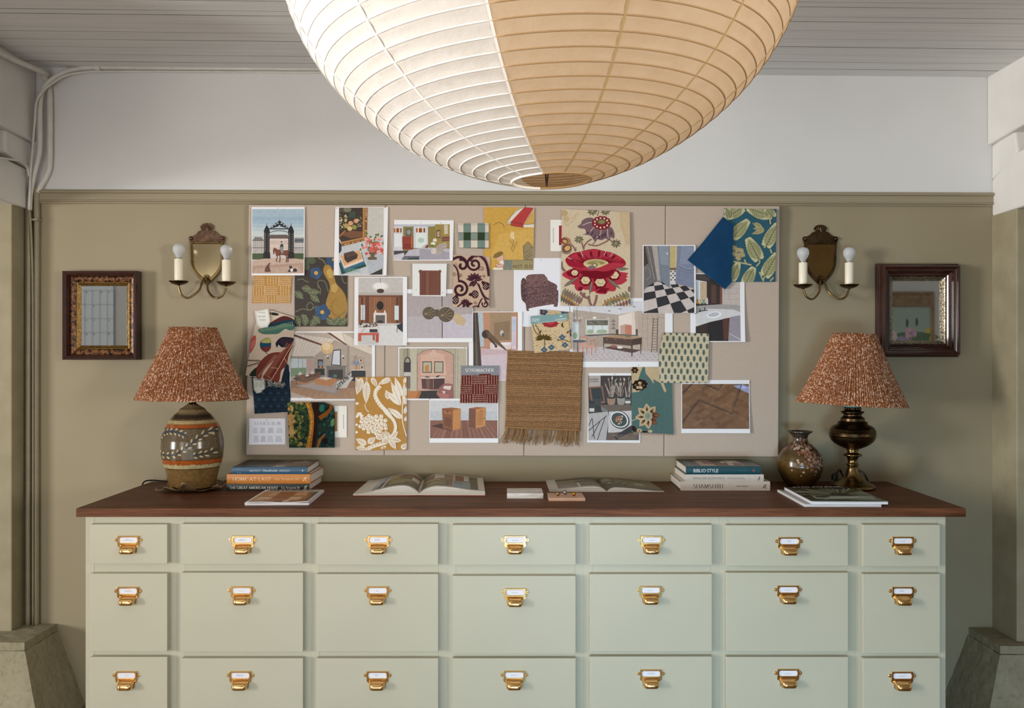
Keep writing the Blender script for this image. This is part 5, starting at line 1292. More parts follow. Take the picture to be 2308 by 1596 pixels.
# --- ochre floral paper
s = Sheet('wallpaper_swatch', 'ochre wallpaper sample with white leaves, curling stems and berry clusters', 'swatch', [(801, 850), (917, 849.4), (916.4, 1014.5), (801, 1015)], 'b9852f', 3, group=FS); s.at(Z3)
W = 'efe6d6'
for k in ((1870, 140, 1790, 410), (1780, 140, 1800, 330), (2015, 140, 2110, 290), (2308, 150, 2120, 250), (1945, 190, 1935, 545), (2280, 480, 2240, 330), (2300, 740, 2285, 600)): s.leaf(W, *k, 120 if k[0] in (1945, 1870) else 80, 'b9852f', 5, 6)
s.l(W, 12, 1945, 140, 1945, 200); s.l(W, 12, 1920, 550, 1930, 620, 1975, 670, sm=3)
def stem(*xy): s.l(W, 62, *xy, sm=6); [s.l('b9852f', 8, *(v + Vector((18 * (-1) ** i, -26, 0))).to_2d(), *(v + Vector((40 * (-1) ** i, -4, 0))).to_2d()) for i, v in enumerate(smooth_path([(xy[j], xy[j + 1], 0) for j in range(0, len(xy), 2)], 6))]
stem(2150, 270, 2085, 350, 2080, 440, 2150, 560, 2240, 650, 2308, 740)
for k in range(34):
    a = 2.4 * k; rr = 34 * math.sqrt(k); x, y = 2050 + rr * math.cos(a) * 1.15, 855 + rr * math.sin(a) * .75; q_ = 44 if k < 14 else 30
    s.e('b9852f', x, y, q_ + 5, q_ + 5, n=12); s.e(W, x, y, q_, q_, n=12); s.e('c39550', x + 8, y - 8, q_ * .3, q_ * .3, n=7)
for k in ((1790, 700, 1880, 690), (1830, 730, 1900, 720), (1780, 760, 1830, 690), (1770, 870, 1815, 860), (1770, 980, 1815, 980), (1770, 540, 1830, 540)): s.leaf(W, *k, 40)
for k in ((1945, 1170, 1780, 1080), (1960, 1150, 2080, 1060), (1930, 1240, 1780, 1215), (2200, 1100, 2190, 970), (2270, 1110, 2280, 980), (2090, 1010, 2190, 1100)): s.leaf(W, *k, 100, 'b9852f', 5, 4)
stem(1930, 1250, 2050, 1190, 2180, 1150, 2308, 1100)
s.at(Z6)
for k in ((290, 690, 60, 470), (310, 890, 110, 730), (300, 560, 200, 265), (330, 690, 340, 300), (290, 700, 140, 330), (350, 560, 380, 400), (350, 680, 380, 560), (340, 820, 380, 690), (350, 930, 380, 850), (340, 360, 360, 265)): s.leaf(W, *k, 95 if k[0] < 330 else 50, 'b9852f', 5)
s.l(W, 14, 330, 560, 310, 760, 320, 960, 375, 1160, sm=4); s.l(W, 46, 0, 690, 70, 800, 170, 900, 210, 1010, 180, 1120, 110, 1190, sm=6); s.leaf(W, 0, 350, 150, 310, 60, 'b9852f', 4, 4)
for k in ((110, 1180, 50, 1070), (130, 1190, 250, 1080), (130, 1200, 300, 1220), (120, 1200, 220, 1350), (0, 1260, 110, 1210), (300, 1350, 375, 1260), (20, 1300, 40, 1350)): s.leaf(W, *k, 85, 'b9852f', 5, 4)
s.build()
# --- green gingham
t_ = thing('fabric_swatch', 'folded green and cream checked fabric swatch beside the yellow beach print', 'swatch', P(1067, 532, YB - .009), FS)
s = Sheet('cloth_front', None, None, [(1032, 504), (1101.6, 503), (1101.6, 560.5), (1036, 558.5), (1034, 540)], 'e4dacb', 3, 'cloth', .004, wave=.002); s.at(Z4)
for x0_, x1_ in ((1255, 1365), (1470, 1580)): s.r('7d9389', x0_, 430, x1_, 830)
for y0_, y1_ in ((570, 690), (805, 830)): s.r('8b9a90', 1160, y0_, 1650, y1_)
for x0_, x1_ in ((1255, 1365), (1470, 1580)):
    for y0_, y1_ in ((570, 690), (805, 830)): s.r('34472f', x0_, y0_, x1_, y1_)
for y in (455, 570, 690, 805): s.l('6a4a44', 4, 1160, y, 1650, y)
for x in (1255, 1365, 1470, 1580): s.l('7a5a54', 3, x, 430, x, 830)
o = s.build(); o.parent = t_; o.location = o.location - t_.location
b = MB(); b.col = C('b9b2a4'); pts = [P(1033, 558, YB - .0005), P(1101, 561.5, YB - .0005), P(1101, 560, YB - .006), P(1035, 557.5, YB - .006)]
b.prism([p_ - t_.location for p_ in pts], (0, 0, .006)); b.build('folded_back', 'cloth', t_)
# --- yellow beach drawing
s = photo('yellow illustrated print with striped parasol, a capped figure and a hot dog stand', [(1090.6, 467), (1204.4, 467.7), (1201.5, 608.6), (1090.6, 608)], 2, None, base='d2a549', frame=Z4, name='illustrated_print'); s.at(Z4); s.clip = None
s.p('d9ae58', 1800, 600, 2330, 500, 2330, 985, 1650, 985); s.r('8f8468', 1860, 988, 2330, 1145); s.p('7d8478', 1880, 1000, 2000, 995, 1980, 1145, 1880, 1145); s.p('a39468', 2000, 1000, 2330, 995, 2330, 1145, 1990, 1145)
K = '2c2620'
s.at(Z7); s.p('e6dccb', 140, 400, 160, 345, 250, 220, 350, 165, 515, 170, 515, 445, 380, 445, 355, 400, 200, 380, 160, 410); s.p('b93a36', 190, 415, 195, 365, 380, 165, 505, 175, 370, 400, 360, 445); s.p('d8a85a', 375, 400, 515, 190, 515, 400); s.p('e6dccb', 380, 405, 515, 400, 515, 445, 385, 445)
for k in ((150, 350, 250, 230, 360, 170), (190, 365, 290, 390, 375, 405), (375, 405, 515, 398), (375, 405, 440, 300, 505, 180), (140, 385, 155, 415, 165, 360), (190, 365, 190, 415, 360, 445)): s.l(K, 5, *k, sm=3)
s.l(K, 5, -50, 420, -20, 395, 30, 378, 80, 400, 105, 448, sm=4)
for k in ((165, 620, 200, 650, 215, 690, 200, 740, 230, 785), (195, 580, 225, 630, 235, 680, 225, 720), (265, 640, 275, 670, 245, 710, 235, 755)): s.l('5a4a2a', 5, *k, sm=4)
s.p('ead0a0', 180, 560, 200, 500, 240, 510, 240, 620, 200, 600)
s.p('9a8a64', 360, 710, 430, 640, 500, 715, 500, 890, 370, 890)
for k in ((360, 710, 430, 640, 500, 720), (365, 710, 375, 890), (375, 890, 500, 895), (455, 730, 500, 725), (385, 860, 470, 790), (390, 800, 440, 760), (400, 880, 490, 820)): s.l(K, 5, *k)
s.at(Z4); s.p('e0b4a0', 1760, 960, 1800, 935, 1865, 925, 1868, 985, 1820, 1020, 1770, 1000); s.e('8a6a30', 1782, 915, 82, 34, -27); s.l(K, 4, 1710, 960, 1740, 900, 1800, 865, 1850, 865, 1860, 900, sm=3); s.l(K, 4, 1865, 900, 1870, 980, 1820, 1020, sm=3)
s.p('efe8dc', 1800, 1020, 1860, 990, 1875, 1060, 1820, 1060); s.p('e0b4a0', 1735, 1040, 1800, 1050, 1870, 1050, 1850, 1110, 1770, 1110); s.p('efe8dc', 1720, 1110, 1850, 1105, 1860, 1145, 1700, 1145); s.l(K, 4, 1740, 1040, 1800, 1060, 1830, 1050, sm=3); s.l(K, 4, 1740, 1070, 1780, 1110, 1850, 1100, sm=3)
s.at(Z7)
for i, (ch, x0_, x1_) in enumerate((('H', 222, 258), ('O', 272, 312), ('T', 318, 352), ('D', 392, 432), ('O', 450, 496))):
    w, st, se = GL[ch]
    pl = [q_ for path in st for q_ in strokes(path, .13, .13)]
    s.txt(K, pl, x0_, 962, x1_, 1008)
s.build()
# --- purple acanthus
s = Sheet('fabric_swatch', 'cream fabric with dark plum scrolling acanthus and acorns', 'swatch', [(1021.8, 574.4), (1104.6, 578), (1101.6, 693.8), (1019.8, 692.3)], 'd2b49c', 3, 'cloth', .002, FS, curl=(1, -1, .005)); s.at(Z4); Q, Q2 = '43242e', '7d4a58'
def spiral(cx_, cy_, r, a0, turns, w, c=Q, d=1):
    pts = []
    n = int(18 * turns)
    for i in range(n + 1):
        t = i / n; a = a0 + d * 2 * PI * turns * t; pts += [cx_ + r * (1 - .85 * t) * math.cos(a), cy_ + r * (1 - .85 * t) * math.sin(a)]
    s.l(c, w, *pts)
spiral(1420, 1055, 125, -1.2, 1.6, 34, d=-1); spiral(1200, 1440, 130, -1.8, 1.5, 38); spiral(1230, 1075, 95, -2.0, 1.0, 40); spiral(1530, 1130, 45, 2.5, 1.2, 8); spiral(1115, 1205, 32, 0, 1.2, 7); spiral(1210, 1230, 30, 3, 1.2, 7); spiral(1565, 1245, 26, 3, 1.2, 7)
s.l(Q, 40, 1060, 1010, 1130, 960, 1220, 950, 1290, 1010, 1300, 1090, sm=5); s.l(Q, 36, 1350, 1010, 1400, 930, 1500, 930, 1580, 1000, 1620, 1100, 1640, 1240, sm=5); s.l(Q2, 12, 1370, 1010, 1420, 945, 1500, 945, 1570, 1010, sm=4); s.l(Q, 22, 1100, 1060, 1160, 1150, 1180, 1300, sm=4)
for k in range(12): s.l(Q, 8, 1560 + 6 * k, 960 + 18 * k, 1590 + 6 * k, 945 + 18 * k); s.l(Q, 6, 1120 + 6 * k, 1050 + 20 * k, 1150 + 5 * k, 1040 + 18 * k)
for k in range(7):
    a = math.radians(-175 + 29 * k); s.leaf(Q, 1420, 1290, 1420 + 130 * math.cos(a), 1290 + 110 * math.sin(a), 56, Q2, 8)
s.leaf(Q, 1430, 1310, 1330, 1400, 60, Q2, 8); s.leaf(Q, 1430, 1300, 1400, 1410, 60, Q2, 8); s.l(Q, 16, 1430, 1300, 1480, 1380, 1530, 1500, 1560, 1560, sm=3)
def acorn(x, y, r, a):
    s.e(Q, x, y, r, r * 1.15, n=14)
    for i in range(-2, 3):
        for j in range(-2, 3):
            if (i + j) % 2 == 0 and i * i + j * j < 7: s.e('e4d2c2', x + i * r * .34, y + j * r * .36, r * .15, r * .15, n=5)
    s.leaf(Q, x + r * .6 * math.cos(a), y + r * .6 * math.sin(a), x + r * 1.9 * math.cos(a), y + r * 1.9 * math.sin(a), r)
acorn(1600, 1390, 55, -2.3); acorn(1430, 1500, 40, 2.5); s.at(Z5); acorn(1430, 160, 55, 3.1); acorn(1590, 40, 45, -.6); acorn(1130, 250, 55, -1.3)
s.l(Q, 24, 1480, 0, 1530, 120, 1580, 200, 1640, 240, sm=4); s.l(Q, 22, 1540, 220, 1500, 290, 1470, 365, sm=3); spiral(1590, 310, 55, -2.6, 1.2, 22, d=-1); s.l(Q, 20, 1160, 350, 1230, 300, 1290, 290, sm=3)
for k in range(7): a = math.radians(-170 + 33 * k); s.leaf(Q, 1280, 300, 1280 + 80 * math.cos(a), 300 + 80 * math.sin(a), 44, Q2, 7)
s.leaf(Q, 1290, 310, 1400, 300, 50); s.leaf(Q, 1280, 310, 1240, 360, 40); s.leaf(Q, 1290, 310, 1340, 360, 40); spiral(1435, 285, 26, 0, 1.2, 7); s.leaf(Q, 1640, 330, 1550, 190, 26); s.l(Q, 18, 1390, 360, 1450, 335, 1500, 350)
s.build()
# --- header card with brick red dots
t_ = thing('fabric_swatch', 'brick red dotted swatch hanging from a grey lettered header card', 'swatch', P(1081, 866, YB - .007), FS)
s = Sheet('cloth_front', None, None, [(1039, 843), (1124, 843), (1121.7, 908.5), (1037, 908.5)], '6a2a22', 3, 'cloth', .0015, wave=.002); dots(s, 1036, 846, 1125, 909, 'eed9c8', seed=5); o = s.build(); o.parent = t_; o.location -= t_.location
s = Sheet('header_card', None, None, [(1039, 824.3), (1124.2, 824.3), (1124.2, 845.8), (1039, 845.8)], '85868c', 4); s.at(Z6); s.txt('eceae8', serif('SCHUMACHER', .07, .14), 1255, 138, 1685, 188); s.r('c9c8c8', 1425, 203, 1515, 206); o = s.build(); o.parent = t_; o.location -= t_.location
# --- nightstands
s = photo('printed photo of twin orange wood nightstands on a plank floor', (967.8, 900, 1123, 998), 1, (726, 618, 1738, 1183), frame=Z6, pcol='c5c8cc')
s.r('d0d0d2', 726, 618, 1738, 780); s.p('8a5a48', 726, 915, 1738, 915, 1738, 1183, 726, 1183)
for k in range(15): x = 726 + 72 * k; s.l('6a3f32', 4, 900 + 45 * k, 918, x, 1183); s.p(rn.choice(('93624e', '845442', '9a6a54')), 903 + 45 * k, 918, 940 + 45 * k, 918, x + 64, 1183, x + 5, 1183)
s.p('4a2c24', 740, 1000, 900, 960, 1070, 1020, 1060, 1075, 900, 1040)
s.p('8a5230', 905, 735, 1070, 755, 1065, 1070, 920, 1030); s.p('c58648', 1070, 755, 1188, 740, 1182, 1040, 1065, 1070); s.p('9a5e38', 905, 735, 1050, 722, 1188, 740, 1070, 758); s.p('a8693c', 930, 770, 1050, 782, 1048, 830, 930, 812); s.p('734222', 945, 865, 1040, 880, 1036, 1010, 950, 990); s.e('2a1a12', 988, 786, 14, 7, n=8); s.e('2a1a12', 1042, 930, 8, 8, n=8)
s.p('7a4a32', 1310, 735, 1412, 750, 1410, 1035, 1305, 1015); s.p('c98a4c', 1412, 750, 1562, 722, 1555, 1000, 1410, 1035); s.p('9a5e38', 1310, 735, 1430, 715, 1562, 722, 1412, 752); s.p('b57a40', 1430, 800, 1525, 785, 1520, 975, 1428, 995); s.l('8a5226', 4, 1415, 795, 1560, 770); s.e('2a1a12', 1495, 770, 12, 6, n=8); s.e('2a1a12', 1540, 885, 8, 8, n=8); s.build()
# --- armchair sheet
s = photo('white sheet printed with an armchair in brown speckled upholstery', (1157.8, 581.7, 1285, 736.5), 1, None, base='ecedf4', frame=Z7); s.at(Z7); U, V = '6a4a48', '4c3234'
s.q(U, 335, 1185, 395, 1165, 430, 1105, 560, 1092, 660, 1098, 695, 1170, 825, 1240, 830, 1310, 850, 1330, 840, 1530, 780, 1535, 770, 1510, 455, 1565, 452, 1596, 410, 1596, 395, 1500, 340, 1430)
s.q('785654', 400, 1165, 435, 1110, 660, 1104, 695, 1250, 440, 1280); s.q(V, 335, 1185, 395, 1165, 420, 1430, 345, 1435); s.l(V, 10, 430, 1280, 560, 1275, 700, 1260); s.l(V, 8, 430, 1370, 620, 1350, 830, 1330); s.l(V, 12, 440, 1420, 640, 1395, 840, 1375); s.l(V, 8, 420, 1510, 640, 1480, 830, 1450); s.l(V, 8, 700, 1175, 740, 1260, 820, 1330)
for k in range(520):
    x, y = rn.uniform(345, 840), rn.uniform(1105, 1550)
    if y < 1180 and not 400 < x < 690 or y > 1500 and x < 430 or (x > 700 and y < 1190 + (x - 700) * .4): continue
    if x < 400 and y > 1430 or y > 1560 - (x - 410) * .12: continue
    s.e(rn.choice(('8d6866', '573a3a', '9a7672', '4c3234')), x, y, rn.uniform(6, 13), rn.uniform(4, 7), rn.uniform(0, 180), n=5)
s.build()
# --- red flower fabric + card
s = photo('white card with a red stripe sticking out behind the red flower fabric', (1240.5, 495.4, 1290, 566.3), 1, None, base='f0efe8', name='paper_card'); s.at(Z7); s.r('a32030', 858, 420, 1000, 692)
for k in range(12): s.r('8f8f8c', 774, 655 - 17 * k, 788, 645 - 17 * k)
s.build()
s = Sheet('fabric_swatch', 'large cream fabric with a huge crimson poppy below a mauve flower', 'swatch', [(1266.6, 471), (1419.8, 478.3), (1420.6, 690), (1263.4, 689.3)], 'dccaac', 3, 'cloth', .0016, FS, wave=.005); s.at(Z7)
for k in range(2): s.l('c8ad86', 10, 1700 + 60 * k, 240, 1720 + 30 * k, 420, 1760, 560, 1800, 690, sm=4)
s.q('d6bd98', 1700, 225, 1835, 240, 1830, 690, 1740, 500); s.l('c4a67c', 6, 915, 300, 1000, 330, 1130, 250, sm=4); s.l('cfae86', 8, 930, 330, 960, 420, 1040, 360, 1090, 300, sm=4); s.e('c8ae82', 930, 250, 50, 45); s.e('d0b88c', 960, 330, 40, 44)
def star(x, y, r, c='8a8468', n=9):
    for k in range(n): a = 2 * PI * k / n; s.leaf(c if k % 2 else '6f6a56', x, y, x + r * math.cos(a), y + r * .85 * math.sin(a), r * .4)
    s.e('a39a70', x, y, r * .25, r * .25, n=7)
star(1320, 225, 80); star(1500, 225, 75); star(1135, 615, 72); star(1645, 670, 78); G, BR = '75695f', '8f6a64'
for k in ((1390, 290, 1410, 220), (1085, 780, 1060, 720, 1010, 670), (1095, 770, 1090, 720), (1200, 765, 1210, 700, 1260, 640, 1310, 610), (1190, 740, 1185, 690, 1165, 660), (1260, 680, 1370, 700, 1480, 660, 1540, 625), (1560, 620, 1610, 650), (1320, 680, 1360, 650)): s.l(BR, 20 if len(k) > 4 else 14, *k, sm=4)
s.e('b08a62', 955, 640, 72, 60, 20); s.e('7d3a34', 935, 635, 50, 40, 20); s.e('d0ac72', 940, 640, 34, 24, 20); s.e('8f8068', 960, 745, 78, 76, 0); s.e('7d3a34', 970, 735, 62, 52, -30); s.e('d8b478', 975, 735, 44, 34, -30)
s.q('80636a', 1115, 430, 1160, 400, 1180, 350, 1250, 315, 1330, 320, 1400, 400, 1560, 440, 1600, 470, 1625, 540, 1615, 600, 1570, 580, 1560, 630, 1500, 600, 1450, 625, 1390, 610, 1360, 650, 1330, 610, 1290, 560, 1185, 545, 1230, 530, 1215, 470, 1150, 460)
for k in ((1180, 420, 1260, 385, 1310, 380), (1260, 540, 1310, 480, 1350, 440), (1370, 590, 1430, 540, 1440, 470), (1540, 600, 1530, 530, 1530, 470)): s.l('e2cfc4', 8, *k, sm=3)
for k in ((1350, 610, 1360, 540), (1450, 600, 1480, 520), (1490, 590, 1500, 500), (1240, 540, 1290, 500), (1590, 560, 1570, 490), (1300, 560, 1340, 490), (1420, 610, 1400, 540)): s.leaf('5c4450', *k, 26)
s.e('9c1f34', 1445, 385, 128, 88)
for k in range(11): a = 2 * PI * k / 11; x, y = 1445 + 95 * math.cos(a), 385 + 66 * math.sin(a); s.e('8a1830', x, y, 36, 32, n=12); s.e('e6d0b0', x, y, 14, 15, n=8)
s.e('6f5a48', 1445, 370, 66, 42); s.e('9a8a5c', 1448, 372, 44, 26)
RD, RL, RK = 'a31f36', 'bb3a4a', '7d1224'
s.q(RL, 900, 1100, 960, 1050, 1060, 1020, 1180, 1080, 1350, 1150, 1600, 1040, 1700, 1060, 1815, 1080, 1790, 1110, 1815, 1130, 1780, 1150, 1800, 1180, 1710, 1240, 1640, 1230, 1650, 1290, 1620, 1330, 1540, 1330, 1500, 1370, 1380, 1360, 1350, 1330, 1300, 1340, 1270, 1310, 1210, 1310, 1180, 1285, 1130, 1330, 1080, 1290, 1070, 1240, 1000, 1230, 1040, 1190, 960, 1150)
for k in ((960, 1060, 1060, 1130), (1180, 1240, 1230, 1090), (1360, 1310, 1480, 1180), (1540, 1180, 1700, 1110), (1380, 1340, 1560, 1290), (1120, 1310, 1200, 1280), (1480, 1360, 1500, 1300)): s.leaf(RK, *k, 60)
for x, y, r in ((1075, 1075, 46), (1225, 1180, 62), (1430, 1205, 70), (1625, 1105, 60)): s.e(RK, x, y, r + 24, r + 20, 0, 16, .1, 7); s.e('e4cfa6', x, y, r, r * .85, 0, 16, .08, 6); s.e('c4a470', x, y, r * .5, r * .4); s.e('ead9bc', x + 4, y - 6, r * .38, r * .3)
s.q(RD, 945, 900, 990, 840, 1060, 800, 1160, 780, 1260, 755, 1360, 745, 1470, 770, 1500, 775, 1600, 800, 1700, 850, 1770, 910, 1775, 970, 1700, 1010, 1650, 1030, 1600, 1110, 1500, 1150, 1400, 1160, 1240, 1130, 1150, 1080, 1080, 1010, 990, 970)
s.q(RL, 1000, 850, 1150, 790, 1380, 755, 1600, 810, 1740, 890, 1560, 930, 1480, 890, 1370, 880, 1260, 890, 1190, 930, 1000, 900)
for k in range(26): a = math.radians(195 + 150 * k / 25); s.l(RK, 9, 1370 + 190 * math.cos(a), 950 + 62 * math.sin(a), 1370 + (230 + 60 * (k % 3)) * math.cos(a), 950 + (85 + 22 * (k % 3)) * math.sin(a))
for k in ((1420, 760, 1400, 860), (1110, 800, 1180, 870), (1640, 830, 1570, 890), (1480, 780, 1530, 860), (1010, 870, 1060, 920), (1300, 770, 1300, 860)): s.leaf(RK, *k, 34)
for k in ((1160, 775, 1190, 850), (970, 860, 1040, 890), (1510, 770, 1480, 830), (1600, 800, 1570, 850)): s.l('ead6c4', 7, *k)
s.q(RL, 960, 960, 1100, 1000, 1250, 1010, 1400, 1000, 1560, 940, 1700, 940, 1770, 960, 1640, 1020, 1420, 1060, 1200, 1040, 1060, 1010); s.q(RK, 1150, 1060, 1330, 1040, 1500, 1060, 1620, 1030, 1540, 1130, 1380, 1160, 1240, 1130)
s.e('e0cf9c', 1370, 950, 176, 66); s.e('cdbd88', 1370, 930, 150, 42); s.q(RL, 1190, 990, 1290, 1010, 1400, 1005, 1550, 945, 1480, 1020, 1260, 1050)
for k in range(22): a = math.radians(180 + 180 * k / 21); s.l('a5905c', 6, 1370 + 60 * math.cos(a), 955 + 26 * math.sin(a), 1370 + 120 * math.cos(a), 950 + 50 * math.sin(a))
s.e('8f8a5c', 1352, 965, 44, 32); s.e('e0d6a8', 1352, 968, 20, 16); s.q('8f6a78', 1250, 1010, 1300, 975, 1370, 1000, 1300, 1030)
for k in ((920, 1270, 1130, 1130), (1310, 1200, 1280, 1390), (1540, 1160, 1720, 1305), (1650, 1020, 1830, 1020)): s.leaf(G, *k, 46, 'b5ab90', 5)
for k in ((1150, 1340, 1200, 1400, 1270, 1430), (1200, 1420, 1210, 1350), (1270, 1390, 1280, 1470, 1310, 1535), (1380, 1380, 1370, 1450, 1340, 1535), (890, 920, 905, 1010, 945, 1050)): s.l(BR, 34, *k, sm=4)
for sx, bx in ((1, 900), (-1, 1830)):
    for k in range(8): t = k / 8; x, y = bx + sx * (260 * t if sx > 0 else 330 * t), (1390 if sx > 0 else 1430) + 140 * t; s.leaf(rn.choice(('8d8a70', '7a7a64', '8f7068')), x, y, x + 60 * sx, y - 110, 46); s.leaf(rn.choice(('6f6a58', '8a5c5c')), x, y, x - 10 * sx, y + 90, 40)
s.l('b98a4c', 22, 885, 1385, 1000, 1440, 1110, 1535, sm=4); s.l('b98a4c', 22, 1455, 1535, 1560, 1450, 1700, 1425, 1810, 1430, sm=4); s.e(BR, 1830, 1300, 20, 40); s.build()
# --- teal header card swatch
t_ = thing('fabric_swatch', 'small cream floral swatch with a teal header card pinned over the armchair sheet', 'swatch', P(1240, 750, YB - .018), FS)
def small(s):
    for k in range(230): s.e(rn.choice(('8a4a3a', '6a4030', 'a0604a')), rn.uniform(355, 770), rn.uniform(90, 530), 4, 4, n=5)
s = Sheet('back_cloth', None, None, [(1216.5, 697.5), (1286.7, 704), (1289, 785), (1220, 790)], 'd6bc92', 6, 'cloth', .001); s.at(Z8); small(s)
for x, y in ((480, 105), (755, 320), (700, 100)): s.e('34506a', x, y, 40, 34, 0, 14, .2); s.e('a8603a', x, y, 12, 14)
o = s.build(); o.parent = t_; o.location -= t_.location
s = Sheet('front_cloth', None, None, [(1197, 726), (1281, 717), (1287, 787.5), (1203.8, 796)], 'dcc49c', 7, 'cloth', .001); s.at(Z8); small(s)
s.e('a8323a', 550, 225, 82, 40, 0, 18, .1, 8); s.e('c8525a', 550, 215, 40, 18); D1 = '5a4a20'
for k in ((370, 235, 390, 300, 430, 345, 450, 360), (395, 235, 430, 290, 450, 345), (485, 360, 490, 420, 488, 470), (620, 400, 680, 390, 720, 405, 755, 415), (640, 400, 620, 380)): s.l(D1, 8, *k, sm=3)
for k in range(9): a = math.radians(-200 + 27 * k); s.leaf(D1, 480, 380, 480 + 95 * math.cos(a), 380 + 52 * math.sin(a), 24)
for x, y in ((485, 495), (560, 470), (670, 365), (700, 445)): s.e('3f6a8c', x, y, 30, 26, 0, 14, .2, 4); s.e('b9843c', x, y, 10, 9)
for k in ((660, 230, 690, 270), (675, 215, 665, 265), (740, 300, 715, 330), (430, 330, 460, 290)): s.leaf(D1, *k, 18)
o = s.build(); o.parent = t_; o.location -= t_.location
s = Sheet('header_card', None, None, [(1195.7, 713), (1279, 706), (1280, 721.7), (1196.8, 731)], '7fa3a3', 8); s.at(Z8)
for st_, x0_, y0_, x1_, y1_ in (('PIERRE', 362, 172, 440, 188), ('FREY', 360, 190, 436, 208)):
    s.txt('d5e2e0', serif(st_, .1, .2), x0_, y0_, x1_, y1_)
s.p('d5e2e0', 645, 145, 670, 140, 668, 160, 656, 152, 648, 163); s.l('d5e2e0', 4, 600, 190, 715, 176); s.l('d5e2e0', 2.5, 420, 216, 715, 190); [s.p('c2d6d4', 606 + 10 * k, 178 - 1.2 * k, 613 + 10 * k, 177 - 1.2 * k, 613 + 10 * k, 184 - 1.2 * k, 606 + 10 * k, 185 - 1.2 * k) for k in range(11)]
o = s.build(); o.parent = t_; o.location -= t_.location
# --- kitchen render
s = photo('printed drawing of a pale kitchen with dark island table, ladder and pink chairs', (1284, 672, 1516, 828), 1, (200, 235, 1530, 995), frame=A2, pcol='c2b0a2')
s.clip = [s.t(p_) for p_ in ((200, 120), (1530, 120), (1530, 995), (200, 995))]; s.p('dcdce2', 200, 120, 1530, 120, 1530, 300, 1140, 260, 860, 320, 200, 245)
for x, y in ((725, 265), (885, 235), (1085, 205)): s.e('5c5a5a', x, y, 20, 9, n=10); s.e('f4f0ea', x, y + 8, 12, 6, n=8)
s.p('b9aa9e', 200, 245, 860, 318, 860, 620, 200, 640); s.p('c6b4a6', 860, 310, 1140, 265, 1140, 620, 860, 620); s.p('ead8ca', 862, 330, 1090, 270, 1110, 620, 862, 600); s.p('f0e2d8', 862, 345, 1050, 290, 1050, 460, 862, 470); s.p('c8a898', 885, 600, 885, 475, 960, 450, 1050, 470, 1050, 605); s.p('c9806a', 955, 600, 955, 480, 1000, 462, 1050, 475, 1050, 605); s.r('5a4c48', 820, 530, 858, 600); s.r('5a4c48', 1108, 525, 1138, 610)
s.p('c0ae9f', 1140, 260, 1530, 310, 1530, 890, 1195, 830, 1140, 620)
for x in (1205, 1280, 1345, 1430): s.l('a08f80', 4, x, 300, x, 850)
s.l('a08f80', 4, 1200, 380, 1530, 360); s.l('a08f80', 4, 1200, 650, 1530, 660)
s.r('d5cdc4', 385, 385, 720, 600); s.r('dce6e6', 400, 460, 705, 575); s.e('a5b89a', 450, 560, 50, 30); s.e('a5b89a', 620, 560, 80, 30); s.r('c6b8aa', 485, 400, 500, 580); s.r('c6b8aa', 615, 400, 630, 580); s.r('6f6a5c', 403, 395, 708, 470)
for k in range(40): s.e(rn.choice(('a5a08c', '4f4c42')), rn.uniform(405, 705), rn.uniform(400, 466), 7, 6, n=5)
s.r('d6e0e4', 200, 420, 292, 700); s.e('9db08e', 235, 620, 34, 50)
for x in (285, 292): s.l('a39486', 4, x, 300, x, 700)
for y in (408, 458, 512): s.r('5c5048', 755, y, 815, y + 9); s.r('8a8478', 775, y - 24, 800, y)
s.r('b3a294', 400, 625, 640, 780); s.p('4a4644', 365, 612, 760, 592, 1140, 612, 1140, 625, 760, 606, 420, 626)
for k in range(4): s.l('97877a', 3, 450 + 55 * k, 630, 450 + 55 * k, 770)
s.p('c9bfbf', 200, 840, 640, 780, 1195, 830, 1530, 890, 1530, 995, 200, 995)
for k in range(80):
    i, j = k % 16, k // 16; x, y = 340 + 74 * i + 30 * (j % 2) - j * 6, 820 + 36 * j
    s.e('4c4648', x, y, 8, 4, n=5)
s.p('b08e6c', 635, 640, 800, 605, 1195, 640, 1050, 672); s.p('5a4034', 635, 640, 1050, 672, 1050, 760, 640, 725); s.p('4a3228', 1050, 672, 1198, 645, 1195, 740, 1050, 760)
for k in range(22): s.p('5a4034', 650 + 18 * k, 722 + 1.6 * k, 668 + 18 * k, 723 + 1.6 * k, 659 + 18 * k, 742 + 1.6 * k)
for x0_, y0_, x1_, y1_ in ((636, 720, 652, 832), (1040, 750, 1066, 925), (1172, 735, 1192, 890)): s.p('523a2e', x0_, y0_, x1_, y0_, x1_ - 6, y1_, x0_ + 6, y1_)
s.p('5a4238', 640, 795, 760, 770, 1190, 830, 1060, 870); s.e('efe8e0', 880, 790, 42, 18); s.e('a0604c', 790, 775, 45, 20); s.e('7a7a62', 1000, 628, 42, 18)
for x in (690, 815, 945): s.l('c9b49a', 4, x - 16, 672, x + 16, 675)
s.l('5a463a', 9, 1365, 360, 1335, 855); s.l('5a463a', 9, 1425, 360, 1415, 855)
for k in range(12): y = 385 + 40 * k; s.l('5a463a', 6, 1363 - k * 2.4, y, 1424 - k * .8, y)
P1 = 'c9846e'
for k in ((305, 640, 400, 640), (300, 640, 300, 740), (402, 640, 402, 740), (280, 740, 410, 735), (285, 740, 280, 860), (345, 790, 345, 880), (470, 680, 470, 900), (530, 680, 530, 870), (470, 690, 530, 685), (345, 780, 530, 765), (400, 770, 405, 880)): s.l(P1, 13, *k)
s.p('d9a08c', 275, 735, 410, 730, 400, 760, 280, 765); s.p('d9a08c', 340, 775, 470, 760, 530, 770, 470, 795); s.e('5c6062', 290, 700, 105, 20); s.l('5c6062', 16, 267, 710, 267, 850)
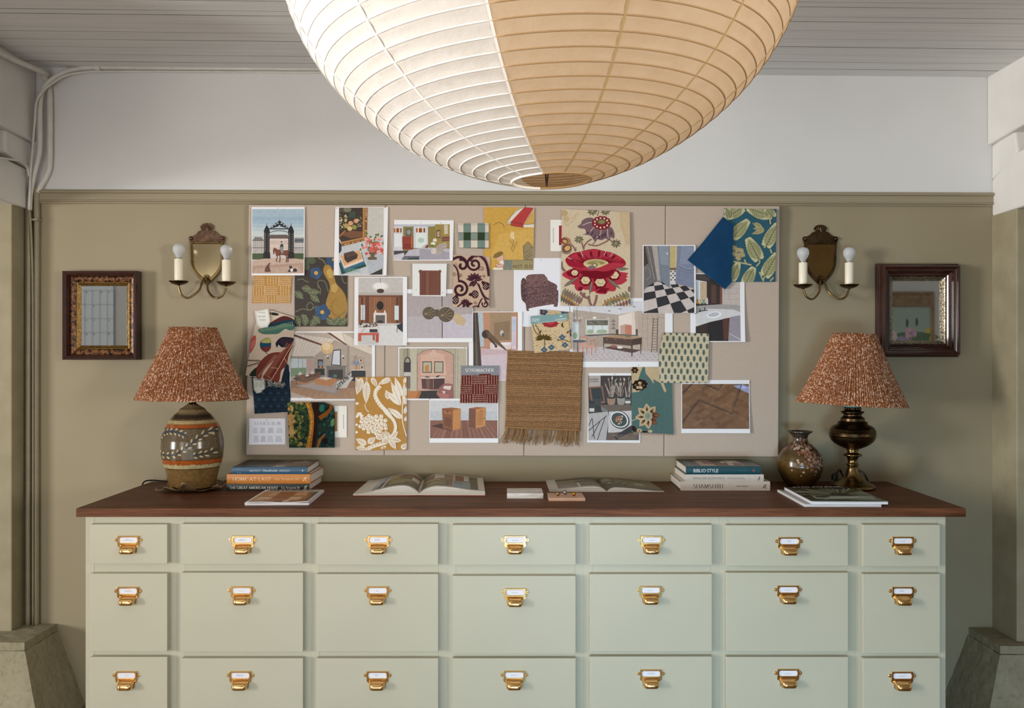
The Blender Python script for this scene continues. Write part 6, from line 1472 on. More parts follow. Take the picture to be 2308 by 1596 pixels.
s.l('4c4038', 5, 258, 210, 262, 400); s.l('4c4038', 5, 212, 385, 262, 410, 330, 385, sm=3); s.l('4c4038', 5, 215, 400, 262, 445, 325, 400, sm=3)
for x in (212, 240, 290, 326): s.r('efe6dc', x - 4, 345, x + 4, 378)
s.l('a09488', 3, 420, 390, 445, 320, 460, 240, 400, 190, sm=4); s.p('f4efe8', 480, 360, 520, 340, 545, 365, 500, 378); s.p('f4efe8', 690, 370, 715, 358, 728, 375); s.build()
# --- chequered floor
s = photo('printed photo of open blue doors and a black and white chequered floor', (1448.5, 552, 1568, 706), 2, (133, 732, 860, 1703), frame=A1, pcol='8a8a92', curl=(1, -1, .003))
s.p('46382f', 133, 732, 150, 732, 205, 985, 133, 1040); s.p('6f6a68', 150, 732, 250, 732, 330, 1230, 133, 1350, 133, 1050, 210, 990); s.l('a8a4a4', 8, 185, 732, 290, 1220); s.l('a8a4a4', 6, 135, 1075, 205, 1040, 240, 1170, 140, 1260); s.p('b3aaa4', 250, 732, 330, 732, 375, 1240, 330, 1230)
s.p('7f8794', 330, 732, 500, 732, 512, 1335, 372, 1240); s.p('8f98a6', 350, 732, 490, 732, 495, 1010, 375, 1000); s.l('6a7280', 6, 370, 1010, 430, 1040, 500, 1050, sm=3); s.l('6a7280', 5, 385, 1060, 390, 1200, 495, 1280)
s.r('c8b47e', 512, 732, 600, 1080); s.r('d8c89a', 595, 732, 612, 1080); s.r('7a6046', 512, 1050, 605, 1085); s.p('d8d4d0', 512, 1085, 600, 1085, 600, 1290, 512, 1330)
for j in range(7):
    for i in range(3):
        if (i + j) % 2 == 0: y = 1090 + 30 * j; s.p('2c2a2c', 515 + 28 * i, y + 12, 529 + 28 * i, y, 543 + 28 * i, y + 12, 529 + 28 * i, y + 26)
s.p('8088a0', 620, 732, 862, 732, 862, 1340, 592, 1275); s.p('8f97ae', 680, 732, 862, 732, 862, 1000, 650, 1000); s.l('a5adc0', 7, 640, 1000, 700, 1030, 760, 1060, 862, 1050, sm=4); s.l('666e84', 6, 640, 1030, 700, 1055, 760, 1085, 862, 1075, sm=4); s.l('666e84', 5, 860, 1120, 750, 1130, 650, 1080, 630, 1220, 860, 1280); s.r('e8e8ea', 465, 830, 480, 860); s.p('c9a890', 600, 1280, 862, 1345, 862, 1360, 590, 1292)
s.p('cfc4c0', 133, 1370, 330, 1245, 512, 1335, 600, 1290, 862, 1360, 862, 1703, 133, 1703)
H_ = [199.60516, -33.907632, 312.745013, 100.087814, -132.224198, 1484.793582, 0.094232, -0.16765]
X = lambda i, j: ((H_[0] * i + H_[1] * j + H_[2]) / (H_[6] * i + H_[7] * j + 1), (H_[3] * i + H_[4] * j + H_[5]) / (H_[6] * i + H_[7] * j + 1))
s.win(133, 1240, 860, 1703)
for i in range(-3, 5):
    for j in range(-4, 4):
        if (i + j) % 2 == 0: s.p('29272a', *X(i, j), *X(i + 1, j), *X(i + 1, j + 1), *X(i, j + 1))
s.win(133, 732, 860, 1703); s.p('7f8794', 372, 1230, 512, 1230, 512, 1338); s.r('d8d4d0', 512, 1235, 600, 1290); s.p('8088a0', 592, 1232, 862, 1238, 862, 1342, 592, 1275); s.p('6f6a68', 133, 1230, 330, 1230, 133, 1352); s.build()
# --- sink photo
s = photo('printed photo of a corner washbasin with dark timber cabinet and tiles', (1556, 616, 1678, 771), 1, (885, 1140, 1525, 2108), frame=A1, pcol='2c221f', curl=(1, -1, .006))
s.r('4a4240', 885, 1140, 1100, 1230); s.p('dfe4e8', 890, 1225, 1050, 1250, 1045, 1560, 890, 1560); s.p('c9b294', 950, 1245, 1045, 1255, 1045, 1560, 950, 1560); s.p('b9c8d4', 895, 1240, 930, 1240, 930, 1560, 895, 1560)
s.r('3a2a26', 1045, 1230, 1260, 1580); s.r('5a4038', 1110, 1300, 1180, 1560); s.r('7a5040', 1235, 1300, 1268, 1580); s.r('c9bdb6', 1268, 1255, 1525, 2108)
for y in (1340, 1420, 1500, 1580, 1660, 1740): s.l('a89c98', 4, 1268, y, 1525, y + 10)
for k in range(6): s.l('a89c98', 4, 1300 + 45 * k + 20 * (k % 2), 1340 + 80 * (k % 4), 1300 + 45 * k + 20 * (k % 2), 1420 + 80 * (k % 4))
for x, c in ((910, 'b98a3c'), (950, 'c8b48a'), (1000, '7f9a8c'), (1050, 'd0d4d6')): s.r(c, x - 14, 1500, x + 14, 1575); s.r('d8d4cc', x - 5, 1478, x + 5, 1500)
s.p('a8a4a4', 885, 1600, 1270, 1575, 1525, 1600, 1525, 1700, 885, 1720); s.p('d9d8da', 885, 1720, 1040, 1640, 1420, 1650, 1525, 1690, 1525, 1740, 1100, 1830, 885, 1900); s.e('eef0f4', 1150, 1730, 110, 48, -8); s.e('c2c6d0', 1145, 1725, 80, 30, -8); s.l('1f1c1c', 12, 930, 1680, 1060, 1660); s.r('1f1c1c', 1010, 1620, 1024, 1670); s.r('1f1c1c', 940, 1640, 954, 1690)
s.p('3a2824', 885, 1900, 1100, 1830, 1525, 1740, 1525, 2108, 885, 2108); s.p('241c1a', 1050, 1850, 1330, 1790, 1330, 2108, 1050, 2108); s.p('5c362a', 1270, 1790, 1370, 1770, 1375, 2050, 1290, 2108); s.p('9a94a0', 1375, 1765, 1525, 1735, 1525, 2108, 1350, 2108); s.l('dcd8dc', 8, 1370, 2000, 1525, 2090); s.build()
# --- leaf paper
s = Sheet('wallpaper_swatch', 'teal wallpaper sample with big pale green leaves in the board corner', 'swatch', [(1632.3, 470), (1749, 472), (1747.7, 635.5), (1632, 635)], '22586a', 2, group=FS, curl=(1, 1, .004)); s.at(A1)
LB, LH, LD = 'a9a678', 'c9c79c', '55603c'
for x0_, y0_, x1_, y1_, w in ((1560, 180, 1320, 330, 170), (1930, 290, 1640, 190, 190), (1420, 610, 1640, 370, 180), (1990, 320, 1900, 200, 150), (1800, 930, 1640, 630, 200), (1900, 740, 2060, 420, 180), (1880, 1170, 2060, 850, 190), (1600, 1290, 1720, 1050, 170), (1400, 1230, 1500, 980, 150), (1330, 200, 1400, 340, 110)):
    dx_, dy_ = x1_ - x0_, y1_ - y0_; L = math.hypot(dx_, dy_); ux, uy = dx_ / L, dy_ / L
    for k in range(9):
        t = (k + .5) / 9; ww = w / 2 * math.sin(PI * (.12 + .8 * t) ** .75) * .62
        for g in (1, -1): s.e(LH, x0_ + dx_ * t - uy * ww * g * 1.05, y0_ + dy_ * t + ux * ww * g * 1.05, w * .19, w * .17, n=10)
    s.leaf(LB, x0_, y0_, x1_, y1_, w * 1.02)
    for k in range(7):
        t = .08 + .76 * k / 7; bx, by = x0_ + dx_ * t, y0_ + dy_ * t; h = w * .40 * math.sin(PI * min(1, t + .15) ** .8)
        for g in (1, -1): s.l(LD, 5, bx, by, bx + ux * h * .45 - uy * h * .6 * g, by + uy * h * .45 + ux * h * .6 * g, bx + ux * h - uy * h * g, by + uy * h + ux * h * g); s.l(LH, 6, bx + ux * 9, by + uy * 9, bx + ux * (h * .45 + 9) - uy * h * .6 * g, by + uy * (h * .45 + 9) + ux * h * .6 * g)
    s.l(LD, 7, x0_ - ux * 30, y0_ - uy * 30, x0_ + dx_ * .9, y0_ + dy_ * .9)
ST = 'b5ad84'
for k in ((1930, 290, 1950, 350, 1965, 420), (1870, 760, 1900, 730), (1800, 930, 1810, 970, 1760, 1030), (1430, 960, 1560, 980, 1690, 1010), (1590, 930, 1620, 990, 1690, 1005), (1880, 1170, 1860, 1240), (1805, 1110, 1840, 1190, 1860, 1240), (1960, 780, 1985, 840), (1960, 1240, 2010, 1190)): s.l(ST, 22, *k, sm=4)
for x, y in ((1480, 790), (1540, 800), (1450, 850), (1520, 870), (1560, 860), (1440, 760), (1500, 910)): s.e('a89a70', x, y, 44, 36, 30, 10, .12); s.l('cfc79c', 5, x - 20, y - 20, x + 25, y + 15)
for k in ((1880, 510, 1700, 400), (1880, 510, 1690, 560), (1880, 500, 1710, 480), (1840, 480, 1740, 390)): s.leaf('b9ad80', *k, 60, LD, 5, 3)
s.build()
# --- velvet
s = Sheet('fabric_swatch', 'royal blue velvet swatch hanging tilted over the teal leaf paper', 'swatch', [(1628.9, 489.6), (1653, 506), (1651, 560), (1647.6, 638), (1634, 652.4), (1590, 618), (1550, 585.8), (1585, 545)], '0d4068', 4, 'velvet', .004, FS, wave=.006)
for (x0_, y0_), (x1_, y1_) in (((1628.9, 489.6), (1550, 585.8)), ((1550, 585.8), (1634, 652.4)), ((1634, 652.4), (1647.6, 638)), ((1628.9, 489.6), (1653, 506))): s.l('2d6288', 1.3, x0_, y0_, x1_, y1_)
s.l('0a3254', .7, 1628, 494, 1555, 584); s.build()
# --- block print
s = Sheet('fabric_swatch', 'cream block print swatch with rows of small dark green sprigs', 'swatch', [(1495.5, 750.3), (1598, 751.7), (1597, 800), (1596, 864), (1487, 863), (1484.5, 811), (1488, 775)], 'cfc4a4', 4, 'paper', .001, FS, curl=(-1, 1, .008)); s.at(A3)
for j in range(9):
    for i in range(9):
        x, y = 425 + 74.5 * i + (37 if j % 2 == 0 else 0) - 3 * j, 45 + 77 * j + 2.2 * i + (0 if j % 2 else 4)
        for k in range(4):
            yy = y - 20 + 14 * k; w = (15, 21, 19, 11)[k]
            for g in (-1, 1): s.leaf('2c4a48', x, yy + 10, x + g * w, yy - 4, 11, n=4)
        s.leaf('2c4a48', x, y + 24, x, y - 36, 9, n=4); s.e('2c4a48', x, y - 30, 6, 6, n=6)
        for g in (-1, 1): s.e('2c4a48', x + g * 11, y - 24, 6, 6, n=6)
        s.l('7a8a6c', 3, x, y + 18, x, y + 32)
s.build()
# --- brushes photo
s = photo('printed photo of paint brushes in jars with a paint palette on the table', [(1327.3, 841), (1445, 841), (1443, 998.5), (1323, 997)], 1, (940, 760, 1460, 1424), frame=Z8, pcol='2f2a28', curl=(-1, -1, .003))
s.r('b5aaa4', 945, 760, 1065, 880); [s.l('4a4644', 3, *[v for k in range(16) for v in (950 + 6 * k, yy + (5 if k % 2 else -4) * (1 + .4 * math.sin(k * 2.1)))], sm=3) for yy in (798, 819)]; s.p('3c2c26', 1065, 760, 1385, 760, 1385, 1010, 1100, 1010)
s.p('8a5a42', 950, 875, 1085, 868, 1112, 1040, 1000, 1060, 960, 1000); s.p('282c2a', 965, 890, 1072, 882, 1096, 1020, 985, 1030)
for k in range(34):
    bx = rn.choice((1170, 1265, 1345)); x = bx + rn.uniform(-70, 60); y = rn.uniform(790, 900); s.l(rn.choice(('8c7a6c', '5c5450', 'b0a498', '7a4a34', 'c9c0b4')), rn.uniform(5, 9), bx + rn.uniform(-16, 16), 1000, x, y); s.leaf(rn.choice(('d6ccbe', '3a302a', 'a08a70')), x, y + 10, x + (x - bx) * .2, y - 30, 16)
for x, y, w, h, c in ((1175, 1020, 42, 42, 'a08068'), (1275, 1020, 40, 48, '9a948c'), (1345, 1020, 32, 40, '5c5c58'), (1030, 1020, 42, 46, '3c3a38'), (975, 1080, 38, 62, '3a3836'), (1110, 1090, 40, 46, '7a7c74')): s.p(c, x - w, y - h * .7, x + w, y - h * .7, x + w * .95, y + h * .4, x + w * .6, y + h, x - w * .6, y + h, x - w * .95, y + h * .4); s.e('1f1c1a', x, y - h * .72, w * .85, h * .2)
s.r('d8d4cc', 950, 1095, 1000, 1130); s.r('d8d4cc', 1320, 1020, 1372, 1045); s.l('7a7c74', 9, 1150, 1070, 1172, 1090, 1150, 1115, sm=3)
s.p('6a5a4c', 1050, 1060, 1385, 1060, 1385, 1130, 1160, 1130); s.p('b9b4b4', 935, 1150, 1140, 1130, 1150, 1200, 1120, 1424, 935, 1424); s.p('cfcaca', 1150, 1130, 1385, 1120, 1400, 1330, 1140, 1350)
s.e('4c4642', 1262, 1215, 108, 90, 30); s.e('e8e8e8', 1256, 1210, 98, 80, 30); s.e('3a4440', 1256, 1212, 84, 68, 30)
for k in range(34): a = rn.uniform(0, 6.28); s.e(rn.choice(('d8d4cc', 'b9843c', '5c7a6c', 'a04a34', '26302c', 'c8a48c', '34506a')), 1256 + 58 * rn.random() * math.cos(a), 1212 + 48 * rn.random() * math.sin(a), 15, 11, rn.uniform(0, 180), n=7)
for k in ((935, 1330, 1130, 1170), (975, 1390, 1060, 1230), (980, 1200, 1000, 1410), (1030, 1424, 1110, 1190), (940, 1280, 975, 1200)): s.l('3c3634', 8, *k)
s.p('6a5648', 1140, 1345, 1460, 1350, 1460, 1424, 1120, 1424); s.p('2c221e', 1200, 1390, 1320, 1310, 1400, 1260, 1420, 1320, 1300, 1380, 1230, 1424)
for k in range(14): s.l('8c7866', 3, rn.uniform(1150, 1440), rn.uniform(1360, 1420), rn.uniform(1150, 1440), rn.uniform(1360, 1420))
s.build()
# --- teal fabric
s = Sheet('fabric_swatch', 'teal linen fabric with cream and brown flowers and a frayed lower edge', 'swatch', [(1422.8, 827.4), (1516, 827.4), (1514.5, 864), (1517.5, 978.8), (1470, 977), (1424, 974)], '577571', 2, 'cloth', .0014, FS, wave=.003); s.at(A3)
TC, TB = 'cdb893', '4a2c20'
s.p(TC, 68, 465, 205, 465, 175, 540, 150, 620, 240, 640, 160, 760, 80, 770); s.p(TC, 230, 465, 400, 465, 440, 620, 490, 750, 465, 770, 420, 660, 330, 610, 340, 670, 290, 600, 240, 540)
s.e('2c1a14', 170, 680, 92, 66, -10, 18, .08, 9)
for k in range(26): a = rn.uniform(0, 6.28); s.e(rn.choice(('8a6a4c', '5c4030', TC)), 170 + 62 * math.cos(a) * rn.random(), 680 + 44 * math.sin(a) * rn.random(), 12, 10, n=7)
for x, y in ((145, 710), (185, 712), (170, 655)): s.e(TC, x, y, 20, 18, n=10)
s.e('3a2418', 110, 500, 42, 40, 0, 12, .2, 6); s.e('8a6a4c', 110, 505, 16, 16)
for k in range(8):
    a = math.radians(-95 + 45 * k); x, y = 262 + 72 * math.cos(a), 1055 + 76 * math.sin(a); tx, ty = 262 + 150 * math.cos(a), 1055 + 158 * math.sin(a)
    s.leaf(TC if k not in (2, 3) else '7a5038', 262 + 10 * math.cos(a), 1055 + 10 * math.sin(a), tx, ty, 92); s.leaf(TB, 262 + 40 * math.cos(a), 1055 + 40 * math.sin(a), 262 + 122 * math.cos(a), 1055 + 128 * math.sin(a), 30); s.leaf('b98a62', x, y, tx - 14 * math.cos(a), ty - 14 * math.sin(a), 8)
s.e('a8a68c', 265, 1052, 56, 58, n=18); s.e('8f9a84', 265, 1052, 30, 34, n=12)
for k in range(18): s.e('c6bc9c', 265 + 45 * math.cos(k * .35), 1052 + 46 * math.sin(k * .35), 7, 7, n=6)
s.l(TC, 10, 75, 1110, 150, 1080); s.e(TC, 165, 1225, 30, 22); s.e('a04a34', 165, 1228, 12, 9); s.e('3a2418', 100, 1205, 26, 40, -30); s.e(TC, 295, 1235, 26, 18); s.e('2c1a14', 230, 1240, 34, 10)
o = s.build(); b = MB()
for k in range(120): x = rn.uniform(1426, 1516); y0_ = 974.5 + (x - 1424) * .046; b.tube([P(x, y0_, YB - .0075) - o.location, P(x + rn.uniform(-1.5, 1.5), y0_ + rn.uniform(2, 6), YB - .0075 - rn.uniform(0, .001)) - o.location], .0003, 4)
b.build('frayed_threads', 'tan_stone', o)
# --- parquet
s = photo('printed photo of a herringbone parquet floor with dark inlaid zigzag lines', (1535.6, 856.6, 1689.6, 976.3), 1, (677, 668, 1478, 1205), frame=A3, pcol='7d5a3a', curl=(1, -1, .004))
for k in range(11):
    for j in range(9):
        x, y = 660 + 90 * k - 20 * j, 640 + 72 * j; c = rn.choice(('7f5a38', '745032', '876140', '6e4a2c', '7a5535'))
        if (k + j) % 2: s.p(c, x, y, x + 44, y - 26, x + 150, y + 60, x + 106, y + 90)
        else: s.p(c, x, y, x + 130, y - 60, x + 150, y - 25, x + 20, y + 40)
s.p('9aa0c8', 1290, 690, 1400, 670, 1478, 700, 1478, 780, 1380, 740); s.p('b9c0e4', 1330, 700, 1400, 685, 1460, 715, 1400, 730)
for w, off in ((9, 0), (5, -18)):
    s.l('2c1a10', w, 680, 1140 + off * 1.6, 880, 866 + off, 1275 + off, 1025 + off * 1.2, 1395 + off * .9, 668); s.l('2c1a10', w, 677, 790 + off, 800, 668 + off * .4); s.l('2c1a10', w, 940 + off, 668, 1115, 742 + off, 1165 + off, 668)
s.build()
# --- jute sample with fringe
t_ = thing('rug_sample', 'thick woven jute rug sample with a fringed lower edge', 'rug sample', P(1225, 880, YB - .006), FS)
b = MB(); b.smooth = True; nx, ny = 110, 246; tl, tr, br, bl = (1143, 788.5), (1314, 795), (1308.6, 969), (1138.6, 963); g = []
r3 = random.Random(9); rowc = [r3.uniform(.8, 1.12) for _ in range(60)]
for j in range(ny + 1):
    v = j / ny; row = []
    for i in range(nx + 1):
        u = i / nx; edge = min(u, 1 - u)
        x = (tl[0] * (1 - u) + tr[0] * u) * (1 - v) + (bl[0] * (1 - u) + br[0] * u) * v + .5 * math.sin(v * 82 * PI) * (1 if edge < .01 else 0) + .7 * math.sin(v * 9 + 1)
        y = (tl[1] * (1 - u) + tr[1] * u) * (1 - v) + (bl[1] * (1 - u) + br[1] * u) * v + .5 * math.sin(u * 23) + 1.2 * math.sin(u * 4 + 1)
        ph = v * 41 * PI + .5 * math.sin(u * 9 + v * 14) + .25 * math.sin(u * 37); h = .0035 + .0012 * abs(math.sin(ph)) + .0007 * math.sin(u * 230 + 2.2 * int(ph / PI)) + r3.uniform(-.0006, .0006)
        if edge < .03: h += .0010
        if edge < .003 or j in (0, ny): h = .0005
        row.append(b.vert(P(x, y, YB - .0044 - h * 1.15) - t_.location))
    g.append(row)
for j in range(ny):
    rc = rowc[int(j / ny * 41)]
    for i in range(nx):
        ph = (j + .5) / ny * 41 * PI + .5 * math.sin(i / nx * 9 + j / ny * 14) + .25 * math.sin(i / nx * 37); k = rc * (.5 + .5 * abs(math.sin(ph))) * r3.uniform(.62, 1.25)
        c = C('a9835e'); b.col = tuple(min(.8, c[q_] * k * (1, .97, .93)[q_]) for q_ in range(3)) + (1,)
        b.face((g[j][i], g[j][i + 1], g[j + 1][i + 1], g[j + 1][i]))
b.build('woven_field', 'jute', t_)
b = MB(); b.col = C('9a744c')
for k in range(150):
    u = rn.random(); x = 1140 + 167 * u; y0_ = 962 + 7 * u; L = rn.uniform(24, 40); lean = -11 * (1 - u) + rn.uniform(-5, 4); c = C(rn.choice(('9c774f', 'b08a60', '8a6642', 'a5815a')))
    b.col = c; yy = YB - .0044 - rn.uniform(.001, .006)
    b.tube([p_ - t_.location for p_ in smooth_path([P(x, y0_ - 2, yy), P(x + lean * .3 + rn.uniform(-1, 1), y0_ + L * .4, yy - .001), P(x + lean * .7 + rn.uniform(-2, 2), y0_ + L * .75, yy - .002), P(x + lean + rn.uniform(-2, 2), y0_ + L, yy)], 3)], .00115, 5)
b.build('fringe', 'jute', t_)
b = MB(); b.col = C('a07a50'); b.tube([P(1138 + 171 * k / 20, 963 + 7 * k / 20, YB - .0085) - t_.location for k in range(21)], .004, 8); b.build('bound_edge', 'jute', t_)

# --- pins
pin0 = None
PINS = [(627, 469, 2, 'top edge of the gate photo'), (610, 616, 2, 'lower edge of the gate photo above the mustard swatch'), (663, 616, 2, 'lower edge of the gate photo near the dark gourd paper'), (758.5, 470, 2, 'conduit side top corner of the still life print'), (868, 468, 2, 'top corner of the still life print by the panel joint'), (847, 617, 2, 'lower edge of the still life print'), (674, 734, 1, 'lower conduit side corner of the gourd wallpaper'), (777, 735.5, 1, 'lower corner of the gourd wallpaper by the chandelier photo'), (802, 626, 3, 'top corner of the chandelier room photo'), (914, 623, 3, 'top corner of the chandelier room photo near the headboard card'), (803, 748, 3, 'side of the chandelier room photo'), (915, 775, 3, 'lower corner of the chandelier room photo'), (907, 781, 2, 'top corner of the vanity photo near the chandelier photo'), (1047, 783, 2, 'top corner of the vanity photo near the lever photo'), (948, 502, 1, 'top margin of the bedroom photo, middle'), (993, 502.5, 1, 'top margin of the bedroom photo, toward the gingham'), (1068, 511, 3.5, 'green gingham swatch'), (1092.5, 490.5, 2, 'edge of the yellow beach print'), (1204, 496, 2, 'edge of the yellow beach print under the parasol'), (1155, 608, 2, 'lower edge of the yellow beach print'), (938, 653, 4, 'conduit side margin of the headboard card'), (997.5, 659.5, 4, 'margin of the headboard card near the plum fabric'), (1122, 700, 1, 'top edge of the lever photo'), (1219, 586, 1, 'top edge of the armchair sheet'), (1285.5, 482, 4, 'corner of the red flower fabric beside the red striped card'), (1411, 482, 4, 'corner of the red flower fabric toward the chequered floor photo'), (1451, 555, 2, 'corner of the chequered floor photo near the red flower fabric'), (1567, 554, 2, 'corner of the chequered floor photo near the velvet'), (1635.5, 506.5, 6, 'blue velvet swatch'), (1747, 520, 2.5, 'outer edge of the teal leaf paper'), (1722.5, 635, 2, 'lower edge of the teal leaf paper'), (1746, 474, 3, 'top outer corner of the teal leaf paper'), (1439, 823, 1, 'lower margin of the kitchen drawing'), (1597, 800, 4, 'side of the green sprig block print'), (1562, 862.5, 4, 'lower edge of the green sprig block print'), (1689, 861.5, 1, 'corner of the parquet photo'), (1385, 844, 1, 'top edge of the brushes photo'), (601.5, 946.5, 1, 'top edge of the lampshade pleat card'), (702.5, 911, 7, 'top of the tapestry scrap'), (751.5, 947, 7, 'side of the tapestry scrap'), (801.5, 901.5, 4, 'side of the ochre leaf paper'), (910.5, 1014, 3, 'lower corner of the ochre leaf paper by the nightstands photo'), (808, 1013.5, 3, 'lower conduit side corner of the ochre leaf paper'), (1082, 843.5, 5, 'grey header card of the brick red swatch'), (600, 858, 3, 'navy damask by its shield tag'), (612, 707, 8, 'top of the rust leaf fabric'), (968.5, 899.5, 2, 'lower edge of the vanity photo above the nightstands photo'), (1152, 796, 8, 'corner of the jute rug sample'), (666, 745, 1, 'top corner of the living room photo below the gourd paper'), (917, 905, 3, 'side of the ochre leaf paper by the vanity photo'), (686, 580, 1, 'top of the gourd wallpaper beside the gate photo'), (1287, 706, 9, 'teal header card of the small floral swatch'), (1567, 707, 2, 'lower corner of the chequered floor photo by the washbasin photo')]
for x, y, L, lab in PINS:
    yy = YB - .0022 * L - .001
    if pin0 is None:
        b = MB(); b.lathe([(.0001, -.0015), (.0016, -.0012), (.0022, -.0002), (.0018, .0012), (.0007, .0018), (.0006, .006), (.0001, .0075)], 12, cap=False)
        for i, v in enumerate(b.v): b.v[i] = (v[0], v[2], v[1])
        pin0 = b.build('push_pin', 'steel'); o = pin0
    else:
        o = pin0.copy(); COL.objects.link(o)
    o.location = P(x, y, yy); tag(o, 'tiny steel pin in the ' + lab, 'pin', 'steel pins on the board')
LW = .58
EXPO = -0.5
LIGHTS = [
 ('window_key', (-2.35, -3.7, 1.2), (.9, -.2, 1.2), .8, 1.4, 24, (1.0, .97, .92)),
 ('window_side', (-7.0, -4.5, 1.35), (.6, -.4, 1.1), 1.0, 1.2, 400, (1.0, .97, .93)),
 ('doorway_low', (-1.4, -5.6, .4), (0, 0, 1.9), 3.0, .8, 54, (1.0, .98, .96)),
 ('window_cool', (.5, -5.2, .4), (.8, -.6, .05), 1.0, .7, 16, (.46, .76, 1.0), 60),
 ('lantern_fill_left', (-3.6, -2.7, 2.1), (.05, -2.05, 2.0), .9, .9, 22, (1.0, .98, .95), 60),  # added fill light, no real window: brightens the white lantern panels
 ('lantern_fill_right', (2.9, -4.3, 1.5), (.1, -2.05, 2.0), .7, .7, 16, (1.0, .93, .84), 55),  # added warm fill, no real lamp: lifts the tan lantern panels
]
# ================================================================== books and small things on the worktop
def on_top(px, py, z=CT):                        # photo pixel on the horizontal plane z
    d = (CZ - z) * F / (py - CY); return Vector(((px - CX) * d / F, d - D, z))
BK = 'stacked design books'
def book(label, fl, fr, bl, z0, h, spine_c, top_c, page_side, lettering, cover_draw=None, name='hardback_book', group=BK, cover2=None, thick=.0028):
    """fl, fr: front spine corners in x,y ; bl: depth vector ; spine faces the viewer"""
    o0 = Vector((fl[0], fl[1], 0)); ux = Vector((fr[0] - fl[0], fr[1] - fl[1], 0)); W = ux.length; ux.normalize(); dv = Vector((bl[0], bl[1], 0)); Dp = dv.length; vy = dv.normalized()
    t = thing(name, label, 'book', o0 + Vector((0, 0, z0)), group)
    q_ = lambda a, d, z: ux * a + vy * d + Vector((0, 0, z))
    def slab(b, a0, a1, d0, d1, z0_, z1_): b.hexa([q_(a0, d0, z0_), q_(a1, d0, z0_), q_(a1, d1, z0_), q_(a0, d1, z0_)], [q_(a0, d0, z1_), q_(a1, d0, z1_), q_(a1, d1, z1_), q_(a0, d1, z1_)])
    b = MB(); e = .0004; b.col = C(cover2 or top_c, .9); slab(b, 0, W, .004, Dp, 0, thick); slab(b, 0, W, .004, Dp, h - thick, h)
    b.col = C(spine_c, .9)
    n = 6; sec = [(-.0018 * math.sin(PI * k / n) * 1.0 + .0015, h * k / n) for k in range(n + 1)] + [(.0055, h), (.0055, 0)]
    b.smooth = False; b.prism([q_(0, y, z) for y, z in sec], ux * W)
    b.build('book_cover', 'cover', t)
    b = MB(); b.col = C('d8d2c6'); slab(b, .003, W - .003, .005, Dp - .004, thick + e, h - thick - e); b.build('page_block', 'pages', t)
    b = MB()
    for polys, x0_, x1_, z0_, z1_, c in lettering:
        b.col = C(c, .9); letter(b, fit(polys, x0_ * W, x1_ * W, z0_ * h, z1_ * h), lambda x, z: q_(x, -.0005 - .0018 * math.sin(PI * z / h) + .0014, z))
    b.build('spine_lettering', 'cover', t)
    if cover_draw:
        b = MB()
        for k, (c, pts) in enumerate(cover_draw): b.col = C(c, .9); b.poly([q_(u * W, .006 + v * (Dp - .008), h + .00006 * (k + 1)) for u, v in pts])
        b.build('cover_picture', 'cover', t)
    return t
RC = lambda u0, v0, u1, v1: [(u0, v0), (u1, v0), (u1, v1), (u0, v1)]
EL = lambda u, v, a, c, n=12: [(u + a * math.cos(2 * PI * k / n), v + c * math.sin(2 * PI * k / n)) for k in range(n)]
def rmark():                                     # the looping R device at the spine ends
    return [q_ for p_ in ([(.1, .0), (.38, .62)], arc(.42, .62, .16, .2, 150, -60, 8), [(.5, .45), (.72, .05), (.95, .02)], arc(.3, .95, .55, .35, -60, 10, 6), [(.0, .12), (.3, .2)]) for q_ in strokes(p_, .09, .13)]
yF = on_top(600, 1106.7).y; k_ = (D + yF) / F
X_ = lambda px: (px - CX) * k_
h3, h2, h1 = 16.3 * k_, 21.3 * k_, 15.6 * k_
book('dark green lettered hardback at the bottom of the stack by the stoneware lamp', (X_(510.5), yF), (X_(696.6), yF), (.0, .232), CT, h3, '252a26', '8a4a34', 1,
     [(serif('THE GREAT AMERICAN HOUSE', .07, .17), .035, .625, .27, .62, 'd8d6cc'), (serif('Gil Schafer III'), .665, .885, .27, .62, 'cfcdc4'), (rmark(), .935, .98, .2, .8, 'd8d6cc')], [('a8563a', RC(.0, .0, 1, 1)), ('d8cfc4', RC(.1, .5, .9, .9))])
book('orange hardback in the middle of the stack by the stoneware lamp', (X_(511), yF), (X_(699), yF), (.003, .238), CT + h3, h2, 'c97f34', 'b9602c', 1,
     [(serif('HOME AT LAST', .05, .11), .07, .53, .30, .68, 'efd9b4'), (serif('Gil Schafer III'), .58, .86, .36, .64, 'e8c48c'), (rmark(), .91, .965, .25, .75, 'f0e2c8')], [('b8562c', RC(0, 0, 1, 1)), ('d9cfc4', RC(.72, .1, .99, .95)), ('8a4630', RC(.1, .2, .6, .8))], thick=.0024)
